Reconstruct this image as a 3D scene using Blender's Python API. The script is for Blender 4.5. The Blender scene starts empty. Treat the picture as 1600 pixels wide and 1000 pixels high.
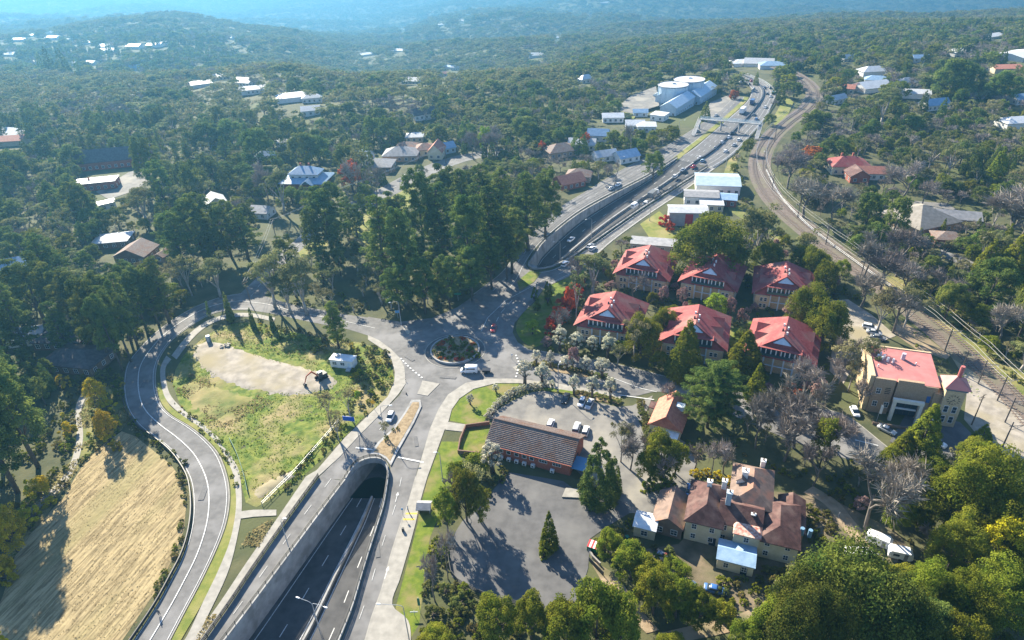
import bpy, bmesh, math, random
import numpy as np
from mathutils import Vector, Matrix, geometry, noise

random.seed(7)
NP = np.random.default_rng(7)
SC = bpy.context.scene
C = SC.collection
PI = math.pi

# ------------------------------------------------------------------ camera
F, PITCH, ROLL, H = 1060.0, math.radians(31.5), math.radians(2.2), 120.0
cp, sp, cr, sr = math.cos(PITCH), math.sin(PITCH), math.cos(ROLL), math.sin(ROLL)
cam_d = bpy.data.cameras.new('camera')
cam_d.sensor_fit = 'HORIZONTAL'
cam_d.sensor_width = 36.0
cam_d.lens = 36.0 * F / 1600.0
cam_d.clip_start = 1.0
cam_d.clip_end = 20000.0
cam = bpy.data.objects.new('camera', cam_d)
C.objects.link(cam)
_up0 = Vector((0, sp, cp)); _x = Vector((1, 0, 0)); _f = Vector((0, cp, -sp))
_r = _x * cr - _up0 * sr
_u = _x * sr + _up0 * cr
cam.matrix_world = Matrix(((_r.x, _u.x, -_f.x, 0), (_r.y, _u.y, -_f.y, 0), (_r.z, _u.z, -_f.z, H), (0, 0, 0, 1)))
SC.camera = cam

# ------------------------------------------------------------------ light
SUN_EL = math.radians(31)
SUN_AZ = math.atan2(-0.50, 0.866)          # measured from +Y towards +X
SUND = Vector((math.sin(SUN_AZ) * math.cos(SUN_EL), math.cos(SUN_AZ) * math.cos(SUN_EL), math.sin(SUN_EL)))
world = bpy.data.worlds.new('World')
SC.world = world
world.use_nodes = True
nt = world.node_tree
nt.nodes.clear()
wo = nt.nodes.new('ShaderNodeOutputWorld')
bg = nt.nodes.new('ShaderNodeBackground')
sky = nt.nodes.new('ShaderNodeTexSky')
sky.sky_type = 'NISHITA'
sky.sun_disc = False
sky.sun_elevation = SUN_EL
sky.sun_rotation = SUN_AZ % (2 * PI)
sky.altitude = 900
sky.ozone_density = 4.0
sky.dust_density = 0.3
bg.inputs['Strength'].default_value = 0.092
nt.links.new(sky.outputs[0], bg.inputs['Color'])
nt.links.new(bg.outputs[0], wo.inputs['Surface'])
sun_d = bpy.data.lights.new('sun', 'SUN')
sun_d.energy = 5.0
sun_d.angle = math.radians(0.5)
sun_d.color = (1.0, 0.91, 0.74)
sun = bpy.data.objects.new('sun', sun_d)
sun.rotation_euler = SUND.to_track_quat('Z', 'Y').to_euler()
sun.location = SUND * 300
C.objects.link(sun)
SC.view_settings.view_transform = 'Standard'
SC.view_settings.look = 'None'
SC.view_settings.gamma = 1
SC.view_settings.use_curve_mapping = False
SC.view_settings.exposure = 1.75
SC.cycles.use_denoising = True
SC.cycles.max_bounces = 4
SC.cycles.diffuse_bounces = 2
SC.cycles.glossy_bounces = 2
SC.cycles.transmission_bounces = 2
SC.cycles.transparent_max_bounces = 4
SC.cycles.use_adaptive_sampling = False

# ------------------------------------------------------------------ photograph pixel -> place on the ground
def ray(px, py):
    a = (px - 800) / F; b = (500 - py) / F
    u = a * cr + b * sr; v = -a * sr + b * cr
    return u, cp + v * sp, -sp + v * cp

def U(px, py, z=0.0):
    d = ray(px, py); t = (z - H) / d[2]
    return (d[0] * t, d[1] * t)

def proj(x, y, z=0.0):
    d = y * cp - (z - H) * sp; up = y * sp + (z - H) * cp
    if d < 1: d = 1
    u = x / d; v = up / d
    return 800 + F * (u * cr - v * sr), 500 - F * (u * sr + v * cr)

def depth(x, y, z=0.0):
    return y * cp - (z - H) * sp

# ------------------------------------------------------------------ terrain
# per picture column: (row seen, distance) pairs giving the height of the land along that bearing
COLS = [
 (-400, [(170, 560), (140, 720), (105, 950), (85, 1180), (72, 1330), (71, 2500), (50, 3400), (20, 4600), (-60, 7000)]),
 (60,   [(170, 560), (140, 700), (118, 850), (116, 1000), (90, 1180), (56, 1400), (54, 2600), (44, 3200), (42, 4000), (14, 5200), (-60, 7500)]),
 (250,  [(170, 540), (130, 680), (127, 860), (90, 1060), (60, 1300), (42, 1450), (40, 2700), (24, 3300), (22, 4200), (0, 5200), (-70, 7500)]),
 (420,  [(165, 500), (118, 620), (114, 900), (92, 1080), (62, 1260), (58, 2300), (42, 2900), (39, 3600), (14, 4600), (0, 5400), (-70, 7500)]),
 (560,  [(170, 470), (150, 545), (134, 600), (128, 1000), (98, 1300), (72, 1650), (66, 2200), (42, 2700), (38, 3600), (12, 4600), (-70, 7500)]),
 (800,  [(150, 520), (128, 620), (122, 850), (95, 1050), (72, 1280), (67, 1750), (40, 2150), (20, 2500), (16, 3200), (-8, 4200), (-80, 7500)]),
 (1000, [(120, 600), (100, 700), (76, 900), (72, 1150), (48, 1450), (44, 1900), (22, 2500), (8, 3000), (-10, 4200), (-90, 7500)]),
 (1200, [(110, 580), (85, 720), (62, 880), (44, 1060), (40, 2000), (22, 2800), (4, 3800), (-90, 7000)]),
 (1600, [(80, 600), (64, 720), (48, 860), (38, 980), (36, 2200), (24, 3000), (0, 4200), (-100, 7500)]),
 (2100, [(60, 600), (44, 720), (28, 860), (18, 980), (16, 2200), (4, 3000), (-20, 4200), (-120, 7500)]),
]
_prof = []
for px, rows in COLS:
    us, ds, zs = [], [0.0, 430.0], [0.0, 0.0]
    for py, d in rows:
        r = ray(px, py)
        ds.append(d); zs.append(min(H + d * r[2] / r[1], 60.0)); us.append(r[0] / r[1])
    # the land starts level: pull the first rows up to a smooth departure from 0
    _prof.append((sum(us) / len(us), np.array(ds), np.array(zs)))
_prof.sort(key=lambda p: p[0])
_pu = np.array([p[0] for p in _prof])

def vnoise(x, y, s, seed=0):
    x = x / s + seed * 17.3; y = y / s - seed * 9.1
    return (np.sin(x + 1.7 * np.sin(y * 0.7 + seed)) * np.cos(y * 1.13 + 1.3 * np.sin(x * 0.61 - seed)))

def zt(x, y):
    x = np.asarray(x, float); y = np.asarray(y, float)
    yy = np.maximum(y, 200.0)
    u = np.clip(x / yy, _pu[0], _pu[-1])
    k = np.clip(np.searchsorted(_pu, u) - 1, 0, len(_pu) - 2)
    t = (u - _pu[k]) / (_pu[k + 1] - _pu[k])
    t = t * t * (3 - 2 * t)
    za = np.zeros_like(x); zb = np.zeros_like(x)
    for i, (_, ds, zs) in enumerate(_prof):
        zi = np.interp(yy, ds, zs)
        za = np.where(k == i, zi, za)
        zb = np.where(k + 1 == i, zi, zb)
    z = za * (1 - t) + zb * t
    g = np.clip((yy - 750) / 900, 0, 1)
    z = z + g * (9 * vnoise(x, y, 95, 1) + 16 * vnoise(x, y, 210, 2))
    g2 = np.clip((yy - 1700) / 1200, 0, 1)
    z = z + g2 * (38 * vnoise(x, y, 380, 3) - 30 * np.abs(vnoise(x, y, 520, 4)))
    return z

def zt1(x, y):
    return 0.0 if y < 430 else float(zt(np.array([x]), np.array([y]))[0])

def G(px, py):
    """where the line of sight through this pixel meets the land"""
    r = ray(px, py)
    x, y = U(px, py) if r[2] < -0.02 else (r[0] * 3000, r[1] * 3000)
    if 0 < y < 430: return x, y, 0.0
    t = 380 / r[1]; st = 6.0
    for i in range(1500):
        z = H + r[2] * t
        if z <= zt1(r[0] * t, r[1] * t): break
        t += st
    return r[0] * t, r[1] * t, zt1(r[0] * t, r[1] * t)

# ------------------------------------------------------------------ materials
_M = {}
def pm(name, col, col2=None, scale=1.0, detail=4, rough=0.85, bump=0.0, bscale=None, obj=False, rand=0.0, spec=0.3, metal=0.0, contrast=(0.35, 0.65), col3=None, s3=0.1, streak=None):
    """a procedural surface: two colours mixed by noise, an optional third in large stains, bump, tint per object"""
    if name in _M: return _M[name]
    m = bpy.data.materials.new(name); m.use_nodes = True
    t = m.node_tree; N = t.nodes; L = t.links
    b = N['Principled BSDF']
    b.inputs['Roughness'].default_value = rough
    b.inputs['Specular IOR Level'].default_value = spec
    b.inputs['Metallic'].default_value = metal
    if obj:
        tc = N.new('ShaderNodeTexCoord'); pos = tc.outputs['Object']
    else:
        g = N.new('ShaderNodeNewGeometry'); pos = g.outputs['Position']
    if streak:
        mp = N.new('ShaderNodeMapping'); mp.vector_type = 'TEXTURE'; mp.inputs['Rotation'].default_value = (0, 0, streak[0]); mp.inputs['Scale'].default_value = (streak[1], 1, 1)
        L.new(pos, mp.inputs['Vector']); pos = mp.outputs[0]
    def nz(s, d=4):
        n = N.new('ShaderNodeTexNoise'); n.inputs['Scale'].default_value = s; n.inputs['Detail'].default_value = d
        L.new(pos, n.inputs['Vector']); return n
    out = None
    if col2 is not None:
        n = nz(scale, detail)
        rp = N.new('ShaderNodeValToRGB')
        rp.color_ramp.elements[0].position = contrast[0]; rp.color_ramp.elements[1].position = contrast[1]
        rp.color_ramp.elements[0].color = (*col, 1); rp.color_ramp.elements[1].color = (*col2, 1)
        L.new(n.outputs['Fac'], rp.inputs['Fac']); out = rp.outputs['Color']
        if col3 is not None:
            n3 = nz(s3, 5); r3 = N.new('ShaderNodeMapRange')
            r3.inputs['From Min'].default_value = 0.48; r3.inputs['From Max'].default_value = 0.66
            L.new(n3.outputs['Fac'], r3.inputs['Value'])
            mx = N.new('ShaderNodeMix'); mx.data_type = 'RGBA'
            L.new(r3.outputs[0], mx.inputs['Factor']); L.new(out, mx.inputs['A']); mx.inputs['B'].default_value = (*col3, 1)
            out = mx.outputs['Result']
    if rand:
        oi = N.new('ShaderNodeObjectInfo')
        mr = N.new('ShaderNodeMapRange'); mr.inputs['To Min'].default_value = 1 - rand; mr.inputs['To Max'].default_value = 1 + rand
        L.new(oi.outputs['Random'], mr.inputs['Value'])
        hs = N.new('ShaderNodeHueSaturation')
        if out is not None: L.new(out, hs.inputs['Color'])
        else: hs.inputs['Color'].default_value = (*col, 1)
        L.new(mr.outputs[0], hs.inputs['Value']); out = hs.outputs['Color']
    if out is not None: L.new(out, b.inputs['Base Color'])
    else: b.inputs['Base Color'].default_value = (*col, 1)
    if bump:
        n = nz(bscale or scale * 3, 3)
        bp = N.new('ShaderNodeBump'); bp.inputs['Strength'].default_value = min(bump, 1.0); bp.inputs['Distance'].default_value = 0.15
        L.new(n.outputs['Fac'], bp.inputs['Height']); L.new(bp.outputs[0], b.inputs['Normal'])
    _M[name] = m
    return m

def leafmat(name, c1, c2, trans=0.25, rand=0.22, scale=0.35, hue=0.02):
    if name in _M: return _M[name]
    m = bpy.data.materials.new(name); m.use_nodes = True
    t = m.node_tree; N = t.nodes; L = t.links
    N.remove(N['Principled BSDF'])
    tc = N.new('ShaderNodeTexCoord')
    n = N.new('ShaderNodeTexNoise'); n.inputs['Scale'].default_value = scale; n.inputs['Detail'].default_value = 5
    L.new(tc.outputs['Object'], n.inputs['Vector'])
    rp = N.new('ShaderNodeValToRGB')
    rp.color_ramp.elements[0].position = .36; rp.color_ramp.elements[1].position = .64
    rp.color_ramp.elements[0].color = (*c1, 1); rp.color_ramp.elements[1].color = (*c2, 1)
    L.new(n.outputs['Fac'], rp.inputs['Fac'])
    oi = N.new('ShaderNodeObjectInfo')
    mr = N.new('ShaderNodeMapRange'); mr.inputs['To Min'].default_value = 1 - rand; mr.inputs['To Max'].default_value = 1 + rand * 1.3
    L.new(oi.outputs['Random'], mr.inputs['Value'])
    ml = N.new('ShaderNodeMath'); ml.operation = 'FRACT'
    mm = N.new('ShaderNodeMath'); mm.operation = 'MULTIPLY'; mm.inputs[1].default_value = 7.31
    L.new(oi.outputs['Random'], mm.inputs[0]); L.new(mm.outputs[0], ml.inputs[0])
    mh = N.new('ShaderNodeMapRange'); mh.inputs['To Min'].default_value = .5 - hue; mh.inputs['To Max'].default_value = .5 + hue
    L.new(ml.outputs[0], mh.inputs['Value'])
    hs = N.new('ShaderNodeHueSaturation')
    L.new(rp.outputs['Color'], hs.inputs['Color']); L.new(mr.outputs[0], hs.inputs['Value']); L.new(mh.outputs[0], hs.inputs['Hue'])
    d = N.new('ShaderNodeBsdfDiffuse'); tr = N.new('ShaderNodeBsdfTranslucent'); mx = N.new('ShaderNodeMixShader')
    mx.inputs[0].default_value = trans
    L.new(hs.outputs['Color'], d.inputs['Color']); L.new(hs.outputs['Color'], tr.inputs['Color'])
    L.new(d.outputs[0], mx.inputs[1]); L.new(tr.outputs[0], mx.inputs[2])
    L.new(mx.outputs[0], N['Material Output'].inputs['Surface'])
    _M[name] = m
    return m

# ------------------------------------------------------------------ mesh helpers
def link(o, parent=None):
    C.objects.link(o)
    if parent is not None: o.parent = parent
    return o

class MB:
    def __init__(s): s.v = []; s.f = []; s.m = []; s.k = 0
    def add(s, vs, fs):
        n = len(s.v); s.v += [tuple(v) for v in vs]
        for f in fs: s.f.append(tuple(i + n for i in f)); s.m.append(s.k)
        return s
    def box(s, x, y, z0, w, d, h, rz=0.0, top=1.0):
        c, q = math.cos(rz), math.sin(rz); vs = []
        for z, k in ((z0, 1.0), (z0 + h, top)):
            for a, b in ((-1, -1), (1, -1), (1, 1), (-1, 1)):
                lx, ly = a * w / 2 * k, b * d / 2 * k
                vs.append((x + lx * c - ly * q, y + lx * q + ly * c, z))
        return s.add(vs, [(0, 3, 2, 1), (4, 5, 6, 7), (0, 1, 5, 4), (1, 2, 6, 5), (2, 3, 7, 6), (3, 0, 4, 7)])
    def bar(s, a, b, w, h=None):
        h = h or w
        a = Vector(a); b = Vector(b); d = (b - a)
        if d.length < 1e-5: return s
        d.normalize()
        up = Vector((0, 0, 1)) if abs(d.z) < .95 else Vector((1, 0, 0))
        r = d.cross(up).normalized(); u = r.cross(d).normalized(); vs = []
        for p in (a, b):
            for i, j in ((-1, -1), (1, -1), (1, 1), (-1, 1)): vs.append(p + r * i * w / 2 + u * j * h / 2)
        return s.add(vs, [(0, 1, 2, 3), (7, 6, 5, 4), (0, 4, 5, 1), (1, 5, 6, 2), (2, 6, 7, 3), (3, 7, 4, 0)])
    def tube(s, pts, rads, n=6, cap=True):
        pts = [Vector(p) for p in pts]
        if not hasattr(rads, '__len__'): rads = [rads] * len(pts)
        base = len(s.v); last = None
        for i, p in enumerate(pts):
            d = (pts[min(i + 1, len(pts) - 1)] - pts[max(i - 1, 0)]).normalized()
            ref = last if last is not None and abs(d.dot(last)) < .9 else (Vector((1, 0, 0)) if abs(d.x) < .8 else Vector((0, 1, 0)))
            r = (ref - d * ref.dot(d)).normalized(); last = r; u = d.cross(r)
            for k in range(n):
                a = 2 * PI * k / n
                s.v.append(tuple(p + (r * math.cos(a) + u * math.sin(a)) * rads[i]))
        for i in range(len(pts) - 1):
            for k in range(n):
                a = base + i * n + k; b = base + i * n + (k + 1) % n
                s.f.append((a, b, b + n, a + n)); s.m.append(s.k)
        if cap:
            s.f.append(tuple(base + k for k in reversed(range(n)))); s.m.append(s.k)
            e = base + (len(pts) - 1) * n
            s.f.append(tuple(e + k for k in range(n))); s.m.append(s.k)
        return s
    def cyl(s, x, y, z0, z1, r0, r1=None, n=10):
        return s.tube([(x, y, z0), (x, y, z1)], [r0, r0 if r1 is None else r1], n)
    def prism(s, poly, z0, z1):
        n = len(poly); a = sum(poly[i - 1][0] * poly[i][1] - poly[i][0] * poly[i - 1][1] for i in range(n))
        if a < 0: poly = poly[::-1]
        vs = [(p[0], p[1], z0) for p in poly] + [(p[0], p[1], z1) for p in poly]
        fs = [tuple(range(n, 2 * n)), tuple(reversed(range(n)))] + [(i, (i + 1) % n, n + (i + 1) % n, n + i) for i in range(n)]
        return s.add(vs, fs)
    def quad(s, *p): return s.add(p, [tuple(range(len(p)))])
    def mesh(s, name, mats, smooth=False):
        me = bpy.data.meshes.new(name)
        me.from_pydata(s.v, [], s.f)
        for m in (mats if isinstance(mats, (list, tuple)) else [mats]): me.materials.append(m)
        if any(s.m): me.polygons.foreach_set('material_index', s.m)
        if smooth: me.polygons.foreach_set('use_smooth', [True] * len(s.f))
        me.update()
        return me
    def build(s, name, mats, parent=None, smooth=False, kind=None, loc=None, rz=0.0):
        o = bpy.data.objects.new(name, s.mesh(name, mats, smooth))
        link(o, parent)
        if kind: o['kind'] = kind
        if loc is not None: o.location = loc; o.rotation_euler.z = rz
        return o

ALL_THINGS = []
def thing(name, label, cat, loc=(0, 0, 0), rz=0.0, group=None):
    o = bpy.data.objects.new(name, None); C.objects.link(o)
    o.empty_display_size = 0.5
    o.location = loc; o.rotation_euler.z = rz
    tag(o, label, cat, group)
    return o
def tag(o, label, cat, group=None):
    o['label'] = label; o['category'] = cat
    if group: o['group'] = group
    ALL_THINGS.append(o)
    return o
def inst(name, me, parent=None, loc=(0, 0, 0), rz=0.0, scale=None):
    o = bpy.data.objects.new(name, me); link(o, parent)
    o.location = loc; o.rotation_euler.z = rz
    if scale is not None: o.scale = scale
    return o
def copy_tree(o, parent=None, name=None):
    c = o.copy(); C.objects.link(c); c.parent = parent
    for ch in o.children: copy_tree(ch, c)
    return c

# ------------------------------------------------------------------ curves, strips, sheets
def smooth2(pts, n):
    """n points spaced evenly along a Catmull-Rom curve through pts (2D or 3D)"""
    P = np.array(pts, float)
    if len(P) == 2:
        return [tuple(P[0] + (P[1] - P[0]) * t) for t in np.linspace(0, 1, n)]
    Q = np.vstack([2 * P[0] - P[1], P, 2 * P[-1] - P[-2]])
    out = []
    for i in range(1, len(Q) - 2):
        for t in np.linspace(0, 1, 12, endpoint=False):
            a, b, c, d = Q[i - 1], Q[i], Q[i + 1], Q[i + 2]
            out.append(.5 * (2 * b + (c - a) * t + (2 * a - 5 * b + 4 * c - d) * t * t + (3 * b - a - 3 * c + d) * t ** 3))
    out.append(P[-1]); out = np.array(out)
    s = np.concatenate([[0], np.cumsum(np.linalg.norm(np.diff(out, axis=0), axis=1))])
    q = np.linspace(0, s[-1], n)
    return [tuple(np.interp(q, s, out[:, k])[i] for k in range(out.shape[1])) for i in range(n)]

def W(pts, z=0.0): return [U(a, b, z) for a, b in pts]

EXCL = []          # ground on which no tree may be planted
def excl(poly):
    P = np.array([(p[0], p[1]) for p in poly]); EXCL.append((P, P.min(0), P.max(0)))
def inpoly(P, x, y):
    n = len(P); c = False; j = n - 1
    for i in range(n):
        if (P[i][1] > y) != (P[j][1] > y) and x < (P[j][0] - P[i][0]) * (y - P[i][1]) / (P[j][1] - P[i][1]) + P[i][0]: c = not c
        j = i
    return c
def blocked(x, y, lst=None):
    for P, a, b in (EXCL if lst is None else lst):
        if a[0] <= x <= b[0] and a[1] <= y <= b[1] and inpoly(P, x, y): return True
    return False

_zl = [0.0]
def nextz():
    _zl[0] += 0.004
    return _zl[0]
def sheet(name, px, mat, z=None, ex=True, rounds=0, world=False):
    """a flat paved or planted area; px is its outline in the photograph"""
    P = px if world else W(px)
    if rounds: P = smooth2(list(P) + [P[0]], rounds)[:-1]
    z = nextz() if z is None else z
    o = MB().add([(p[0], p[1], z) for p in P], [tuple(range(len(P)))])
    a = sum(P[i - 1][0] * P[i][1] - P[i][0] * P[i - 1][1] for i in range(len(P)))
    if a < 0: o.f[0] = o.f[0][::-1]
    if ex: excl(P)
    return o.build(name, mat, kind='structure')
def slab(name, px, mat, h=0.12, ex=True, rounds=0, world=False, z0=-0.05):
    P = px if world else W(px)
    if rounds: P = smooth2(list(P) + [P[0]], rounds)[:-1]
    if ex: excl(P)
    return MB().prism([(p[0], p[1]) for p in P], z0, h).build(name, mat, kind='structure')

class Strip:
    def __init__(s, L, R, n=60, world=False):
        s.L = smooth2(L if world else W(L), n); s.R = smooth2(R if world else W(R), n); s.n = n
    def at(s, t): return [(l[0] + (r[0] - l[0]) * t, l[1] + (r[1] - l[1]) * t) for l, r in zip(s.L, s.R)]
    def poly(s): return list(s.L) + list(s.R)[::-1]
    def road(s, name, mat, z=None, zf=None):
        z = nextz() if z is None else z
        b = MB()
        vs = []
        for i in range(s.n):
            zz = zf(i / (s.n - 1)) if zf else 0
            vs += [(s.L[i][0], s.L[i][1], z + zz), (s.R[i][0], s.R[i][1], z + zz)]
        b.add(vs, [(2 * i, 2 * i + 1, 2 * i + 3, 2 * i + 2) for i in range(s.n - 1)])
        excl(s.poly())
        return b.build(name, mat, kind='structure')

def ribbon(name, line, w, mat, z, zf=None, dash=None, kind='structure', parent=None):
    """a painted line along world points; dash = (on, off) in metres"""
    b = MB(); P = [Vector((p[0], p[1], 0)) for p in line]; acc = 0.0; n = len(P)
    seg = []
    if dash:
        per = dash[0] + dash[1]
        for i in range(n - 1):
            d = (P[i + 1] - P[i]).length; s0 = acc
            t = s0
            while t < s0 + d:
                k = math.floor(t / per + 1e-6); a = k * per; e = a + dash[0]
                lo, hi = max(t, a), min(e, s0 + d)
                if hi > lo + .02: seg.append((P[i].lerp(P[i + 1], (lo - s0) / d), P[i].lerp(P[i + 1], (hi - s0) / d), (i + (lo - s0) / d) / (n - 1), (i + (hi - s0) / d) / (n - 1)))
                t = (k + 1) * per
            acc += d
        for a, e, ta, te in seg:
            q = (e - a).normalized(); r = Vector((-q.y, q.x, 0)) * w / 2
            za = z + (zf(ta) if zf else 0); ze = z + (zf(te) if zf else 0)
            b.quad((a.x - r.x, a.y - r.y, za), (e.x - r.x, e.y - r.y, ze), (e.x + r.x, e.y + r.y, ze), (a.x + r.x, a.y + r.y, za))
    else:
        vs = []
        for i in range(n):
            q = (P[min(i + 1, n - 1)] - P[max(i - 1, 0)]).normalized(); r = Vector((-q.y, q.x, 0)) * w / 2
            zz = z + (zf(i / (n - 1)) if zf else 0)
            vs += [(P[i].x + r.x, P[i].y + r.y, zz), (P[i].x - r.x, P[i].y - r.y, zz)]
        b.add(vs, [(2 * i, 2 * i + 1, 2 * i + 3, 2 * i + 2) for i in range(n - 1)])
    return b.build(name, mat, parent, kind=kind)

def curb(name, line, w, h, mat, z0=-0.03, kind='structure', zf=None, parent=None):
    b = MB(); P = [Vector((p[0], p[1], 0)) for p in line]; n = len(P); vs = []
    for i in range(n):
        q = (P[min(i + 1, n - 1)] - P[max(i - 1, 0)]).normalized(); r = Vector((-q.y, q.x, 0)) * w / 2
        zz = zf(i / (n - 1)) if zf else 0
        vs += [(P[i].x + r.x, P[i].y + r.y, z0 + zz), (P[i].x - r.x, P[i].y - r.y, z0 + zz), (P[i].x - r.x, P[i].y - r.y, h + zz), (P[i].x + r.x, P[i].y + r.y, h + zz)]
    fs = []
    for i in range(n - 1):
        for k in range(4): fs.append((4 * i + k, 4 * i + 4 + k, 4 * i + 4 + (k + 1) % 4, 4 * i + (k + 1) % 4))
    fs += [(0, 1, 2, 3), (4 * n - 1, 4 * n - 2, 4 * n - 3, 4 * n - 4)]
    b.add(vs, fs)
    return b.build(name, mat, parent, kind=kind)

def cdt(poly, step, zf, name, mat, kind='structure', margin=0.25):
    """a sheet with relief: inner points every step metres, height zf(x, y, distance to the edge)"""
    P = [Vector((p[0], p[1])) for p in poly]
    A = np.array([(p.x, p.y) for p in P]); lo, hi = A.min(0), A.max(0)
    xs = np.arange(lo[0] + step / 2, hi[0], step); ys = np.arange(lo[1] + step / 2, hi[1], step)
    X, Y = np.meshgrid(xs, ys); X = X.ravel() + NP.uniform(-.3, .3, X.size) * step; Y = Y.ravel() + NP.uniform(-.3, .3, Y.size) * step
    ins = np.zeros(X.size, bool); j = len(A) - 1; dist = np.full(X.size, 1e9)
    for i in range(len(A)):
        ax, ay = A[i]; bx, by = A[j]
        if ay != by:
            ins ^= ((ay > Y) != (by > Y)) & (X < (bx - ax) * (Y - ay) / (by - ay) + ax)
        ex, ey = bx - ax, by - ay; t = np.clip(((X - ax) * ex + (Y - ay) * ey) / (ex * ex + ey * ey + 1e-9), 0, 1)
        dist = np.minimum(dist, np.hypot(X - ax - t * ex, Y - ay - t * ey)); j = i
    m = ins & (dist > margin * step); X, Y, dist = X[m], Y[m], dist[m]
    n = len(P)
    v, e, f, *_ = geometry.delaunay_2d_cdt(P + [Vector((a, b)) for a, b in zip(X, Y)], [], [tuple(range(n))], 1, 1e-4)
    V = np.array([(p.x, p.y) for p in v]); d = np.zeros(len(V))
    d[n:n + len(dist)] = dist if len(V) >= n + len(dist) else 0
    Z = zf(V[:, 0], V[:, 1], d)
    b = MB(); b.v = [(V[i, 0], V[i, 1], Z[i]) for i in range(len(V))]
    b.f = [t if geometry_area(V, t) > 0 else t[::-1] for t in f]; b.m = [0] * len(b.f)
    excl(poly)
    return b.build(name, mat, kind=kind, smooth=True)
def geometry_area(V, t):
    a, b, c = V[t[0]], V[t[1]], V[t[2]]
    return (b[0] - a[0]) * (c[1] - a[1]) - (b[1] - a[1]) * (c[0] - a[0])
# ------------------------------------------------------------------ surfaces of the setting
asphalt = pm('asphalt', (.122, .118, .114), (.168, .162, .155), .55, 6, .9, .25, 14, col3=(.21, .204, .198), s3=.12)
asphalt_d = pm('asphalt_car_park', (.088, .086, .086), (.118, .115, .114), .5, 7, .9, .25, 12, col3=(.15, .146, .14), s3=.11)
asphalt_pale = pm('asphalt_pale', (.145, .138, .127), (.20, .19, .172), .35, 7, .9, .25, 12, col3=(.27, .25, .21), s3=.11)
concrete = pm('concrete', (.25, .235, .205), (.33, .31, .27), .6, 6, .85, .2, 8)
concrete_w = pm('concrete_wall', (.27, .27, .265), (.36, .355, .345), .5, 7, .85, .2, 6, col3=(.21, .205, .195), s3=.3)
paint = pm('road_paint', (.62, .62, .60), (.42, .42, .41), 2.5, 4, .7)
paint_y = pm('road_paint_yellow', (.65, .48, .05), (.5, .36, .05), 2.5, 4, .7)
ground_m = pm('ground_litter', (.05, .058, .024), (.098, .095, .042), .16, 9, .95, .6, 1.2, col3=(.08, .092, .03), s3=.03)
lawn_m = pm('lawn', (.075, .12, .008), (.145, .18, .016), .6, 9, .95, .6, 5, col3=(.20, .17, .06), s3=.2)
verge_m = pm('verge_grass', (.12, .15, .025), (.20, .20, .045), .5, 9, .95, .5, 5, col3=(.25, .22, .08), s3=.1)
rough_m = pm('rough_grass', (.085, .12, .025), (.21, .19, .06), .22, 9, .95, .7, 3, col3=(.30, .24, .11), s3=.06)
lot_green = pm('lot_weeds', (.07, .115, .012), (.165, .19, .03), .5, 9, .95, .9, 3, col3=(.27, .215, .10), s3=.085, contrast=(.4, .6))
straw_m = pm('cut_hay', (.15, .112, .052), (.36, .28, .145), 1.9, 9, .95, .7, 2.2, col3=(.23, .195, .085), s3=.09, contrast=(.34, .62), streak=(math.radians(74), 9.0))
gravel_m = pm('gravel_ground', (.23, .205, .17), (.36, .32, .265), .4, 9, .95, .4, 5, col3=(.27, .23, .14), s3=.07)
dirt_m = pm('dirt', (.24, .175, .11), (.35, .265, .175), .4, 8, .95, .4, 5, col3=(.12, .115, .055), s3=.12)
yard_m = pm('shaded_yard_earth', (.10, .085, .05), (.20, .155, .10), .3, 8, .95, .5, 5, col3=(.07, .085, .03), s3=.1)  # dark dirt, with the yard's shade also put into the tone
ballast_m = pm('track_ballast', (.115, .092, .078), (.185, .15, .125), .8, 9, .95, .6, 6, col3=(.15, .14, .085), s3=.07)
brown_bed = pm('planting_bed', (.20, .145, .08), (.33, .25, .15), 1.2, 7, .95, .6, 4)
dark_metal = pm('dark_metal', (.035, .037, .04), rough=.5)
grey_metal = pm('galvanised_steel', (.42, .43, .44), rough=.45, metal=.3)
white_p = pm('white_paint', (.78, .78, .76), (.68, .68, .66), 1.5, 4, .5)

# ------------------------------------------------------------------ the two cuttings of the motorway under the roundabout
CUT1_L = [(540, 750), (505, 796), (470, 843), (400, 937), (352, 1000), (300, 1068)]
CUT1_R = [(606, 750), (600, 787), (590, 820), (575, 867), (562, 910), (550, 950), (530, 1000), (500, 1068)]
CUT1_ARC = [(540, 750), (551, 733), (563, 723), (577, 718), (592, 718), (602, 724), (607, 737), (606, 750)]
CUT2_L = [(828, 409), (838, 395), (852, 377), (900, 338), (950, 309), (1012, 277), (1058, 248)]
CUT2_R = [(840, 421), (862, 417), (890, 404), (912, 389), (955, 359), (1000, 328), (1050, 296), (1105, 262)]
CUT2_ARC = [(828, 409), (826, 415), (831, 420), (840, 421)]
c1L = smooth2(W(CUT1_L), 50); c1R = smooth2(W(CUT1_R), 50); c1A = smooth2(W(CUT1_ARC), 16)
c2L = smooth2(W(CUT2_L), 50); c2R = smooth2(W(CUT2_R), 50); c2A = smooth2(W(CUT2_ARC), 10)
hole1 = c1A + c1R[1:] + c1L[::-1][:-1]
hole2 = c2A[::-1] + c2L[1:] + c2R[::-1][:-1]
DEPTH = 6.3

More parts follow.
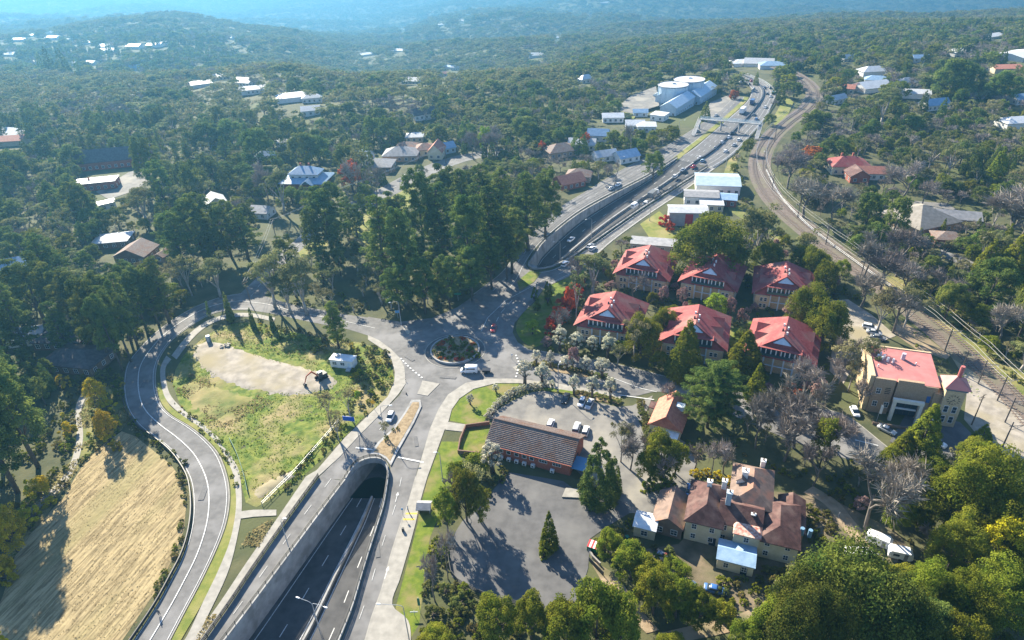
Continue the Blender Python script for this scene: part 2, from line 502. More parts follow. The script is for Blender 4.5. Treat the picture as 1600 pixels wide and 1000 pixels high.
def ground():
    X0, X1, Y0, Y1 = -420, 420, -60, 420
    gx = np.linspace(X0, X1, 57); gy = np.linspace(Y0, Y1, 33)
    holes = [np.array(hole1), np.array(hole2)]
    pts = [Vector((p[0], p[1])) for h in (hole1, hole2) for p in h]
    n1, n2 = len(hole1), len(hole2)
    edges = [(i, (i + 1) % n1) for i in range(n1)] + [(n1 + i, n1 + (i + 1) % n2) for i in range(n2)]
    for a in gx:
        for b in gy:
            if not (inpoly(holes[0], a, b) or inpoly(holes[1], a, b)): pts.append(Vector((a, b)))
    v, e, f, *_ = geometry.delaunay_2d_cdt(pts, edges, [], 0, 1e-5)
    V = np.array([(p.x, p.y) for p in v]); mb = MB()
    mb.v = [(a, b, 0.0) for a, b in V]
    for t in f:
        c = V[list(t)].mean(0)
        if inpoly(holes[0], *c) or inpoly(holes[1], *c): continue
        mb.f.append(t if geometry_area(V, t) > 0 else t[::-1]); mb.m.append(0)
    def grow(a, s, k, lim):
        out = [a]
        while out[-1] < lim: out.append(out[-1] + s); s *= k
        return out
    pos = [x for x in grow(420, 15, 1.0, 900)] + grow(920, 22, 1.05, 8500)
    xs = [-x for x in reversed(pos)] + list(np.linspace(-405, 405, 55)) + pos
    ys = [-900, -300, -60] + list(np.linspace(-45, 405, 31)) + grow(420, 12, 1.0, 1700) + grow(1714, 16, 1.03, 9500)
    xs = np.array(xs); ys = np.array(ys)
    XX, YY = np.meshgrid(xs, ys); ZZ = zt(XX, YY)
    base = len(mb.v); nx = len(xs)
    mb.v += list(zip(XX.ravel().tolist(), YY.ravel().tolist(), ZZ.ravel().tolist()))
    for j in range(len(ys) - 1):
        for i in range(nx - 1):
            if xs[i] >= X0 - 1 and xs[i + 1] <= X1 + 1 and ys[j] >= Y0 - 1 and ys[j + 1] <= Y1 + 1: continue
            a = base + j * nx + i
            mb.f.append((a, a + 1, a + 1 + nx, a + nx)); mb.m.append(0)
    return mb.build('ground', ground_m, kind='structure', smooth=True), float(ZZ.min())
GROUND, ZMIN = ground()

# ------------------------------------------------------------------ grass and fields first, then paving above them
verge_px = [(640, 1000), (618, 950), (630, 905), (640, 867), (652, 820), (658, 787), (668, 750), (690, 690), (735, 690), (720, 720), (708, 745), (700, 775), (688, 800), (672, 840), (664, 880), (660, 930), (655, 975)]
sheet('verge', verge_px, lawn_m)
sheet('lawn', [(703, 657), (706, 640), (718, 622), (740, 607), (775, 598), (812, 598), (806, 607), (782, 628), (762, 645), (755, 662), (730, 663)], lawn_m)
sheet('lawn', [(722, 674), (766, 668), (757, 694), (757, 708), (716, 706)], lawn_m)
sheet('lawn', [(852, 449), (880, 437), (912, 420), (905, 445), (892, 470), (872, 500), (852, 535), (832, 542), (814, 530), (806, 512), (815, 492), (836, 471)], lawn_m, rounds=40)
sheet('lawn', [(575, 335), (592, 318), (612, 300), (640, 288), (655, 300), (640, 320), (628, 345), (600, 390), (575, 385), (548, 365), (545, 345)], verge_m, ex=False)
sheet('lawn', [(462, 388), (490, 372), (515, 380), (500, 398), (470, 402)], verge_m, ex=False)
sheet('lawn', [(1130, 520), (1180, 500), (1260, 520), (1150, 555)], lawn_m, ex=False)
sheet('lawn', [(1000, 350), (1030, 330), (1070, 365), (1050, 380), (1015, 372)], verge_m, ex=False)
sheet('lawn', [(1205, 190), (1228, 148), (1240, 160), (1232, 178), (1212, 196)], verge_m)
sheet('lawn', [(962, 182), (975, 170), (1000, 172), (990, 186)], verge_m)
sheet('lawn', [(1175, 205), (1155, 240), (1140, 300), (1160, 330), (1240, 380), (1228, 385), (1140, 330), (1122, 295), (1140, 245)], rough_m, ex=False)
sheet('bank', [(205, 650), (180, 600), (150, 610), (122, 650), (112, 720), (40, 790), (10, 860), (0, 900), (15, 880), (75, 802), (130, 722), (165, 690), (190, 672)], rough_m, ex=False)
sheet('bank', [(1380, 470), (1420, 470), (1510, 540), (1620, 640), (1620, 600), (1540, 520), (1440, 440), (1380, 430)], rough_m, ex=False)
sheet('yard', [(1150, 760), (1300, 780), (1400, 830), (1430, 870), (1300, 900), (1250, 940), (1180, 960), (1090, 940), (1030, 900), (1000, 860), (1060, 850)], yard_m, ex=False)

HAY = W([(-30, 1010), (5, 930), (22, 872), (45, 833), (75, 803), (100, 777), (117, 747), (135, 720), (165, 692), (190, 674), (212, 682), (243, 707), (267, 726), (282, 747), (291, 790), (287, 830), (270, 872), (250, 915), (222, 955), (185, 1010)])
def hay_z(x, y, d):
    q = (x * .951 - y * .309); s = x * .309 + y * .951
    w = np.sin(q * 5.2 + 2.2 * np.sin(s * .11 + q * .07) + 1.1 * np.sin(s * .37 + q * .2) + .7 * np.sin(s * .9))
    k = .5 + .5 * vnoise(x, y, 5.0, 6)
    return .03 + np.minimum(d, 1.0) * (.14 + .04 * w * k + .055 * NP.uniform(-1, 1, x.size))
cdt(HAY, .42, hay_z, 'hay_field', straw_m)

LOT = W([(270, 600), (274, 578), (290, 552), (318, 528), (345, 510), (375, 504), (410, 506), (455, 518), (510, 530), (560, 535), (596, 545), (610, 565), (616, 592), (605, 622), (565, 655), (532, 690), (482, 737), (442, 770), (400, 793), (384, 785), (376, 752), (358, 718), (334, 688), (304, 660), (280, 630)])
def lot_z(x, y, d):
    return .03 + np.minimum(d / 2, 1.0) * (.15 + .10 * vnoise(x, y, 2.2, 3) + .09 * vnoise(x, y, .9, 5) + .10 * NP.uniform(-1, 1, x.size))
cdt(LOT, .8, lot_z, 'vacant_lot', lot_green)
def patch_z(h):
    return lambda x, y, d: -.1 + np.minimum(d / 2.5, 1) * (h + .1) + np.where(d > .3, .04 * vnoise(x, y, 2.5, 2) + .03 * NP.uniform(-1, 1, x.size), 0)
cdt(W([(300, 540), (325, 530), (355, 535), (385, 546), (430, 560), (480, 574), (520, 582), (535, 596), (515, 612), (470, 622), (425, 622), (385, 612), (345, 600), (312, 582), (298, 560)]), 1.2, patch_z(.45), 'gravel_patch', gravel_m)
cdt(W([(276, 605), (300, 590), (345, 603), (395, 616), (425, 628), (380, 640), (345, 660), (322, 662), (295, 640)]), 1.0, lambda x, y, d: -.1 + np.minimum(d / 3, 1) * .55 + np.where(d > .3, .1 * vnoise(x, y, 1.6, 2) + .09 * NP.uniform(-1, 1, x.size), 0), 'dry_grass_patch', rough_m)
cdt(W([(398, 790), (440, 765), (470, 740), (455, 730), (425, 745), (395, 760), (388, 775)]), .8, lambda x, y, d: -.1 + np.minimum(d / 2, 1) * .55 + np.where(d > .3, .12 * vnoise(x, y, 1.2, 2) + .12 * NP.uniform(-1, 1, x.size), 0), 'rubble_patch', gravel_m)

sheet('rail_yard', [(1488, 560), (1530, 588), (1605, 662), (1605, 722), (1548, 705), (1506, 655), (1512, 600)], gravel_m, ex=False)
sheet('rail_yard', [(1405, 500), (1440, 520), (1485, 556), (1478, 562), (1430, 545), (1395, 520)], dirt_m, ex=False)
# ------------------------------------------------------------------ roads
_zl[0] = 0.03
winding = Strip([(195, 1022), (243, 950), (268, 905), (288, 865), (299, 825), (302, 787), (297, 750), (282, 722), (265, 702), (240, 682), (217, 665), (200, 640), (194, 615), (194, 590), (200, 567), (217, 545), (240, 522), (262, 505), (285, 490), (312, 476), (345, 464), (378, 458)],
                [(250, 1028), (287, 957), (312, 910), (335, 862), (351, 820), (357, 782), (354, 748), (341, 712), (320, 687), (295, 667), (267, 650), (252, 635), (245, 617), (242, 598), (243, 577), (250, 557), (266, 534), (286, 517), (312, 500), (335, 489), (362, 484), (395, 484)], 110)
winding.road('road', asphalt)
west = Strip([(372, 459), (410, 462), (450, 474), (500, 484), (545, 492), (580, 497)], [(385, 484), (430, 491), (470, 500), (510, 508), (545, 515), (592, 530)], 40)
west.road('road', asphalt)
side = Strip([(372, 462), (395, 440), (432, 400), (462, 375), (484, 352), (500, 335), (530, 320), (560, 312), (605, 288), (640, 270), (690, 250), (740, 238), (790, 232)],
             [(412, 466), (425, 440), (455, 405), (482, 380), (498, 360), (520, 342), (545, 332), (575, 326), (620, 303), (655, 282), (705, 260), (745, 248), (792, 242)], 70)
side.road('road', asphalt)
junction = [(575, 495), (625, 503), (675, 497), (715, 480), (750, 455), (782, 428), (805, 398), (812, 392), (824, 404), (822, 415), (828, 423), (842, 425), (866, 421), (890, 432), (851, 449), (836, 470), (816, 490), (804, 505), (801, 520), (809, 535), (826, 546), (852, 551), (852, 597), (800, 592), (762, 592), (727, 599), (700, 617), (685, 640), (672, 670), (652, 735), (648, 750), (609, 750), (610, 730), (604, 719), (592, 713), (577, 713), (560, 719), (548, 730), (537, 750), (497, 747), (530, 715), (562, 680), (595, 647), (625, 617), (634, 600), (632, 575), (625, 560), (610, 545), (592, 532), (575, 523)]
sheet('junction', junction, asphalt)
slip_w = Strip([(499, 745), (450, 813), (400, 885), (360, 945), (318, 1005), (290, 1045)], [(538, 752), (503, 797), (468, 844), (398, 938), (350, 1001), (315, 1045)], 40)
slip_w.road('slip_road', asphalt)
slip_e = Strip([(609, 748), (603, 787), (593, 820), (578, 867), (565, 910), (553, 950), (534, 1000), (515, 1050)], [(650, 745), (638, 787), (626, 820), (611, 867), (597, 920), (582, 962), (571, 1000), (555, 1050)], 40)
slip_e.road('slip_road', asphalt)
front_w = Strip([(740, 460), (782, 428), (805, 400), (830, 365), (870, 328), (915, 300), (960, 272), (1005, 248), (1045, 226), (1080, 204), (1110, 184), (1135, 164), (1148, 150)],
                [(800, 450), (812, 432), (822, 410), (846, 378), (898, 335), (948, 306), (1010, 275), (1052, 250), (1072, 233), (1094, 216), (1130, 186), (1158, 160), (1163, 152)], 60)
front_w.road('service_road', asphalt)
slip_ne = Strip([(842, 425), (864, 421), (892, 407), (915, 391), (957, 361), (1002, 330), (1052, 298), (1108, 262)], [(850, 450), (880, 435), (912, 417), (955, 378), (1015, 334), (1070, 297), (1128, 255), (1150, 238)], 50)
slip_ne.road('slip_road', asphalt)
hwy = Strip([(1056, 249), (1078, 236), (1098, 220), (1134, 189), (1164, 162), (1173, 148), (1173, 138), (1166, 130), (1155, 122), (1140, 116)],
            [(1112, 262), (1132, 250), (1152, 234), (1178, 205), (1195, 185), (1204, 167), (1211, 150), (1207, 139), (1192, 127), (1166, 116)], 70)
hwy.road('motorway', asphalt)
east = Strip([(845, 549), (900, 558), (960, 569), (1030, 586), (1100, 603), (1200, 622), (1290, 640), (1330, 655), (1375, 690), (1430, 735)],
             [(845, 597), (900, 604), (950, 613), (990, 619), (1030, 612), (1080, 625), (1150, 652), (1240, 690), (1330, 720), (1390, 748)], 60)
east.road('road', asphalt)
sheet('car_park', [(832, 613), (852, 611), (900, 622), (965, 636), (988, 634), (1020, 618), (1012, 640), (1000, 660), (1008, 690), (1014, 715), (1005, 735), (990, 760), (987, 792), (940, 770), (900, 735), (880, 690), (790, 655), (765, 655), (775, 642), (800, 627)], asphalt_pale)
sheet('car_park', [(700, 850), (722, 815), (752, 790), (772, 764), (795, 738), (840, 745), (880, 752), (905, 770), (950, 775), (988, 790), (984, 802), (950, 822), (922, 842), (919, 888), (895, 964), (830, 946), (762, 930), (706, 902)], asphalt_d)
sheet('driveway', [(983, 802), (975, 772), (997, 730), (1022, 700), (1060, 685), (1085, 700), (1088, 745), (1068, 780), (1035, 802)], asphalt_pale)
sheet('parking_lot', [(1296, 470), (1325, 468), (1362, 492), (1400, 525), (1372, 536), (1340, 560), (1318, 600), (1296, 580), (1300, 545), (1318, 515)], gravel_m)
sheet('parking_lot', [(1420, 640), (1500, 660), (1540, 700), (1500, 720), (1430, 710), (1390, 690)], asphalt_d)
sheet('parking_lot', [(1365, 330), (1400, 312), (1480, 318), (1520, 345), (1480, 372), (1400, 365)], asphalt_pale, ex=False)
Strip([(1470, 390), (1510, 405), (1560, 430), (1620, 470)], [(1466, 400), (1505, 416), (1555, 443), (1620, 485)], 20).road('road', asphalt)
Strip([(920, 873), (935, 900), (955, 930), (985, 965), (1010, 990)], [(958, 895), (968, 905), (985, 930), (1003, 955), (1030, 985)], 20).road('dirt_track', dirt_m)
Strip([(1030, 990), (1080, 978), (1140, 965), (1200, 940), (1260, 905)], [(1030, 1010), (1085, 1000), (1150, 985), (1215, 958), (1280, 915)], 20).road('dirt_track', dirt_m)
Strip([(1255, 770), (1290, 790), (1330, 840), (1400, 880)], [(1270, 760), (1310, 785), (1350, 830), (1420, 868)], 20).road('dirt_track', dirt_m)
Strip([(148, 596), (128, 615), (118, 640), (120, 680), (110, 725), (85, 760), (45, 795)], [(156, 600), (136, 620), (127, 645), (130, 685), (118, 732), (92, 768), (52, 803)], 40).road('footpath', concrete)
# far side streets and yards
sheet('car_yard', [(985, 150), (1025, 135), (1030, 165), (990, 178), (960, 172)], asphalt_pale)
sheet('car_yard', [(1110, 160), (1140, 148), (1150, 160), (1118, 185), (1095, 186)], asphalt_pale)
sheet('car_yard', [(150, 300), (200, 270), (225, 262), (230, 285), (205, 300), (170, 312)], asphalt_pale)

# portal planter, kerbs, footpaths
curb('curb', winding.at(1.02), .25, .12, concrete)
vw = Strip([(267, 1028), (292, 995), (318, 940), (342, 890), (361, 840), (369, 790), (366, 750), (360, 730), (342, 697), (315, 670), (282, 647), (260, 625), (252, 600), (251, 575), (260, 556)],
           [(282, 1028), (305, 1000), (336, 940), (358, 890), (371, 840), (378, 795), (376, 750), (370, 728), (350, 695), (326, 670), (292, 645), (268, 620), (260, 597), (259, 575), (268, 562)], 80)
b_ = Strip([(254, 1028), (291, 957), (316, 910), (339, 862), (355, 820), (361, 782), (358, 748), (345, 712), (324, 687), (299, 667), (271, 650), (255, 634), (248, 617), (246, 598)], [(267, 1028), (318, 940), (342, 890), (361, 840), (369, 790), (366, 750), (360, 730), (342, 697), (315, 670), (282, 647), (268, 637), (260, 625), (254, 610), (251, 600)], 70)
b_.road('verge', verge_m)
vw.road('footpath', concrete)
Strip([(268, 556), (290, 528), (312, 509), (335, 497), (365, 490), (395, 490), (430, 497)], [(276, 562), (298, 533), (318, 514), (338, 503), (366, 496), (395, 496), (428, 503)], 30).road('footpath', concrete)
Strip([(497, 745), (448, 812), (398, 884), (358, 944), (314, 1005), (285, 1048)], [(478, 745), (435, 808), (385, 880), (345, 940), (300, 1003), (270, 1048)], 30).road('footpath', concrete)
sheet('footpath', [(371, 800), (397, 797), (432, 797), (432, 806), (397, 808), (368, 812)], concrete)
fp_e = Strip([(650, 745), (638, 787), (626, 820), (611, 867), (597, 920), (582, 962), (571, 1000), (556, 1050)], [(668, 745), (656, 787), (649, 820), (636, 867), (625, 905), (613, 945), (640, 975), (640, 1050)], 40)
excl(fp_e.poly())
MB().prism(fp_e.poly(), -.05, .13).build('footpath', concrete, kind='structure')
slab('footpath', [(650, 745), (672, 670), (685, 640), (700, 617), (727, 599), (762, 592), (800, 592), (852, 597), (900, 604), (950, 613), (972, 617), (968, 624), (945, 621), (895, 612), (850, 605), (812, 599), (775, 599), (740, 608), (718, 623), (706, 640), (701, 658), (694, 674), (668, 745)], concrete, .13)
slab('footpath', [(622, 617), (634, 600), (632, 575), (625, 560), (610, 545), (592, 532), (575, 524), (575, 531), (598, 546), (612, 562), (617, 582), (616, 597), (606, 620), (580, 645), (540, 683), (495, 735), (478, 745), (497, 745), (530, 715), (562, 680), (595, 647)], concrete, .13)
slab('footpath', [(694, 659), (730, 664), (725, 675), (696, 672)], concrete, .15)
slab('traffic_island', [(660, 595), (687, 600), (668, 619), (652, 616), (658, 602)], concrete, .15)
slab('traffic_island', [(801, 574), (822, 568), (830, 574), (828, 578), (806, 580)], concrete, .15)
slab('traffic_island', [(634, 508), (642, 520), (636, 523), (629, 511)], concrete, .15)
slab('curb_island', [(808, 440), (828, 424), (846, 426), (834, 441), (812, 455)], lawn_m, .14)
gp = [(643, 626), (657, 626), (659, 636), (647, 662), (621, 708), (611, 729), (603, 718), (592, 712), (577, 712), (591, 692), (615, 670), (632, 646)]
slab('traffic_island', gp, concrete_w, .35)
sheet('planting_bed', [(645, 630), (655, 630), (655, 637), (644, 660), (618, 705), (610, 722), (603, 714), (592, 709), (584, 708), (595, 693), (618, 671), (634, 648)], brown_bed, z=.40)
slab('planting_bed', [(824, 570), (850, 566), (900, 577), (945, 588), (950, 594), (900, 588), (848, 577)], brown_bed, .18)
slab('planting_bed', [(902, 611), (950, 620), (968, 624), (967, 632), (940, 628), (898, 618)], brown_bed, .16)
slab('verge', [(850, 605), (896, 612), (896, 617), (850, 610)], lawn_m, .14)
for s, t in ((slip_e, 1.0), (front_w, 0.0), (slip_ne, 1.0), (east, 0.0)):
    curb('curb', s.at(t), .3, .15, concrete)
# roundabout
RC = U(711, 548); RR = 7.6
ring = [(RC[0] + (RR + 1.9) * math.cos(a), RC[1] + (RR + 1.9) * math.sin(a)) for a in np.linspace(0, 2 * PI, 48, endpoint=False)]
slab('roundabout_apron', ring, asphalt_d, .08, world=True)
curb('curb', ring + [ring[0]], .25, .12, concrete)
wl = [(RC[0] + RR * math.cos(a), RC[1] + RR * math.sin(a)) for a in np.linspace(0, 2 * PI, 49)]
curb('roundabout_wall', wl, .45, .75, concrete_w)
MB().prism([(RC[0] + (RR - .25) * math.cos(a), RC[1] + (RR - .25) * math.sin(a)) for a in np.linspace(0, 2 * PI, 40, endpoint=False)], 0, .6).build('planting_bed', brown_bed, kind='structure')

# worn wheel tracks and patches
worn = pm('worn_asphalt', (.126, .124, .123), (.176, .171, .167), .55, 7, .85, .2, 14)
patchm = pm('tar_patch', (.098, .097, .098), (.125, .123, .123), 2.0, 6, .8, .2, 14)
for st_, ts in ((hwy, (.07, .13, .21, .27, .35, .41, .59, .65, .73, .79, .87, .93)), (front_w, (.2, .35, .65, .8))):
    for t_ in ts: ribbon('wheel_track', st_.at(t_), .55, worn, _zl[0] + .003)
for px, py, w_, d_, a_ in ((610, 700, 1.2, 3.5, .5), (650, 690, 1.0, 4, .2), (318, 770, 1.4, 5, .1), (225, 600, 1.2, 4, .1), (700, 590, 5, 1.1, -.2), (640, 560, 1.2, 4, .8), (760, 560, 1.2, 3, .4), (590, 860, 1, 4, .2), (930, 590, 4, 1, -.2), (900, 575, 1, 3, .2)):
    x_, y_ = U(px, py); sheet('asphalt_patch', [(x_ + a * w_ / 2 * math.cos(a_) - b * d_ / 2 * math.sin(a_), y_ + a * w_ / 2 * math.sin(a_) + b * d_ / 2 * math.cos(a_)) for a, b in ((-1, -1), (1, -1), (1, 1), (-1, 1))], patchm, _zl[0] + .006, False, world=True)
# painted lines
mz = _zl[0] + .012
def lane(s, t, w=.14, dash=None, a=0.0, b=1.0, m=None, zf=None):
    L = s.at(t); n = len(L); L = L[int(a * (n - 1)):int(b * (n - 1)) + 1]
    return ribbon('road_marking', L, w, m or paint, mz + nextz() * 0, zf, dash)
lane(winding, .46, .24); lane(winding, .04, .13); lane(winding, .95, .13)
lane(west, .5, .16); lane(side, .5, .14, (3, 4))
lane(slip_w, .48, .1, (3, 6)); lane(slip_w, .93, .1)
lane(slip_e, .45, .1, (3, 6))
lane(front_w, .5, .14, (3, 5)); lane(front_w, .94, .14)
lane(slip_ne, .55, .14, (3, 5)); lane(slip_ne, .08, .16); lane(slip_ne, .93, .16)
for t, d in ((.03, None), (.17, (3, 7)), (.31, (3, 7)), (.45, None), (.55, None), (.69, (3, 7)), (.83, None), (.97, None)): lane(hwy, t, .2, d)
for a, b in (((556, 700), (606, 706)), ((622, 715), (662, 723))):
    ribbon('road_marking', [U(*a), U(*b)], .5, paint, mz)
ribbon('road_marking', W([(626, 560), (640, 575), (660, 591)]), .5, paint, mz, None, (.8, .8))
ribbon('road_marking', W([(806, 555), (812, 570), (806, 590)]), .5, paint, mz, None, (.8, .8))
ribbon('road_marking', W([(970, 618), (1022, 625)]), .35, paint, mz)
ribbon('road_marking', W([(955, 590), (1000, 607), (1026, 613)]), .2, paint, mz)
ribbon('road_marking', W([(850, 585), (900, 592), (950, 602)]), .16, paint, mz, None, (2, 2))
ribbon('road_marking', W([(846, 440), (790, 470), (762, 497), (752, 518)]), .18, paint, mz)
ribbon('road_marking', W([(800, 470), (782, 490), (772, 510)]), .18, paint, mz, None, (3, 3))
ribbon('road_marking', W([(1336, 688), (1372, 697)]), .4, paint, mz)
# bus stop hatching and lane arrows
for x, y in ((632, 812), (636, 803)): ribbon('road_marking', W([(x - 2, y), (x + 16, y)]), .5, paint_y, .14)
for (x, y), (x2, y2) in (((618, 785), (622, 770)), ((601, 905), (606, 890)), ((628, 690), (636, 672)), ((593, 672), (604, 660))):
    a = Vector(U(x, y)); b = Vector(U(x2, y2)); q = (b - a).normalized(); r = Vector((-q.y, q.x))
    b = a + q * 3.2
    m_ = MB(); z = mz
    m_.quad(*[(p.x, p.y, z) for p in (a - r * .08, a + r * .08, b - q * 1.1 + r * .08, b - q * 1.1 - r * .08)][::-1])
    m_.quad(*[(p.x, p.y, z) for p in (b - q * 1.1 - r * .4, b, b - q * 1.1 + r * .4)])
    m_.build('road_marking', paint, kind='structure')

# ------------------------------------------------------------------ cutting floors, walls, tunnel
def floor2(t): return -DEPTH * max(0, 1 - t) ** 1.0
z_ = -DEPTH
f1 = Strip(c1L, c1R, 50, world=True)
asphalt_c = pm('asphalt_cutting_shade', (.052, .052, .054), (.078, .077, .078), .6, 6, .9, .25, 14, col3=(.095, .093, .092), s3=.12)  # darker copy of the road asphalt, the cutting's shade put into its colour
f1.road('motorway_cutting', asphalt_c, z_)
f2 = Strip(c2L, c2R, 50, world=True)
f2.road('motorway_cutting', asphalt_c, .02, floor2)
MB().add([(p[0], p[1], z_ - .004) for p in c1A + [c2R[0], c2A[5], c2L[0]][::1]], [tuple(range(len(c1A) + 3))]).build('tunnel_floor', asphalt, kind='structure')
tl = [c1L[0], c2L[0]]; tr_ = [c1R[0], c2R[0]]
MB().prism([c2L[0], (c2R[0][0] + 9, c2R[0][1] - 6), (c1R[0][0] + 6, c1R[0][1] + 2)] + c1A[::-1][:-1] + [c1L[0]], -1.0, -.7).build('tunnel_roof', concrete_w, kind='structure')
for name, ln, lab in (('west', [(c1L[0][0] - .4, c1L[0][1]), (c2L[0][0] - .4, c2L[0][1])], 0), ('east', [(c1R[0][0] + .4, c1R[0][1] + .5), (c2R[0][0] + 8, c2R[0][1] - 6)], 0)):
    curb('tunnel_wall', ln, .4, -.9, concrete_w, -DEPTH - .2)
for line in (c1L, c1R): lane_ = 0
for t, d in ((.07, None), (.29, (3, 6)), (.50, None), (.60, None), (.78, (3, 6)), (.94, None)):
    ribbon('road_marking', f1.at(t), .18, paint, z_ + .01, None, d)
    ribbon('road_marking', f2.at(t), .18, paint, .03, floor2, d)

def wall_thing(label, line, w, h, mat, z0, zf=None, name='retaining_wall', cat='wall', group=None):
    o = curb(name, line, w, h, mat, z0, None, zf)
    return tag(o, label, cat, group)
wallA = wall_thing('pale concrete retaining wall along the west side of the near motorway cutting', c1L, .5, .55, concrete_w, -DEPTH - .2)
wall_thing('concrete retaining wall along the east side of the near motorway cutting', c1R, .5, .55, concrete_w, -DEPTH - .2)
wall_thing('curved pale concrete headwall over the dark tunnel mouth of the near cutting', c1A, .6, .7, concrete_w, -1.0, name='tunnel_headwall')
wallC = wall_thing('long pale curved retaining wall on the west side of the far motorway cutting', c2L, .5, .55, concrete_w, -DEPTH - .2)
wall_thing('concrete retaining wall between the far motorway cutting and its slip road', c2R, .5, .55, concrete_w, -DEPTH - .2)
wall_thing('rounded concrete headwall where the far motorway cutting ends at the junction', c2A, .6, .7, concrete_w, -2.2, name='tunnel_headwall')
med = wall_thing('concrete median barrier between the carriageways in the near cutting', f1.at(.55), .45, z_ + .85, concrete_w, z_ - .1, name='median_barrier', cat='barrier')
wall_thing('concrete median barrier between the carriageways in the far cutting', f2.at(.55), .6, .95, concrete_w, -.1, floor2, name='median_barrier', cat='barrier')
dk = pm('dark_barrier', (.06, .065, .075), rough=.6)
wall_thing('dark median barrier along the middle of the far motorway', hwy.at(.5), .9, 1.15, dk, -.05, name='median_barrier', cat='barrier')
curb('verge', Strip([(1052, 250), (1072, 233), (1094, 216), (1130, 186), (1158, 160), (1164, 152)], [(1057, 250), (1076, 235), (1097, 219), (1133, 188), (1163, 161), (1168, 153)], 30).at(.5), 3.2, .25, verge_m)

JOINT = pm('wall_joint', (.13, .13, .125), rough=.9)
def joints(line, side, z0, z1, name='panel_joints', step=4.0):
    n = int(sum(math.dist(line[i], line[i + 1]) for i in range(len(line) - 1)) / step); P = off(smooth2(line, n + 1), side); b = MB()
    for i in range(n): 
        a = math.atan2(P[i + 1][1] - P[i][1], P[i + 1][0] - P[i][0]); b.box(P[i][0], P[i][1], z0, .09, .05, z1 - z0, a)
    return b
def railing(label, line, h=1.1, mat=None, step=2.2, z0=0.0, rails=3, w=.11, name='railing', group=None, cat='railing'):
    mat = mat or dark_metal
    t = thing(name, label, cat, (line[0][0], line[0][1], 0), 0, group)
    ox, oy = line[0][0], line[0][1]
    n = max(2, int(sum(math.dist(line[i], line[i + 1]) for i in range(len(line) - 1)) / step))
    P = smooth2(line, n + 1)
    P = [(p[0] - ox, p[1] - oy) for p in P]
    for k in range(rails):
        z = z0 + h * (k + 1) / rails
        b = MB()
        for a, c in zip(P[:-1], P[1:]): b.bar((a[0], a[1], z), (c[0], c[1], z), w, w * 1.6)
        b.build('rail', mat, t)
    b = MB()
    for p in P: b.box(p[0], p[1], z0, .1, .1, h)
    b.build('posts', mat, t, kind='stuff')
    return t
off = lambda L, d: [(L[i][0] - d * (L[min(i + 1, len(L) - 1)][1] - L[max(i - 1, 0)][1]) / max(1e-6, math.dist(L[min(i + 1, len(L) - 1)], L[max(i - 1, 0)])), L[i][1] + d * (L[min(i + 1, len(L) - 1)][0] - L[max(i - 1, 0)][0]) / max(1e-6, math.dist(L[min(i + 1, len(L) - 1)], L[max(i - 1, 0)]))) for i in range(len(L))]
for wall_, ln, sd in ((wallA, c1L, -.27), (wallC, c2L, -.27)):
    joints(ln, sd, -DEPTH, .3).build('panel_joints', JOINT, wall_, kind='stuff')
railing('dark railing on top of the west wall of the near cutting', c1L, 1.0, None, 2.4, .55)
railing('dark railing on top of the east wall of the near cutting', c1R, 1.0, None, 2.4, .55)
railing('dark railing on the curved headwall above the tunnel mouth', c1A, 1.0, None, 1.5, .7)
railing('dark railing between the west slip road and its footpath', slip_w.at(-.03), 1.2, None, 2.2, 0, 3, .17)
railing('dark railing on the long curved wall of the far cutting', c2L, 1.0, None, 3, .55)
railing('dark railing beside the slip road on the far cutting', c2R, 1.1, None, 3, .55, 3, .12)
railing('dark guardrail on the outside of the winding road beside the hay field', winding.at(-.05)[0:62], .85, None, 2.0, 0, 2, .2, 'guardrail', None, 'guardrail')
railing('pale steel guardrail beside the far motorway carriageway', hwy.at(1.02), .8, grey_metal, 3, 0, 2, .16, 'guardrail', None, 'guardrail')
railing('thin wire fence along the south edge of the big asphalt car park', W([(700, 868), (710, 905), (762, 933), (830, 950), (893, 968)]), 1.2, None, 2.4)
railing('green mesh fence between the footpath and the vacant lot', W([(360, 690), (372, 715), (382, 745), (388, 772)]), 1.4, pm('green_fence', (.03, .14, .10), rough=.6), 1.5, 0, 4, .08, 'fence', None, 'fence')
railing('pale post and wire fence along the south east edge of the vacant lot', W([(530, 660), (500, 695), (465, 735), (430, 770), (410, 790)]), 1.2, grey_metal, 2.5, 0, 2, .06, 'fence', None, 'fence')
railing('long white fence beside the railway curve', off(smooth2(W([(1200, 268), (1222, 308), (1256, 345), (1290, 374), (1350, 418), (1394, 449)]), 50), -1), 1.2, white_p, 3, 0, 2, .09, 'fence', None, 'fence')
# ------------------------------------------------------------------ building materials
tile_red = pm('red_roof_tiles', (.21, .040, .040), (.28, .066, .062), 1.4, 7, .8, .4, 6, rand=.08, col3=(.25, .115, .095), s3=.22)
tile_redw = pm('red_tile_hanging', (.25, .062, .055), (.32, .09, .08), 1.0, 5, .85, .3, 5)
tile_pink = pm('pink_metal_roof', (.40, .15, .135), (.47, .19, .17), .5, 5, .6, .1, 3)
tile_brown = pm('brown_roof_tiles', (.15, .115, .10), (.26, .205, .175), 2.2, 7, .85, .4, 6, col3=(.20, .12, .085), s3=.4)
tile_rust = pm('rusted_iron_roof', (.065, .031, .027), (.125, .06, .05), .9, 7, .8, .3, 5, col3=(.18, .11, .09), s3=.3)
tile_tan = pm('faded_iron_roof', (.155, .108, .085), (.24, .17, .135), .8, 7, .8, .3, 5, col3=(.30, .15, .10), s3=.4)
tile_rust2 = pm('patchy_rust_iron', (.38, .13, .09), (.62, .46, .38), 1.6, 8, .8, .3, 6)
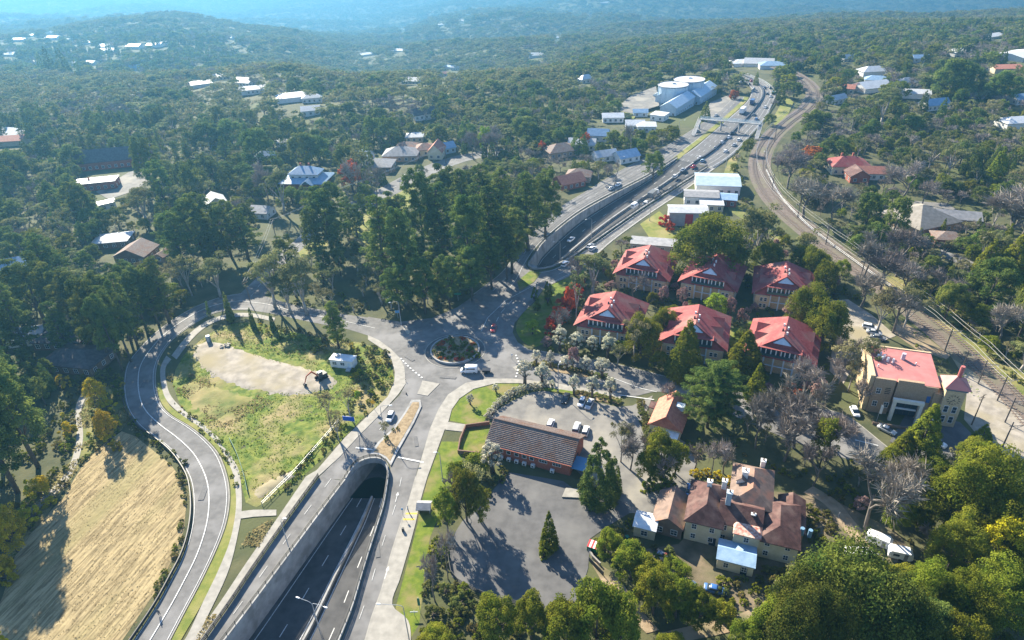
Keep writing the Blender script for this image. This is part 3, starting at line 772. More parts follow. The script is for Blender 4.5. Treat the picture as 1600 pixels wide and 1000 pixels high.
roof_grey = pm('grey_roof', (.22, .22, .225), (.32, .315, .32), .7, 6, .75, .25, 4, rand=.15)
roof_pale = pm('pale_iron_roof', (.36, .37, .38), (.47, .48, .49), .7, 6, .55, .2, 4, rand=.12)
roof_ware = pm('pale_blue_ribbed_roof', (.36, .47, .56), (.47, .57, .65), .7, 6, .5, .2, 4)
roof_blue = pm('blue_grey_iron_roof', (.20, .31, .44), (.28, .40, .53), .7, 6, .5, .2, 4, rand=.1)
roof_white = pm('white_roof', (.52, .53, .54), (.64, .65, .65), .7, 5, .5, .1, 3, rand=.08)
roof_terra = pm('terracotta_roof', (.33, .125, .085), (.44, .19, .125), 1.2, 6, .8, .3, 5, rand=.12)
roof_dark = pm('dark_roof', (.06, .055, .06), (.10, .095, .10), 1.0, 6, .8, .3, 5, rand=.15)
wall_tan = pm('tan_brick_wall', (.34, .235, .15), (.42, .30, .20), 3, 6, .9, .2, 9)
wall_tan2 = pm('buff_brick_wall', (.50, .375, .22), (.60, .46, .29), 3, 6, .9, .2, 9)
wall_brick = pm('red_brick_wall', (.27, .085, .055), (.36, .13, .085), 4, 6, .9, .3, 10)
wall_cream = pm('cream_wall', (.58, .50, .33), (.66, .58, .41), .8, 6, .9, .1, 4)
wall_white = pm('white_wall', (.66, .65, .62), (.74, .73, .70), .8, 5, .9, .1, 4, rand=.08)
wall_grey = pm('grey_wall', (.30, .30, .30), (.38, .38, .375), .8, 5, .9, .1, 4, rand=.15)
wall_brown = pm('brown_wall', (.16, .11, .08), (.22, .155, .11), .8, 5, .9, .1, 4, rand=.15)
wall_blue = pm('pale_blue_wall', (.36, .45, .52), (.44, .53, .60), .8, 5, .85, .1, 4)
glass = pm('window_glass', (.03, .045, .06), rough=.08, spec=.6)
vent_blue = pm('pale_blue_gable', (.50, .58, .64), (.58, .66, .72), 1, 4, .8)
red_door = pm('red_paint', (.42, .03, .035), (.5, .05, .045), 1, 4, .6)

_win = {}
def window_mesh(w, h, bars=1):
    k = (round(w, 2), round(h, 2), bars)
    if k not in _win:
        b = MB(); t = .09
        b.box(0, -.03, -t, w + 2 * t, .10, t); b.box(0, -.03, h, w + 2 * t, .10, t)
        for x in (-w / 2 - t / 2, w / 2 + t / 2): b.box(x, -.03, 0, t, .10, h)
        for i in range(bars): b.box(-w / 2 + w * (i + 1) / (bars + 1), -.025, 0, .06, .07, h)
        b.box(0, -.024, h * .5 - .03, w, .06, .06)
        g = MB().box(0, -.008, 0, w, .03, h)
        _win[k] = (b.mesh('window', white_p), g.mesh('pane', glass))
    return _win[k]
def window(parent, x, y, z, w, h, rz=0.0, bars=1):
    a, g = window_mesh(w, h, bars)
    o = inst('window', a, parent, (x, y, z), rz)
    inst('pane', g, o)
    return o

def hip_mb(w, d, h, rise, o=.5, rl=None, t=.22):
    b = MB(); W2, D2 = w / 2 + o, d / 2 + o
    rl = max(0.05, abs(w - d) / 2 if rl is None else rl / 2)
    E = [(-W2, -D2), (W2, -D2), (W2, D2), (-W2, D2)]
    R = [(-rl, 0), (rl, 0)] if w >= d else [(0, -rl), (0, rl)]
    v = [(x, y, h - t) for x, y in E] + [(x, y, h) for x, y in E] + [(x, y, h + rise) for x, y in R]
    f = [(3, 2, 1, 0), (0, 1, 5, 4), (1, 2, 6, 5), (2, 3, 7, 6), (3, 0, 4, 7)]
    f += [(4, 5, 9, 8), (5, 6, 9), (6, 7, 8, 9), (7, 4, 8)] if w >= d else [(4, 5, 8), (5, 6, 9, 8), (6, 7, 9), (7, 4, 8, 9)]
    return b.add(v, f)
def gable_mb(w, d, h, rise, o=.5, t=.22, ax='x'):
    """ridge along ax; only the two slopes and their thickness"""
    b = MB()
    if ax == 'y': w, d = d, w
    W2, D2 = w / 2 + o, d / 2 + o; s = rise / (d / 2); e = h - s * o
    v = []
    for x in (-W2, W2): v += [(x, -D2, e), (x, 0, h + rise), (x, D2, e), (x, D2, e - t), (x, 0, h + rise - t), (x, -D2, e - t)]
    if ax == 'y': v = [(-y, x, z) for x, y, z in v]
    return b.add(v, [(0, 1, 7, 6), (1, 2, 8, 7), (2, 3, 9, 8), (5, 0, 6, 11), (4, 5, 11, 10), (3, 4, 10, 9), (0, 5, 4, 1), (1, 4, 3, 2), (6, 7, 10, 11), (7, 8, 9, 10)][0:6] + [(5, 4, 1, 0), (4, 3, 2, 1), (6, 7, 10, 11), (7, 8, 9, 10)])
def walls_mb(w, d, h, rise=0, ax=None):
    b = MB(); W2, D2 = w / 2, d / 2
    b.add([(-W2, -D2, -.3), (W2, -D2, -.3), (W2, D2, -.3), (-W2, D2, -.3), (-W2, -D2, h), (W2, -D2, h), (W2, D2, h), (-W2, D2, h)], [(0, 1, 5, 4), (1, 2, 6, 5), (2, 3, 7, 6), (3, 0, 4, 7), (4, 5, 6, 7)])
    if ax == 'x':
        b.add([(-W2, -D2, h), (-W2, D2, h), (-W2, 0, h + rise - .05)], [(0, 2, 1)]); b.add([(W2, -D2, h), (W2, D2, h), (W2, 0, h + rise - .05)], [(0, 1, 2)])
    if ax == 'y':
        b.add([(-W2, -D2, h), (W2, -D2, h), (0, -D2, h + rise - .05)], [(0, 1, 2)]); b.add([(-W2, D2, h), (W2, D2, h), (0, D2, h + rise - .05)], [(0, 2, 1)])
    return b

HCL = []          # (column, row, half width, distance) of houses the photograph shows
def foot(x, y, w, d, rz, m=1.0):
    c, q = math.cos(rz), math.sin(rz)
    excl([(x + a * (w / 2 + m) * c - b * (d / 2 + m) * q, y + a * (w / 2 + m) * q + b * (d / 2 + m) * c) for a, b in ((-1, -1), (1, -1), (1, 1), (-1, 1))])
def house(label, px, py, w, d, h, deg, roof, wm, rm, rise=2.2, over=.5, wins=True, chim=0, name='house', cat='house', group=None, storeys=1, ex=True, dz=None):
    x, y, z = G(px, py)
    if z == 0.0: x, y = U(px, py, h)
    rz = math.radians(deg); HCL.append((px, py, max(w, d) * .5 * F / depth(x, y, z), y))
    t = thing(name, label, cat, (x, y, z), rz, group)
    ax = None if roof in ('hip', 'flat') else roof[-1]
    walls_mb(w, d, h, rise, ax).build('wall', wm, t)
    if roof == 'hip': r = hip_mb(w, d, h + .004, rise, over)
    elif roof == 'flat':
        r = MB().box(0, 0, h + .004, w + 2 * over, d + 2 * over, .3)
    else: r = gable_mb(w, d, h, rise, over, ax=ax)
    ro = r.build('roof', rm, t)
    for k in range(chim):
        MB().box((-.3 + .5 * k) * w * .6, .12 * d, h + rise * .35, .8, .8, rise * .65 + 1.1).build('chimney', wall_brick, ro)
    if wins:
        for s in range(storeys):
            zz = .9 + s * h / storeys
            n = max(1, int(w / 3.2))
            for i in range(n): window(t, -w / 2 + w * (i + .5) / n, -d / 2 - .01, zz, 1.3, min(1.4, h / storeys - 1.2))
            n = max(1, int(d / 3.6))
            for i in range(n):
                window(t, -w / 2 - .01, -d / 2 + d * (i + .5) / n, zz, 1.2, min(1.3, h / storeys - 1.2), -PI / 2)
                window(t, w / 2 + .01, -d / 2 + d * (i + .5) / n, zz, 1.2, min(1.3, h / storeys - 1.2), PI / 2)
    if ex: foot(x, y, w, d, rz, 1.2)
    return t

# ------------------------------------------------------------------ six red-roofed apartment houses
def apartment_parts():
    W2, D2, E, R = 10.2, 10.4, 5.6, 11.6
    fr, bk = -7.0, 5.2
    P = {}
    b = MB()
    def slope(pts, t=.25):
        n = len(pts); b.add(list(pts) + [(p[0], p[1], p[2] - t) for p in pts], [tuple(range(n)), tuple(reversed(range(n, 2 * n)))] + [((i + 1) % n, i, n + i, n + (i + 1) % n) for i in range(n)])
    slope([(-W2, -D2, E), (0, fr, R), (0, bk, R), (-W2, D2, E)])
    slope([(W2, -D2, E), (W2, D2, E), (0, bk, R), (0, fr, R)])
    slope([(W2, D2, E), (-W2, D2, E), (0, bk, R)])
    P['roof'] = b.mesh('roof', tile_red)
    # front: steep tiled slope set behind the rakes
    b = MB(); k = .55
    b.add([(-W2 + .8, -D2 + k, E - .35), (W2 - .8, -D2 + k, E - .35), (0, fr + k, R - .5), (-W2 + .8, -D2 + k + .3, E - .35), (W2 - .8, -D2 + k + .3, E - .35), (0, fr + k + .3, R - .5)], [(0, 1, 2), (5, 4, 3), (1, 0, 3, 4)])
    P['front_slope'] = b.mesh('front_slope', tile_redw)
    b = MB(); yv = fr + k - .12
    f = lambda z: -D2 + k + (fr + D2) * (z - E + .35) / (R - E - .15)
    z0 = R - 2.2
    hw = (W2 - .8) * (R - .5 - z0) / (R - E - .15) - .25
    b.add([(-hw, f(z0) - .55, z0), (hw, f(z0) - .55, z0), (0, fr + .15, R - .42), (-hw, f(z0), z0), (hw, f(z0), z0), (0, fr + .6, R - .42)], [(0, 1, 2), (1, 4, 5, 2), (4, 3, 5), (3, 0, 2, 5), (0, 3, 4, 1)])
    P['gable_vent'] = b.mesh('gable_vent', vent_blue)
    # balcony band
    b = MB(); y0 = -D2 + .35
    b.box(0, y0 + 1.1, E - .1, 11.4, 2.2, .35); b.box(0, y0 + 1.6, E + 2.62, 11.6, 2.6, .16)
    for x in (-5.6, 0, 5.6): b.box(x, y0 + 1.45, E + .25, .3, 1.9, 2.36)
    P['balcony'] = b.mesh('balcony', tile_redw)
    b = MB(); b.box(0, y0 + .08, E + .25, 11.0, .06, .85)
    P['balustrade'] = b.mesh('balustrade', pm('dark_glass_rail', (.05, .09, .10), rough=.15, spec=.6))
    b = MB()
    for x in (-5.3, -3.9, -2.5, -1.1, .3, 1.3, 2.6, 4.0, 5.3): b.box(x, y0 + .52, E + .25, .32, .08, 2.36)
    P['shutters'] = b.mesh('shutters', white_p)
    P['balcony_glass'] = MB().box(0, y0 + .62, E + .25, 10.8, .1, 2.36).mesh('balcony_glass', glass)
    b = MB(); b.box(0, .2, -.3, 2 * W2 - 2.2, 2 * D2 - 2.4, E + .1)
    for x in (-6.6, 6.6): b.box(x, -D2 + .75, 0, 4.6, 1.2, E - .4)
    P['wall'] = b.mesh('wall', wall_tan2)
    b = MB()
    for x in (-4.1, -1.4, 1.4, 4.1): b.box(x, -D2 + .5, 0, .4, .4, E - .25)
    b.box(0, -D2 + .55, 2.7, 8.4, .25, .25)
    P['veranda'] = b.mesh('veranda', vent_blue)
    # dormers
    for i, (sx, yc) in enumerate(((-1, -2.6), (-1, 3.0), (1, -2.6), (1, 3.0))):
        b = MB(); sl = (R - E) / W2; xo = 7.9; zb = E + sl * (W2 - xo); zp = zb + 2.1; xi = W2 - (zp - E) / sl; w2 = 2.2; t = .3
        A, B_, Pk, Q = (sx * xo, yc - w2, zb), (sx * xo, yc + w2, zb), (sx * (xo + t), yc, zp), (sx * xi, yc, zp)
        A2, B2 = (sx * (xo + t), yc - w2 - .3, zb - .1), (sx * (xo + t), yc + w2 + .3, zb - .1)
        b.add([A2, Pk, Q, B2], [(0, 1, 2), (1, 3, 2)])
        b.k = 1; b.add([A, B_, (sx * xo, yc, zp - .25)], [(0, 1, 2)]); b.k = 0
        P['dormer%d' % i] = b.mesh('dormer', [tile_red, vent_blue])
    for i in range(4):
        b = MB(); b.box(-.6 if i % 2 else .7, -4.8 + 1.5 * i, R - .9, .45, .45, 1.3)
        P['chimney%d' % i] = b.mesh('vent_pipe', white_p if i != 1 else dark_metal)
    return P
APT = apartment_parts()
def apartment(corners, label, first=[None]):
    c = [U(a, b, 5.6) for a, b in corners]
    x = sum(p[0] for p in c) / 4; y = sum(p[1] for p in c) / 4
    rz = math.atan2(c[1][1] - c[0][1] + c[2][1] - c[3][1], c[1][0] - c[0][0] + c[2][0] - c[3][0])
    t = thing('apartment_house', label, 'apartment building', (x, y, 0), rz, 'red roofed apartment houses')
    for k, m in APT.items():
        if k.startswith('dormer') or k.startswith('chimney'): continue
        inst(m.name, m, t)
    ro = [o for o in t.children if o.name.startswith('roof')][0]
    for k, m in APT.items():
        if k.startswith('dormer') or k.startswith('chimney'): inst(m.name, m, ro)
    for x0 in (-6.9, -5.6, 5.6, 6.9):
        for z in (.8, 3.2): window(t, x0, -10.26, z, .8, 1.3, 0, 0)
    for yy in (-6, -2, 2, 6):
        for z in (.8, 3.2):
            window(t, 9.11, yy, z, 1.1, 1.3, PI / 2, 1); window(t, -9.11, yy, z, 1.1, 1.3, -PI / 2, 1)
    foot(x, y, 19, 19, rz, 1.5)
    return t
apartment([(960, 428), (1043, 440), (1060, 402), (980, 391)], 'red roofed apartment house at the back left of the six, beside the slip road')
apartment([(1064, 442), (1154, 456), (1162, 417), (1079, 401)], 'red roofed apartment house in the middle of the back row of three')
apartment([(1176, 457), (1268, 468), (1272, 428), (1185, 418)], 'red roofed apartment house at the right end of the back row, beside the railway')
apartment([(897, 512), (980, 524), (1020, 474), (928, 459)], 'red roofed apartment house at the front left, beside the red leaved hedge')
apartment([(1031, 540), (1132, 553), (1144, 492), (1043, 477)], 'red roofed apartment house in the middle of the front row behind a cypress')
apartment([(1175, 553), (1279, 580), (1277, 513), (1168, 496.5)], 'red roofed apartment house at the right end of the front row nearest the clock tower')

# ------------------------------------------------------------------ brick hall with its walled lawn
def hall():
    c = [(-8.2, 130.3), (12.8, 121.2), (17.5, 131.8), (-2.8, 140.9)]
    x = sum(p[0] for p in c) / 4; y = sum(p[1] for p in c) / 4; rz = math.atan2(-9.1, 21)
    t = thing('brick_hall', 'long low red brick hall with a brown tiled gable roof between the two car parks', 'hall', (x, y, 0), rz)
    w, d, h = 22.0, 11.0, 4.1
    walls_mb(w, d, h, 3.4, 'x').build('wall', wall_brick, t)
    r = gable_mb(w, d, h, 3.4, .55).build('roof', tile_brown, t)
    MB().bar((-w / 2 - .5, 0, h + 3.45), (w / 2 + .5, 0, h + 3.45), .3, .2).build('ridge_cap', pm('ridge_tiles', (.10, .07, .06), rough=.9), r)
    b = MB()
    for s in (-1, 1):
        for k in range(1, 15):
            q = k / 15; b.bar((-w / 2 - .5, s * (d / 2 + .5) * (1 - q), h - .28 + 3.7 * q + .02), (w / 2 + .5, s * (d / 2 + .5) * (1 - q), h - .28 + 3.7 * q + .02), .10, .05)
    b.build('tile_courses', tile_brown, r, kind='stuff')
    MB().bar((-w / 2 - .5, -d / 2 - .6, h - .3), (w / 2 + .5, -d / 2 - .6, h - .3), .16).build('gutter', wall_brick, r)
    for i, xx in enumerate((-7.3, -5.2, -3.1, -1.0, 1.0)): window(t, xx, -d / 2 - .01, 2.0, 1.0, 1.7, 0, 0)
    for xx in (4.0, 7.6): window(t, xx, -d / 2 - .01, 2.1, 2.0, 1.5, 0, 2)
    for xx in (-7.3, -5.2, -3.1, -1.0, 1.3, 6.4):
        o = MB().box(xx + .2, -d / 2 - .55, .3, 1.0, .7, .85).build('air_conditioner', white_p, t)
        MB().cyl(0, 0, 0, .04, .28, n=10).build('fan_grille', dark_metal, o).matrix_local = Matrix.Translation((xx + .2, -d / 2 - .9, .72)) @ Matrix.Rotation(PI / 2, 4, 'X')
    MB().box(w / 2 + 2.0, -d / 2 + 2.4, 2.5, 3.6, 4.6, .15).build('porch_roof', pm('blue_tarp', (.10, .25, .42), rough=.5), t)
    b = MB()
    for yy in (.4, 4.4): b.box(w / 2 + 3.6, -d / 2 + yy, 0, .15, .15, 2.5)
    b.build('porch_posts', white_p, t)
    MB().box(w / 2 + .06, 0, 0, .1, 1.8, 2.3).build('door', glass, t)
    foot(x, y, w + 3, d, rz, 1.0)
hall()
bw = wall_brown
wl_ = W([(757, 712), (716, 708), (719, 690), (728, 668), (765, 663)])
wall_thing('brown brick wall around the small square lawn beside the brick hall', wl_, .35, 1.1, pm('brown_brick', (.17, .105, .075), (.24, .15, .105), 4, 6, .9, .3, 9), -.1, name='garden_wall')

# ------------------------------------------------------------------ lodge
def lodge():
    x, y, rz = 41.0, 139.6, math.radians(-26)
    t = thing('lodge', 'small cream cottage with a steep terracotta gable roof beside the big cedar', 'cottage', (x, y, 0), rz)
    w, d, h = 8.0, 11.0, 3.4
    walls_mb(w, d, h, 3.6, 'y').build('wall', wall_cream, t)
    r = gable_mb(w, d, h, 3.6, .5, ax='y').build('roof', roof_terra, t)
    b = MB().add([(-4.6, -5.9, 3.1), (4.6, -5.9, 3.1), (0, -5.55, 6.5), (-4.6, -5.6, 3.1), (4.6, -5.6, 3.1)], [(0, 1, 2), (1, 0, 3, 4)])
    b.build('gable_tiles', roof_terra, t)
    MB().box(-4.6, 2.8, 2.6, 3.2, 3.0, .2).build('porch_roof', tile_rust, t)
    b = MB(); b.box(-4.6, 2.8, 0, 2.9, 2.7, 2.6); b.build('porch', wall_cream, t)
    dm = MB(); dm.box(2.0, 1.5, 4.6, 2.6, 2.0, 1.4); dm.build('dormer', vent_blue, r)
    window(t, 3.31, 1.5, 4.9, 1.2, .8, PI / 2); 
    for xx in (-2.2, 0.2): window(t, xx, -d / 2 - .01, 1.3, 1.3, 1.3)
    MB().box(1.6, -d / 2 - 1.5, 2.4, 4.6, 2.8, .12).build('awning', white_p, t)
    b = MB()
    for xx in (-.5, 3.7): b.box(xx, -d / 2 - 2.8, 0, .12, .12, 2.4)
    b.build('awning_posts', white_p, t)
    foot(x, y, w + 3, d + 3, rz, .8)
lodge()

# ------------------------------------------------------------------ building with the clock tower
def clock_building():
    rz = math.atan2(137.5 - 142.4, 109.2 - 94.9)
    t = thing('clock_building', 'large tan brick building with a pink roof and a clock tower beside the railway', 'building', (94.9, 142.4, 0), rz)
    w, d, h = 15.1, 14.6, 10.4
    b = MB(); b.box(w / 2, d / 2 + .15, -.3, w, d - .3, h + .3); b.build('wall', wall_tan, t)
    MB().box(-.55, d / 2, -.3, 1.1, d + .4, h + 1.3).build('parapet_wall', wall_tan2, t)
    MB().box(w / 2 + .2, d + .25, h - .4, w + .4, .5, 1.6).build('parapet_wall', wall_tan2, t)
    r = MB().add([(.0, -.3, h + .2), (w + .3, -.3, h + .2), (w + .3, d, h + 1.0), (0, d, h + 1.0), (0, -.3, h + .005), (w + .3, -.3, h + .005), (w + .3, d, h + .005), (0, d, h + .005)], [(0, 1, 2, 3), (0, 4, 5, 1), (1, 5, 6, 2), (2, 6, 7, 3), (3, 7, 4, 0)]).build('roof', tile_pink, t)
    for i, (xx, yy, s, hh) in enumerate(((1.6, 9.2, .5, 1.0), (2.4, 10.3, .45, 1.1), (2.6, 8.6, .5, .9), (3.2, 9.6, .5, .9), (3.9, 8.2, .55, 1.0), (5.2, 8.0, .5, .9), (1.2, 5.0, .3, .5), (10.8, 8.5, .3, .4))):
        MB().cyl(xx, yy, h + .6, h + .9 + hh, s * .55, s * .55, 8).build('roof_vent', white_p, r)
    MB().cyl(7.9, 10.2, h + .6, h + 2.6, .55, .55, 10).build('roof_flue', pm('flue', (.45, .40, .45), rough=.6), r)
    # front: stepped bays, canopy and portal
    MB().box(2.5, -.35, -.2, 4.9, .7, h + .9).build('front_bay', wall_tan, t)
    MB().box(8.4, -.45, 4.4, 6.0, .9, h - 3.3).build('front_bay', wall_tan, t)
    MB().box(13.2, -.3, -.2, 3.4, .6, h + .3).build('front_bay', wall_tan, t)
    pb = MB(); pb.box(5.4, -3.0, 0, .8, .8, 6.2); pb.box(11.6, -3.0, 0, .8, .8, 6.2); pb.box(8.5, -3.0, 6.2, 7.2, .9, .9)
    pb.build('portal', pm('pale_stone', (.60, .58, .50), (.68, .66, .58), 1, 5, .85), t)
    MB().box(8.5, -1.2, 1.0, 5.6, .2, 4.9).build('entrance_glass', glass, t)
    MB().box(8.5, -1.5, 3.0, 5.4, .5, .3).build('entrance_canopy', white_p, t)
    for k in range(5):
        MB().box(8.5 - 2.8 + 1.4 * k, -1.33, 1.0, .12, .1, 4.9).build('mullion', dark_metal, t)
    for k in range(4): MB().box(3.6, -.73, 6.6 + .55 * k, 1.3, .06, .22).build('vent_slat', dark_metal, t)
    for xx, zz in ((1.5, 2.2), (1.5, 6.4), (4.2, 2.2)): window(t, xx, -.71, zz, 1.0, 1.6)
    for yy in (2.5, 6.5, 10.5): window(t, -1.11, yy, 5.5, 1.1, 1.6, -PI / 2); 
    MB().box(13.4, -.64, 5.6, .9, .08, 2.0).build('blue_sign', pm('blue_sign', (.04, .12, .32), rough=.5), t)
    # tower
    tx, ty, tw, th = 18.4, .2, 4.5, 12.2
    MB().box(tx, ty, -.3, tw, tw, th + .3).build('tower_wall', wall_tan2, t)
    MB().box(tx, ty, th - .8, tw + .5, tw + .5, .8).build('tower_cornice', pm('grey_band', (.14, .17, .20), rough=.7), t)
    tr = MB(); e = tw / 2 + .8
    tr.add([(tx - e, ty - e, th + .01), (tx + e, ty - e, th + .01), (tx + e, ty + e, th + .01), (tx - e, ty + e, th + .01), (tx, ty, th + 2.6)], [(3, 2, 1, 0), (0, 1, 4), (1, 2, 4), (2, 3, 4), (3, 0, 4)])
    tr = tr.build('tower_roof', tile_pink, t)
    MB().cyl(tx + .2, ty, th + 1.6, th + 5.4, .55, .5, 12).build('tower_spire', pm('spire', (.42, .13, .12), rough=.6), tr)
    def clock(side):
        y0 = ty - tw / 2 - .02 if side == 0 else None
        M4 = Matrix.Translation((tx, ty - tw / 2 - .02, 8.6)) if side == 0 else Matrix.Translation((tx - tw / 2 - .02, ty, 8.6)) @ Matrix.Rotation(-PI / 2, 4, 'Z')
        f = MB(); n = 28
        f.add([(1.55 * math.cos(2 * PI * k / n), -.04, 1.55 * math.sin(2 * PI * k / n)) for k in range(n)], [tuple(range(n))])
        o = f.build('clock_face', wall_tan2, t); o.matrix_local = M4
        m = MB()
        for k in range(12):
            a = 2 * PI * k / 12; m.bar((1.02 * math.sin(a), -.08, 1.02 * math.cos(a)), (1.5 * math.sin(a), -.08, 1.5 * math.cos(a)), .24, .08)
        m.build('hour_marks', dark_metal, o)
        hd = MB(); hd.bar((.25, -.12, .25), (-.75, -.12, -.75), .13, .05); hd.build('clock_hand', dark_metal, o)
        hd = MB(); hd.bar((0, -.15, 0), (.5, -.15, -.3), .16, .05); hd.build('clock_hand', dark_metal, o)
    clock(0); clock(1)
    for zz in (1.4, 4.6):
        for xx in (-.95, .95): window(t, tx + xx, ty - tw / 2 - .01, zz, .95, 1.9, 0, 0)
        window(t, tx - tw / 2 - .01, ty, zz, 1.0, 1.9, -PI / 2, 0)
    MB().box(16.4, 3.2, -.3, 4.4, 8.5, 9.4).build('link_block', wall_tan, t)
    foot(94.9 + 9.5 * math.cos(rz) - 6 * math.sin(rz), 142.4 + 9.5 * math.sin(rz) + 6 * math.cos(rz), 24, 17, rz, 1.5)
    for lx in (2.2, 14.3):
        wx, wy = 94.9 + lx * math.cos(rz) + 4.5 * math.sin(rz), 142.4 + lx * math.sin(rz) - 4.5 * math.cos(rz)
        f = thing('banner_pole', 'white vertical banner on a pole %s' % ('left of the clock building entrance' if lx < 5 else 'in front of the clock tower'), 'banner', (wx, wy, 0), rz)
        MB().cyl(0, 0, 0, 5.6, .07, .05, 6).build('pole', grey_metal, f); MB().box(.35, 0, 2.6, .6, .04, 2.8).build('flag', white_p, f)
    rx = 94.9 + 2 * math.cos(rz) + 6 * math.sin(rz); ry = 142.4 + 2 * math.sin(rz) - 6 * math.cos(rz)
    wall_thing('low brown retaining wall at the foot of the clock building forecourt', [(rx - 1, ry + .3), (rx + 9, ry - 3.2)], .4, .8, wall_brown, -.1, name='low_wall')
clock_building()

# ------------------------------------------------------------------ old guesthouse
def guesthouse():
    t = thing('guesthouse', 'rambling old cream guesthouse with several rusty hipped iron roofs', 'guesthouse', (46, 103, 0), math.radians(-21))
    ax = math.radians(-21); c, q = math.cos(ax), math.sin(ax)
    def lo(x, y): return ((x - 46) * c + (y - 103) * q, -(x - 46) * q + (y - 103) * c)
    def block(x, y, w, d, h, wm, rm, rise, roof='hip', rl=None, over=.45, win=(1, 1, 1, 0), st=2):
        lx, ly = lo(x, y)
        sub = walls_mb(w, d, h, rise, roof[-1] if roof[0] == 'g' else None).build('wall', wm, t); sub.location = (lx, ly, 0)
        r = (hip_mb(w, d, h + .004, rise, over, rl) if roof == 'hip' else gable_mb(w, d, h, rise, over, ax=roof[-1])).build('roof', rm, t); r.location = (lx, ly, 0)
        for s in range(st):
            zz = 1.0 + 2.9 * s
            if win[0]:
                n = max(1, int(w / 3)); [window(t, lx - w / 2 + w * (i + .5) / n, ly - d / 2 - .01, zz, .9, 1.3) for i in range(n)]
            if win[1]:
                n = max(1, int(d / 3)); [window(t, lx - w / 2 - .01, ly - d / 2 + d * (i + .5) / n, zz, .9, 1.3, -PI / 2) for i in range(n)]
            if win[2]:
                n = max(1, int(d / 3)); [window(t, lx + w / 2 + .01, ly - d / 2 + d * (i + .5) / n, zz, .9, 1.3, PI / 2) for i in range(n)]
        foot(x, y, w, d, ax, 1)
        return r
    r1 = block(41.4, 105.6, 7.4, 12.2, 6.0, wall_cream, tile_rust, 2.8, 'hip', 6.0)
    block(48.0, 102.6, 9.0, 8.0, 5.7, wall_cream, tile_rust, 2.5, 'gx', over=.1)
    r3 = block(52.6, 109.6, 8.4, 12.5, 6.5, wall_cream, tile_tan, 2.7, 'hip', 6.5)
    block(55.5, 100.2, 8.0, 12.0, 5.2, wall_cream, tile_rust, 2.2, 'hip', 6.0)
    r5 = block(60.0, 104.0, 5.0, 9.5, 3.6, wall_tan, tile_rust, 1.4, 'gy', st=1)
    r4 = block(48.3, 98.8, 5.2, 5.2, 5.9, wall_cream, tile_rust2, .35, 'hip', 4.6, .25)
    b4 = block(45.0, 94.4, 7.2, 5.2, 3.2, wall_cream, roof_blue, .7, 'gx', over=.3, st=1)
    def ch(x, y, z, h, s, m=wall_tan2):
        lx, ly = lo(x, y); o = MB().box(lx, ly, z, s, s, h); o.box(lx, ly, z + h, s + .25, s + .25, .18); o.build('chimney', m, t)
        MB().cyl(lx, ly, z + h + .18, z + h + .7, .18, .15, 6).build('chimney_pot', tile_rust, t)
    ch(42.4, 108.4, 8.0, 1.8, 1.0, wall_white); ch(45.2, 103.6, 7.6, 3.6, 1.1, pm('blue_stack', (.40, .47, .52), rough=.8)); ch(45.8, 108.6, 7.4, 2.2, 1.0, wall_white)
    ch(51.0, 110.8, 7.6, 2.6, 1.3, wall_white); ch(49.9, 100.7, 6.0, 1.5, .8, wall_white); ch(56.8, 115.4, 6.8, 1.8, 1.0, wall_white)
    lx, ly = lo(50.9, 112.3)
    dm = walls_mb(1.9, 3.4, 8.6, 1.0, 'y').build('dormer', wall_white, t); dm.location = (lx, ly - 1.2, 0)
    dr = gable_mb(1.9, 3.6, 8.6, .9, .2, ax='y').build('dormer_roof', tile_tan, t); dr.location = (lx, ly - 1.2, 0)
    lx, ly = lo(60.2, 101.5)
    for k in range(2): MB().cyl(lx + .8 + 1.6 * k, ly - 3.4, 3.6, 5.6, .45, .45, 10).build('water_tank', pm('tank_blue', (.16, .28, .40), rough=.5), t)
    # door and bay on the cream front
    lx, ly = lo(41.4, 105.6); MB().box(lx + 2.3, ly - 6.13, 0, 1.4, .08, 2.4).build('door', glass, t)
    lx, ly = lo(45.0, 94.4); MB().box(lx + 1.8, ly - 2.62, 0, 1.3, .06, 2.2).build('door', glass, t)
guesthouse()
house('small cream shed with a white iron roof left of the old guesthouse', 1010, 813, 4.6, 4.4, 3.3, -21, 'gx', wall_cream, roof_white, .7, .3, True, name='shed', cat='shed')
house('brown weatherboard barn with a faded iron gable roof between shed and guesthouse', 1049, 795, 6.4, 9.5, 3.6, -23, 'gy', wall_brown, tile_tan, 2.2, .35, True, name='barn', cat='barn')

# ------------------------------------------------------------------ other houses, each with its own look
hs = house
mansion = hs('two storey house with a pale blue grey iron roof among dark trees', 478, 268, 15, 8.5, 7.0, -8, 'hip', wall_white, roof_blue, 3.0, .6, True, 2, storeys=2)
hip_mb(23, 17, 3.6, 3.0, .5, 12).build('veranda_roof', roof_blue, mansion)
walls_mb(20, 14, 3.3).build('lower_wall', wall_brick, mansion)
gable_mb(6, 5, 3.4, 2.2, .4, ax='y').build('gable', roof_blue, mansion).location = (3.5, -8.4, .3)
hs('cream house with a grey gable roof between two dark conifers', 335, 312, 9, 10, 3.6, 30, 'gy', wall_cream, roof_pale, 2.6)
hs('house with a faded rust and white roof above the pines', 176, 371, 14, 10, 3.2, 8, 'hip', wall_brown, roof_pale, 1.6)
hs('brown house with a wide grey brown gable facing the road', 212, 391, 13, 11, 3.6, -6, 'gy', wall_brown, tile_brown, 3.0)
hs('narrow tan roofed outbuilding right of the brown gabled house', 258, 393, 4.5, 9, 2.8, -14, 'gy', wall_tan, tile_tan, 1.2)
hs('small white flat roofed shed beside the long red building', 166, 316, 7, 5, 3.2, 35, 'flat', wall_white, roof_white, .3, name='shed', cat='shed')
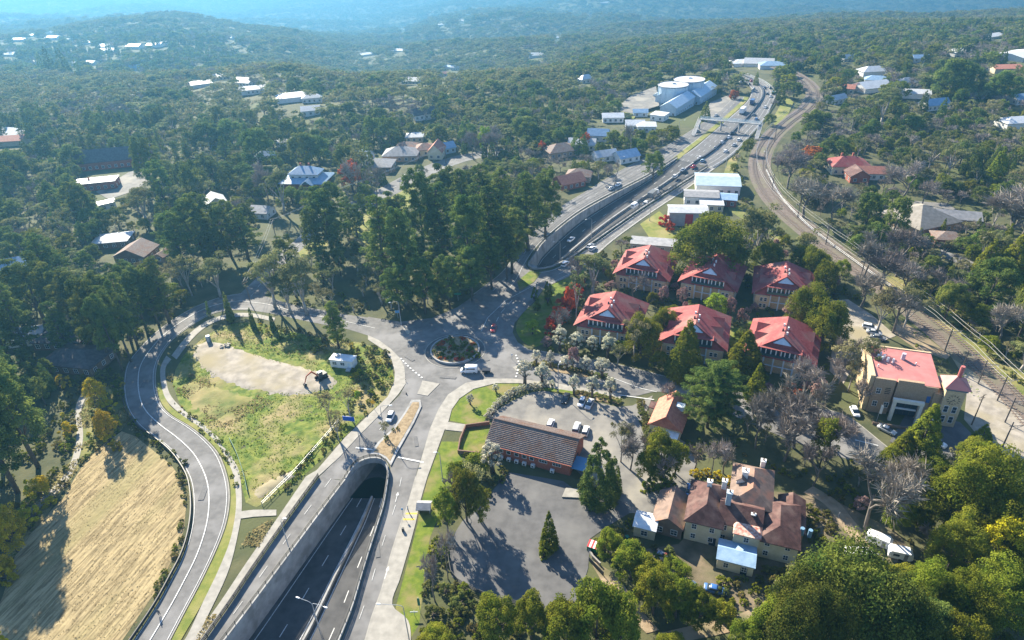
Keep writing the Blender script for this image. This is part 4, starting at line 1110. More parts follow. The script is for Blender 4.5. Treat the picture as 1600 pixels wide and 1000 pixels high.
hs('long dark building with a red brick wall in the trees', 178, 244, 40, 14, 5, 12, 'gx', wall_brick, roof_dark, 5.0, .6, True, 0, 'chapel', 'building')
hs('low brick wing with a pale flat roof and a tall red chimney', 150, 282, 20, 9, 4, 12, 'flat', wall_brick, roof_pale, .3, .3, True, 1, 'hall', 'building')
hs('pale roofed house behind tall trees at the edge of the wood', 40, 519, 12, 8, 3.2, 10, 'gx', wall_white, roof_pale, 2.0)
hs('dark roofed bungalow among the big pines', 100, 522, 16, 10, 3.2, -4, 'hip', wall_brown, roof_dark, 2.4)
hs('dark hip roofed house beside the winding road', 120, 556, 18, 11, 3.2, -12, 'hip', wall_brown, roof_dark, 2.6)
hs('house with a blue iron roof at the left edge of the wood', 14, 412, 14, 9, 3.4, 24, 'gx', wall_blue, roof_blue, 2.4)
hs('small grey roofed house beside the quiet side road', 409, 327, 9, 8, 3.2, -14, 'gx', wall_white, roof_grey, 2.0)
hs('wide bungalow with a grey hip roof above the side road', 590, 255, 17, 13, 3.2, -6, 'hip', wall_tan, roof_grey, 2.8, .5, True, 1)
hs('small house with a bright blue iron roof next to the wide bungalow', 572, 240, 7, 6, 3.4, -30, 'gx', wall_blue, roof_blue, 2.2)
hs('large dark grey hip roofed house in the row above the side road', 627, 238, 19, 13, 3.4, -4, 'hip', wall_tan, roof_grey, 3.4)
hs('buff roofed house behind the large dark grey one', 638, 228, 14, 10, 3.4, -10, 'hip', wall_tan, tile_tan, 2.6)
hs('pale hip roofed house left of the pink gabled house', 664, 230, 12, 10, 3.6, 10, 'hip', wall_cream, tile_tan, 2.6)
hs('tall house with a steep pink grey gable facing the road', 682, 232, 8, 11, 4.6, -8, 'gy', wall_cream, roof_terra, 4.0)
hs('small house with a blue gable right of the steep pink gable', 699, 228, 7, 7, 3.4, 30, 'gx', wall_blue, roof_blue, 2.4)
hs('long dark roofed house half hidden below the eucalypt ridge', 664, 188, 16, 9, 3.8, 24, 'gx', wall_white, roof_dark, 3.0)
hs('pale gravel roofed house among conifers below the ridge', 648, 211, 10, 9, 3.2, 0, 'hip', wall_cream, roof_pale, 1.8)
hs('red and white striped roof house beside the motorway cutting', 889, 280, 13, 10, 3.4, 26, 'gx', wall_brick, roof_terra, 2.8)
hs('brown hip roofed house behind the striped roof house', 905, 271, 12, 9, 3.2, -16, 'hip', wall_tan, tile_brown, 2.6)
hs('wide brown hip roofed house beside the crimson tree', 876, 232, 17, 12, 3.4, 18, 'hip', wall_tan, tile_brown, 3.2)
hs('house with pale panels on its grey roof near the service road', 910, 222, 15, 9, 3.4, -14, 'gx', wall_white, roof_pale, 2.4)
hs('blue grey gabled house above the panelled roof', 935, 208, 12, 8, 3.8, -16, 'gx', wall_white, roof_blue, 2.8)
hs('long white roofed shed below the lime green lawn', 957, 190, 13, 8, 3.6, -4, 'gx', wall_white, roof_white, 1.8, name='shed', cat='shed')
hs('white roofed workshop right of the long white shed', 992, 192, 11, 9, 3.6, -8, 'gx', wall_white, roof_white, 2.0)
hs('white square roofed workshop below the blue warehouses', 1010, 194, 11, 10, 3.8, -8, 'hip', wall_white, roof_white, 1.6)
hs('small blue roofed shed behind the white workshops', 1000, 182, 9, 6, 3.2, -6, 'gx', wall_blue, roof_blue, 1.5)
hs('blue and white gabled house beside the service road', 978, 241, 12, 9, 3.4, 24, 'gx', wall_white, roof_blue, 2.6)
hs('house with a long pale roof under the trees by the service road', 945, 240, 12, 8, 3.2, 16, 'gx', wall_white, roof_pale, 2.2)
BG = 'blue roofed warehouses'
hs('front blue warehouse with a long pale gable roof near the water tanks', 1058, 173, 11, 34, 6, -34, 'gy', wall_blue, roof_ware, 3.2, .4, True, 0, 'warehouse', 'warehouse', BG)
hs('middle blue warehouse with a ribbed pale roof below the water tanks', 1044, 163, 11, 22, 6, -34, 'gy', wall_blue, roof_ware, 3.6, .4, True, 0, 'warehouse', 'warehouse', BG)
hs('right hand blue warehouse with a pale gable roof beside the motorway', 1093, 156, 12, 36, 6, -34, 'gy', wall_blue, roof_ware, 3.2, .4, True, 0, 'warehouse', 'warehouse', BG)
hs('small pale roofed warehouse at the foot of the left water tank', 1032, 158, 7, 12, 4.5, -34, 'gy', wall_blue, roof_ware, 2.0, .4, True, 0, 'warehouse', 'warehouse', BG)
hs('low white annex at the end of the front blue warehouse', 1030, 188, 9, 9, 3.5, -34, 'flat', wall_white, roof_white, .3, .3)
hs('large flat roofed shop with a pale blue metal roof beside the railway', 1121, 280, 20, 17, 4.6, -12, 'gx', wall_white, pm('pale_blue_metal', (.30, .39, .46), (.38, .46, .53), .5, 5, .5, .15, 3), 1.4, .4, True, 0, 'shop', 'shop')
hs('grey flat roofed shop below the large pale blue roof', 1096, 302, 15, 9, 4.2, -12, 'gx', wall_white, roof_grey, .9, .4, True, 0, 'shop', 'shop')
hs('blue grey shed right of the grey flat roofed shop', 1128, 306, 13, 8, 3.6, -18, 'gx', wall_brick, roof_blue, 1.2, .4, True, 0, 'shed', 'shed')
hs('cream courtyard building with a pale flat roof behind the grey shed', 1112, 317, 10, 6, 3.0, -12, 'flat', wall_cream, roof_pale, .3, .3, True, 0, 'annex', 'building')
gs = hs('grey walled shed with a red door beside the slip road', 1075, 326, 16, 8.5, 6.2, -8, 'gx', wall_grey, roof_pale, .8, .4, False, 0, 'shed', 'shed')
MB().box(.3, -4.28, 0, 3.2, .12, 5.4).build('door', red_door, gs)
hs('long low garages with a grey roof behind the back row of apartments', 1022, 378, 18, 7, 3.0, -16, 'flat', wall_grey, roof_grey, .3, .3, True, 0, 'garages', 'garage')
hs('red roofed house with white gables among bare trees', 1325, 254, 18, 12, 4.2, -6, 'hip', wall_cream, tile_red, 3.4, .5, True, 2)
hs('terracotta wing right of the red roofed house', 1358, 266, 13, 8, 3.6, -10, 'gx', wall_white, roof_terra, 2.2, .5)
hs('dark red gabled wing in front of the red roofed house', 1340, 270, 9, 9, 3.6, -6, 'gy', wall_brick, tile_rust, 2.8, .5)
hs('large building with a broad grey pyramid roof beside a parking yard', 1438, 338, 21, 20, 3.8, 18, 'hip', wall_tan, pm('grey_tan_tiles', (.22, .195, .16), (.30, .27, .23), .8, 6, .8, .3, 5), 5.2, .8)
hs('long low grey roofed wing behind the pyramid roof', 1475, 334, 26, 9, 3.2, -18, 'gx', wall_tan, roof_grey, 2.0, .5)
hs('brown brick block at the right end of the pyramid roof building', 1478, 368, 9, 8, 3.4, -14, 'hip', wall_brick, tile_brown, 1.8, .5)
hs('cream house with a terracotta roof at the right edge', 1600, 425, 12, 10, 3.4, -20, 'hip', wall_cream, roof_terra, 2.6)
FAR = [
 (1495, 86, 18, 'white', 'pale house with a white gable above the dark cypress trees'), (1552, 60, 26, 'white', 'long white roof on the far right ridge'), (1592, 91, 30, 'white', 'long white roofed hall near the right edge'),
 (1362, 118, 20, 'white', 'wide white roof in the suburb right of the railway'), (1368, 133, 16, 'blue', 'blue roofed house in the right hand suburb'), (1360, 143, 22, 'white', 'long white walled house below the blue roof'),
 (1412, 138, 14, 'pale', 'pale roofed house right of the round dark tree'), (1427, 153, 18, 'white', 'white roofed house with a garden in the right hand suburb'), (1306, 164, 12, 'pale', 'pale roofed shed beside the railway curve'),
 (1436, 98, 12, 'blue', 'small blue grey roof high in the right hand suburb'), (1567, 114, 20, 'terra', 'pink roofed house below the right ridge'), (1588, 188, 18, 'white', 'white roofed house at the right edge above the bare trees'),
 (1594, 164, 16, 'blue', 'blue grey house at the far right edge'), (1458, 171, 16, 'blue', 'blue roofed house behind bare trees'), (1325, 97, 14, 'white', 'white gable house near the end of the railway'), (1317, 146, 14, 'terra', 'small terracotta house beside the railway curve'),
 (1283, 66, 12, 'terra', 'small pink roof in the trees above the motorway bend'),
 (460, 158, 24, 'white', 'big white flat roofed building on the left hand hillside'), (489, 161, 14, 'pale', 'pale roofed house right of the big white building'), (403, 146, 16, 'pale', 'pale roofed house left of the big white building'),
 (487, 181, 12, 'pale', 'small pale house below the big white building'), (395, 146, 18, 'white', 'white roofed house on the left hand hillside'), (385, 135, 16, 'white', 'upper white roof on the left hand hillside'), (315, 136, 18, 'white', 'long white roof at the edge of the left hand wood'),
 (346, 124, 16, 'pale', 'pale roof above the long white roof'), (575, 87, 30, 'white', 'long white roof in the middle of the far valley'), (624, 81, 26, 'pale', 'pale roof right of the long white valley roof'), (690, 40, 24, 'white', 'white roof on the far middle hillside'),
 (722, 34, 28, 'pale', 'long pale roof on the far middle hillside'), (630, 47, 18, 'white', 'small white house on the far hillside above the valley'), (644, 131, 16, 'white', 'white roofed house in the middle distance wood'), (700, 108, 18, 'blue', 'blue roofed house in the middle distance wood'),
 (713, 110, 14, 'white', 'white gable right of the blue roof in the wood'), (694, 119, 14, 'terra', 'pink roofed house in the middle distance wood'), (838, 90, 22, 'white', 'white house on the slope above the motorway suburb'), (872, 61, 20, 'white', 'white house on the upper middle slope'),
 (915, 130, 12, 'white', 'small white shed in the wood left of the water tanks'), (1045, 86, 14, 'white', 'white roof in the trees above the water tanks'), (945, 6, 36, 'pale', 'long pale roof high on the far slope'), (920, 26, 20, 'terra', 'pink roof high on the far slope'),
 (60, 100, 18, 'white', 'long white roof low in the hazy left town'), (20, 88, 24, 'white', 'widest white roof at the left edge of the hazy town'), (50, 57, 20, 'white', 'tall bright white roof in the hazy left town'), (78, 54, 24, 'pale', 'small pale roof at the top of the hazy left town'),
 (85, 62, 26, 'white', 'long white roof in the middle of the hazy left town'), (112, 66, 18, 'pale', 'pale roof right of the middle of the hazy left town'), (138, 69, 20, 'white', 'thin white roof at the right end of the hazy left town'), (28, 65, 26, 'white', 'white roof at the upper left edge of the hazy town'),
 (165, 75, 22, 'white', 'small white roof between dark hazy conifers'), (170, 82, 26, 'pale', 'low pale roof below the dark hazy conifers'), (212, 75, 24, 'white', 'bright white roof on the hazy ridge'), (243, 74, 22, 'white', 'white roof right of the bright one on the hazy ridge'),
 (258, 71, 16, 'white', 'small white gable at the end of the hazy ridge'), (115, 104, 14, 'white', 'tiny white house beside the tall hazy conifers'), (145, 101, 16, 'pale', 'pale roof right of the tall hazy conifers'), (213, 110, 14, 'blue', 'blue white roof in the hazy wood'), (363, 62, 16, 'white', 'white house on the far left ridge'),
 (15, 226, 22, 'terra', 'orange roofed house at the left edge beyond the dark trees'), (30, 218, 22, 'white', 'long white roof behind the dark conical trees at the left'), (447, 219, 12, 'white', 'small white house behind the dark round trees'), (415, 241, 10, 'white', 'white shed half hidden beside the dark round trees'),
 (1160, 103, 22, 'white', 'white roof beside the far motorway bend'), (1185, 104, 24, 'pale', 'pale roofed depot at the far motorway bend'), (1205, 108, 20, 'blue', 'blue grey depot right of the far motorway bend'),
]
_rm = {'white': (wall_white, roof_white), 'pale': (wall_white, roof_pale), 'blue': (wall_white, roof_blue), 'terra': (wall_cream, roof_terra)}
for i, (px, py, w, k, lab) in enumerate(FAR):
    a = _rm[k]; rr = random.Random(i)
    hs(lab, px, py, w, w * rr.uniform(.5, .75), 3.6, rr.uniform(-30, 30), rr.choice(['gx', 'hip', 'gx']), a[0], a[1], rr.uniform(1.8, 3.2), .5, w < 18, 0, group='houses scattered through the wooded suburbs')

# ------------------------------------------------------------------ water tanks, footbridge
def tank(px, py, r, h, label):
    x, y = U(px, py)
    t = thing('water_tank', label, 'water tank', (x, y, 0), 0, 'round water tanks')
    MB().cyl(0, 0, -.2, h, r, r, 40).build('shell', pm('tank_shell', (.45, .55, .63), (.54, .63, .70), .12, 5, .6), t)
    b = MB(); n = 40
    b.add([(r * 1.03 * math.cos(2 * PI * k / n), r * 1.03 * math.sin(2 * PI * k / n), h + .02) for k in range(n)] + [(0, 0, h + 1.1)], [(k, (k + 1) % n, n) for k in range(n)])
    b.build('lid', roof_white, t)
    b = MB(); b.tube([(r * 1.04 * math.cos(2 * PI * k / n), r * 1.04 * math.sin(2 * PI * k / n), h + .1) for k in range(n + 1)], .35, 4)
    b.build('rim', roof_grey, t)
    MB().box(0, 0, h + 1.0, 2.2, 2.2, .8).build('hatch', white_p, t)
    for k in range(8):
        a = 2 * PI * k / 8; MB().box(r * 1.01 * math.cos(a), r * 1.01 * math.sin(a), 0, .7, .7, h - .2, a).build('rib', pm('tank_shell'  , (.45, .55, .63)), t)
    excl([(x + (r + 2) * math.cos(a), y + (r + 2) * math.sin(a)) for a in np.linspace(0, 6.2, 16)])
tank(1050, 157, 9.8, 10.5, 'round pale blue water tank nearer the warehouses, on the left')
tank(1075, 148, 10.2, 10.5, 'round pale blue water tank partly hidden behind the other, on the right')

def footbridge():
    a = Vector((*U(1094, 186, 6), 6)); b = Vector((*U(1189, 194, 6), 6)); o = a.copy(); o.z = 0
    t = thing('footbridge', 'long pale steel footbridge crossing the far motorway on thin piers', 'footbridge', o)
    A = a - o; B_ = b - o; q = (B_ - A).normalized(); r = Vector((-q.y, q.x, 0))
    MB().bar(A, B_, 2.6, .45).build('deck', concrete_w, t)
    for s in (-1, 1):
        m = MB()
        for z in (.6, 1.1, 1.6): m.bar(A + r * s * 1.25 + Vector((0, 0, z)), B_ + r * s * 1.25 + Vector((0, 0, z)), .1)
        n = 22
        for k in range(n + 1): p = A.lerp(B_, k / n) + r * s * 1.25; m.bar(p, p + Vector((0, 0, 1.6)), .1)
        m.build('parapet', pm('bridge_blue', (.40, .50, .56), rough=.5), t)
    for k in (.0, .36, .66, 1.0):
        p = A.lerp(B_, k); MB().box(p.x, p.y, 0, .8, .8, 5.8).build('pier', concrete_w, t)
    for A0, dv, ln in ((A, -r, 16), (B_, r * -1, 12)):
        e = A0 + dv * ln; e.z = .3
        MB().bar(A0, e, 2.0, .35).build('ramp', concrete_w, t)
        m = MB()
        for s in (-1, 1): m.bar(A0 + q * s + Vector((0, 0, 1.1)), e + q * s + Vector((0, 0, 1.1)), .12)
        m.build('handrail', white_p, t)
footbridge()
# ------------------------------------------------------------------ vehicles
CARP = {n: pm('car_paint_' + n, c, rough=.28, spec=.6) for n, c in dict(white=(.78, .78, .78), silver=(.45, .46, .47), grey=(.18, .185, .19), black=(.02, .02, .023), red=(.42, .03, .03), blue=(.05, .14, .36), darkblue=(.03, .06, .15), pale=(.30, .42, .52)).items()}
rubber = pm('tyre_rubber', (.02, .02, .02), rough=.9); rimm = pm('wheel_rim', (.5, .5, .51), rough=.35, metal=.6)
lampw = pm('headlamp_glass', (.8, .8, .78), rough=.1); lampr = pm('tail_lamp', (.45, .02, .02), rough=.2)
def loft(b, st):
    """st: (x, z bottom, z top, half width bottom, half width top)"""
    n = len(st); vs = []
    for x, z0, z1, w0, w1 in st:
        m = z0 + (z1 - z0) * .55
        vs += [(x, -w0 * .93, z0), (x, -w0, z0 + (m - z0) * .4), (x, -w0, m), (x, -w1, z1 - .03), (x, -w1 * .86, z1), (x, w1 * .86, z1), (x, w1, z1 - .03), (x, w0, m), (x, w0, z0 + (m - z0) * .4), (x, w0 * .93, z0)]
    fs = []
    for i in range(n - 1):
        for k in range(10): fs.append((10 * i + k, 10 * i + (k + 1) % 10, 10 * i + 10 + (k + 1) % 10, 10 * i + 10 + k))
    fs += [tuple(range(9, -1, -1)), tuple(range(10 * n - 10, 10 * n))]
    return b.add(vs, [f[::-1] for f in fs])
CARS = {
 'hatch': dict(body=[(-2.05, .45, .80, .78, .72), (-1.95, .25, .92, .86, .80), (-1.2, .2, .95, .88, .82), (.7, .2, .93, .88, .82), (1.6, .22, .80, .86, .78), (2.0, .3, .68, .76, .68)],
               cab=[(-1.98, .90, .93, .74, .70), (-1.55, .88, 1.42, .80, .62), (-.2, .88, 1.47, .80, .64), (.25, .88, 1.44, .80, .62), (1.1, .86, .92, .76, .70)], roof=(-1.5, .25, 1.47, .60), wb=1.25, r=.32),
 'sedan': dict(body=[(-2.3, .42, .86, .78, .72), (-2.15, .25, .95, .87, .80), (-1.2, .2, .96, .90, .84), (.8, .2, .93, .90, .84), (1.8, .22, .82, .88, .80), (2.3, .3, .68, .76, .68)],
               cab=[(-1.7, .92, .96, .74, .70), (-1.0, .9, 1.38, .80, .62), (-.3, .9, 1.43, .80, .64), (.3, .9, 1.40, .80, .62), (1.2, .88, .94, .76, .70)], roof=(-.95, .3, 1.43, .60), wb=1.4, r=.33),
 'wagon': dict(body=[(-2.35, .45, .95, .82, .76), (-2.25, .28, 1.02, .90, .84), (-1.2, .22, 1.04, .92, .86), (.8, .22, 1.02, .92, .86), (1.8, .24, .92, .90, .82), (2.3, .32, .76, .78, .70)],
               cab=[(-2.28, .98, 1.02, .80, .76), (-2.0, .98, 1.58, .84, .70), (-.5, .98, 1.66, .84, .72), (.3, .98, 1.60, .84, .70), (1.15, .96, 1.02, .80, .74)], roof=(-1.95, .3, 1.66, .68), wb=1.4, r=.36),
 'van': dict(body=[(-2.6, .45, 2.15, .92, .80), (-2.5, .30, 2.35, .97, .86), (0, .25, 2.42, .98, .88), (1.05, .25, 2.36, .98, .84), (1.25, .25, 1.35, .97, .90), (2.3, .25, 1.15, .95, .86), (2.6, .35, .85, .86, .78)],
             cab=[(1.0, 1.2, 2.28, .90, .80), (1.22, 1.2, 2.25, .92, .78), (2.05, 1.14, 1.20, .88, .84)], roof=None, wb=1.65, r=.36, side=True),
}
_cm = {}
def car_meshes(k):
    if k in _cm: return _cm[k]
    d = CARS[k]; P = {}
    P['body'] = loft(MB(), d['body']).mesh('body', CARP['white'], True)
    g = loft(MB(), d['cab'])
    if d.get('side'):
        for s in (-1, 1): g.box(-.6, s * .93, 1.45, 2.6, .06, .55)
        g.box(-2.58, 0, 1.45, .06, 1.3, .5)
    P['windows'] = g.mesh('windows', glass, True)
    if d['roof']:
        x0, x1, z, w = d['roof']; P['roof_panel'] = loft(MB(), [(x0 - .1, z - .06, z + .0, w * .9, w * .8), (x0 + .15, z - .05, z + .04, w, w * .92), (x1 - .2, z - .05, z + .04, w, w * .92), (x1, z - .08, z - .01, w * .9, w * .8)]).mesh('roof_panel', CARP['white'], True)
    wh = MB(); w = d['body'][2][3]; wh.tube([(0, -.1, 0), (0, .1, 0)], d['r'], 12); P['wheel'] = wh.mesh('wheel', rubber)
    rm = MB(); rm.tube([(0, -.11, 0), (0, .11, 0)], d['r'] * .58, 8); P['rim'] = rm.mesh('rim', rimm)
    fx = d['body'][-1][0]; bx = d['body'][0][0]
    P['headlight'] = MB().box(0, 0, 0, .14, .34, .16).mesh('headlight', lampw); P['tail_light'] = MB().box(0, 0, 0, .1, .2, .22).mesh('tail_light', lampr)
    _cm[k] = (P, d, w, fx, bx); return _cm[k]
def car(kind, px, py, qx, qy, col, label, group='cars on the roads and in the car parks', cat='car', name='car', z=0.05, sc=1.0):
    x, y = U(px, py, .6 + z); a = U(qx, qy); b = U(px, py)
    rz = math.atan2(a[1] - b[1], a[0] - b[0])
    P, d, w, fx, bx = car_meshes(kind)
    t = thing(name, label, cat, (x, y, z), rz, group); t.scale = (sc, sc, sc)
    for k in ('body', 'roof_panel', 'windows'):
        if k in P:
            o = inst(k, P[k], t)
            if k != 'windows': o.material_slots[0].link = 'OBJECT'; o.material_slots[0].material = CARP[col]
    for sx in (-1, 1):
        for sy in (-1, 1):
            o = inst('wheel', P['wheel'], t, (sx * d['wb'], sy * (w - .08), d['r'])); inst('rim', P['rim'], o)
    for sy in (-1, 1):
        inst('headlight', P['headlight'], t, (fx - .10, sy * .52, .56)); inst('tail_light', P['tail_light'], t, (bx + .06, sy * .6, .62))
    return t
car('hatch', 610, 651, 600, 672, 'white', 'white hatchback driving down the west slip road beside the planted island')
car('van', 733, 579, 690, 579, 'white', 'white delivery van towing a small trailer past the roundabout', name='van', cat='van')
tx, ty = U(760, 580, .5)
t = thing('trailer', 'small black box trailer behind the white van at the roundabout', 'trailer', (tx, ty, .05), math.radians(175))
MB().box(0, 0, .45, 2.4, 1.5, .75).build('tray', CARP['black'], t); MB().bar((1.2, 0, .5), (2.6, 0, .45), .1).build('drawbar', dark_metal, t)
for s in (-1, 1): MB().tube([(0, s * .85 - .1, .32), (0, s * .85 + .1, .32)], .32, 10).build('wheel', rubber, t)
car('sedan', 884, 622, 880, 632, 'black', 'black car parked at the left of the upper car park fence')
car('hatch', 909, 628, 905, 638, 'white', 'white hatchback parked nose out beside the black car')
car('sedan', 921, 631, 916, 641, 'silver', 'silver car parked right beside the white hatchback')
car('hatch', 860, 662, 865, 650, 'white', 'white hatchback parked alone behind the brick hall')
car('wagon', 901, 668, 905, 656, 'silver', 'silver wagon with dark glass parked behind the brick hall')
car('hatch', 915, 673, 919, 661, 'white', 'white hatchback parked at the corner of the brick hall')
car('hatch', 771, 513, 768, 524, 'red', 'red car in the tree shade north of the roundabout')
car('sedan', 1078, 767, 1076, 785, 'blue', 'blue car parked between the barn and the old guesthouse')
car('wagon', 1070, 910, 1092, 917, 'white', 'white station wagon parked in the shade in front of the guesthouse')
car('sedan', 1118, 921, 1138, 926, 'blue', 'blue sedan parked next to the white station wagon')
car('hatch', 1336, 643, 1342, 655, 'white', 'white car parked on the ramp left of the clock building')
car('sedan', 1386, 671, 1396, 676, 'silver', 'silver car parked below the clock building forecourt wall')
car('wagon', 1464, 691, 1476, 697, 'white', 'white wagon parked in front of the clock tower')
car('hatch', 1447, 694, 1452, 684, 'pale', 'pale blue car parked left of the white wagon by the clock tower')
car('wagon', 1360, 511, 1374, 514, 'white', 'upper white car of the three parked above the clock building')
car('sedan', 1366, 519, 1381, 522, 'silver', 'middle silver car of the three parked above the clock building')
car('sedan', 1372, 527, 1387, 530, 'grey', 'lower grey car of the three parked above the clock building')
car('wagon', 1586, 757, 1600, 764, 'white', 'white car on the road bridge at the right edge')
car('sedan', 1362, 868, 1352, 863, 'white', 'white car parked on the grass beside the caravans')
car('hatch', 1346, 866, 1336, 862, 'silver', 'silver car half hidden under the huge rounded pine')
car('sedan', 580, 317, 600, 307, 'white', 'white car parked on the side road by the pale lawn')
car('sedan', 634, 275, 650, 268, 'white', 'white car driving on the upper end of the side road')
car('wagon', 884, 412, 892, 406, 'white', 'white wagon on the slip road at the rounded end of the far cutting')
car('sedan', 922, 384, 928, 380, 'silver', 'silver car beside a white one on the slip road above the apartments')
car('hatch', 926, 388, 932, 384, 'white', 'white car beside a silver one on the slip road above the apartments')
car('sedan', 892, 374, 884, 380, 'white', 'white car down in the shade of the far motorway cutting', z=-4.2)
HW = 'traffic on the far motorway'
for k, a, b, c, lab in (('van', 992, 322, 'white', 'white van leading the truck out of the far cutting'), ('wagon', 1010, 317, 'white', 'white wagon right behind the white van in the far cutting'), ('hatch', 1055, 275, 'white', 'white car on the motorway level with the pale blue shop'), ('sedan', 1067, 265, 'silver', 'silver car ahead of the red car on the motorway'),
    ('sedan', 1084, 260, 'red', 'red car on the motorway near the pale blue shop'), ('hatch', 1098, 251, 'pale', 'pale blue car on the motorway above the red one'), ('sedan', 1094, 246, 'white', 'white car by the median where the far cutting ends')):
    car(k, a, b, a + 8, b - 6, c, lab, HW, 'van' if k == 'van' else 'car', 'van' if k == 'van' else 'car', z=-.6 if b > 300 else .05)
for i, (k, a, b, c, lab) in enumerate((('sedan', 1117, 231, 'grey', 'dark grey car on the near side below the footbridge'), ('hatch', 1134, 236, 'white', 'white car in the outer lane furthest below the footbridge'), ('sedan', 1128, 222, 'white', 'white car by the median below the footbridge'), ('sedan', 1139, 214, 'white', 'white car close to the median near the footbridge shadow'), ('sedan', 1146, 208, 'black', 'black car just below the footbridge'),
    ('hatch', 1155, 218, 'white', 'white car in the outer lane below the footbridge'), ('sedan', 1147, 226, 'silver', 'silver car in the middle lane below the footbridge'), ('sedan', 1178, 179, 'grey', 'grey car in the inner lane above the footbridge'), ('hatch', 1182, 186, 'blue', 'blue car in the middle lane above the footbridge'), ('sedan', 1196, 167, 'white', 'white car in the outer lane above the footbridge'),
    ('sedan', 1204, 150, 'white', 'white car on the outside of the motorway bend'), ('hatch', 1199, 146, 'grey', 'grey car in the middle of the motorway bend'), ('sedan', 1203, 137, 'black', 'black car at the outer edge of the far bend'), ('sedan', 1194, 137, 'darkblue', 'dark blue car in the middle of the far bend'), ('wagon', 1208, 145, 'blue', 'blue wagon on the outside of the far bend'),
    ('hatch', 1169, 125, 'white', 'white car at the far end of the motorway'), ('sedan', 1173, 126, 'red', 'red car at the far end of the motorway'), ('sedan', 1170, 131, 'black', 'black car near the far end of the motorway'), ('hatch', 1177, 138, 'silver', 'silver car on the inside of the far bend'), ('sedan', 1157, 121, 'white', 'last white car before the road disappears'), ('hatch', 1157, 128, 'silver', 'silver car on the inner side of the road end'))):
    q = (a + 8, b - 7) if b > 160 else (a + 2, b - 8) if b > 142 else (a - 8, b - 6)
    car(k, a, b, q[0], q[1], c, lab, HW)
for a, b, c, lab in ((966, 288, 'white', 'white car parked at the kerb of the service road'), (955, 294, 'silver', 'silver car parked at the kerb of the service road'), (1090, 205, 'grey', 'grey car under the footbridge on the service road'), (1119, 180, 'silver', 'silver car beside the hedge on the service road')):
    car('sedan', a, b, a + 8, b - 6, c, lab)
def truck(px, py, qx, qy, L, h, m, label, z=.05):
    x, y = U(px, py, 1.5); a = U(qx, qy); b = U(px, py); rz = math.atan2(a[1] - b[1], a[0] - b[0])
    t = thing('truck', label, 'truck', (x, y, z), rz, HW)
    MB().box(-1.2, 0, .9, L - 2.6, 2.5, h - .9).build('cargo_box', m, t)
    c = MB(); loft(c, [(L / 2 - 2.3, .5, 2.7, 1.2, 1.1), (L / 2 - .9, .5, 2.75, 1.2, 1.05), (L / 2 - .2, .5, 1.7, 1.2, 1.1), (L / 2, .5, 1.2, 1.15, 1.05)]); c.build('cab', CARP['white'], t)
    MB().box(L / 2 - .62, 0, 1.75, .8, 2.1, .8).build('windscreen', glass, t)
    MB().box(-.3, 0, .55, L - 1.2, 1.0, .35).build('chassis', dark_metal, t)
    for sx in (-L / 2 + .9, -L / 2 + 2.1, L / 2 - 1.3):
        for sy in (-1, 1): MB().tube([(sx, sy * 1.1 - .14, .5), (sx, sy * 1.1 + .14, .5)], .5, 10).build('wheel', rubber, t)
truck(1161, 173, 1169, 165, 9.5, 3.9, CARP['white'], 'white box truck above the footbridge on the near carriageway')
truck(1176, 159, 1182, 151, 8.0, 3.4, CARP['darkblue'], 'dark truck ahead of the white box truck')
truck(1021, 301, 1030, 294, 8.5, 3.2, CARP['grey'], 'grey tipper truck at the top of the far cutting', z=-.5)
def caravan(px, py, deg, L, label):
    x, y = U(px, py, 1); t = thing('caravan', label, 'caravan', (x, y, .05), math.radians(deg), 'caravans in the yard')
    b = MB(); loft(b, [(-L / 2, .6, 2.1, 1.0, .95), (-L / 2 + .4, .45, 2.5, 1.1, 1.05), (L / 2 - .6, .45, 2.5, 1.1, 1.05), (L / 2, .7, 1.9, 1.0, .95)]); b.build('body', CARP['white'], t)
    MB().box(-L * .2, -1.1, 1.3, 1.2, .06, .6).build('window', glass, t); MB().box(L * .2, -1.1, .5, .7, .06, 1.7).build('door', roof_grey, t)
    MB().bar((L / 2, 0, .5), (L / 2 + 1.2, 0, .45), .1).build('drawbar', dark_metal, t)
    for s in (-1, 1): MB().tube([(0, s * 1.0 - .1, .33), (0, s * 1.0 + .1, .33)], .33, 10).build('wheel', rubber, t)
caravan(1373, 845, -35, 5.0, 'white caravan at the top of the yard by the bare tree')
caravan(1406, 866, -20, 4.6, 'white caravan at the right of the yard beside the wattles')
caravan(1342, 868, -12, 6.0, 'long white caravan next to the silver car under the pine')

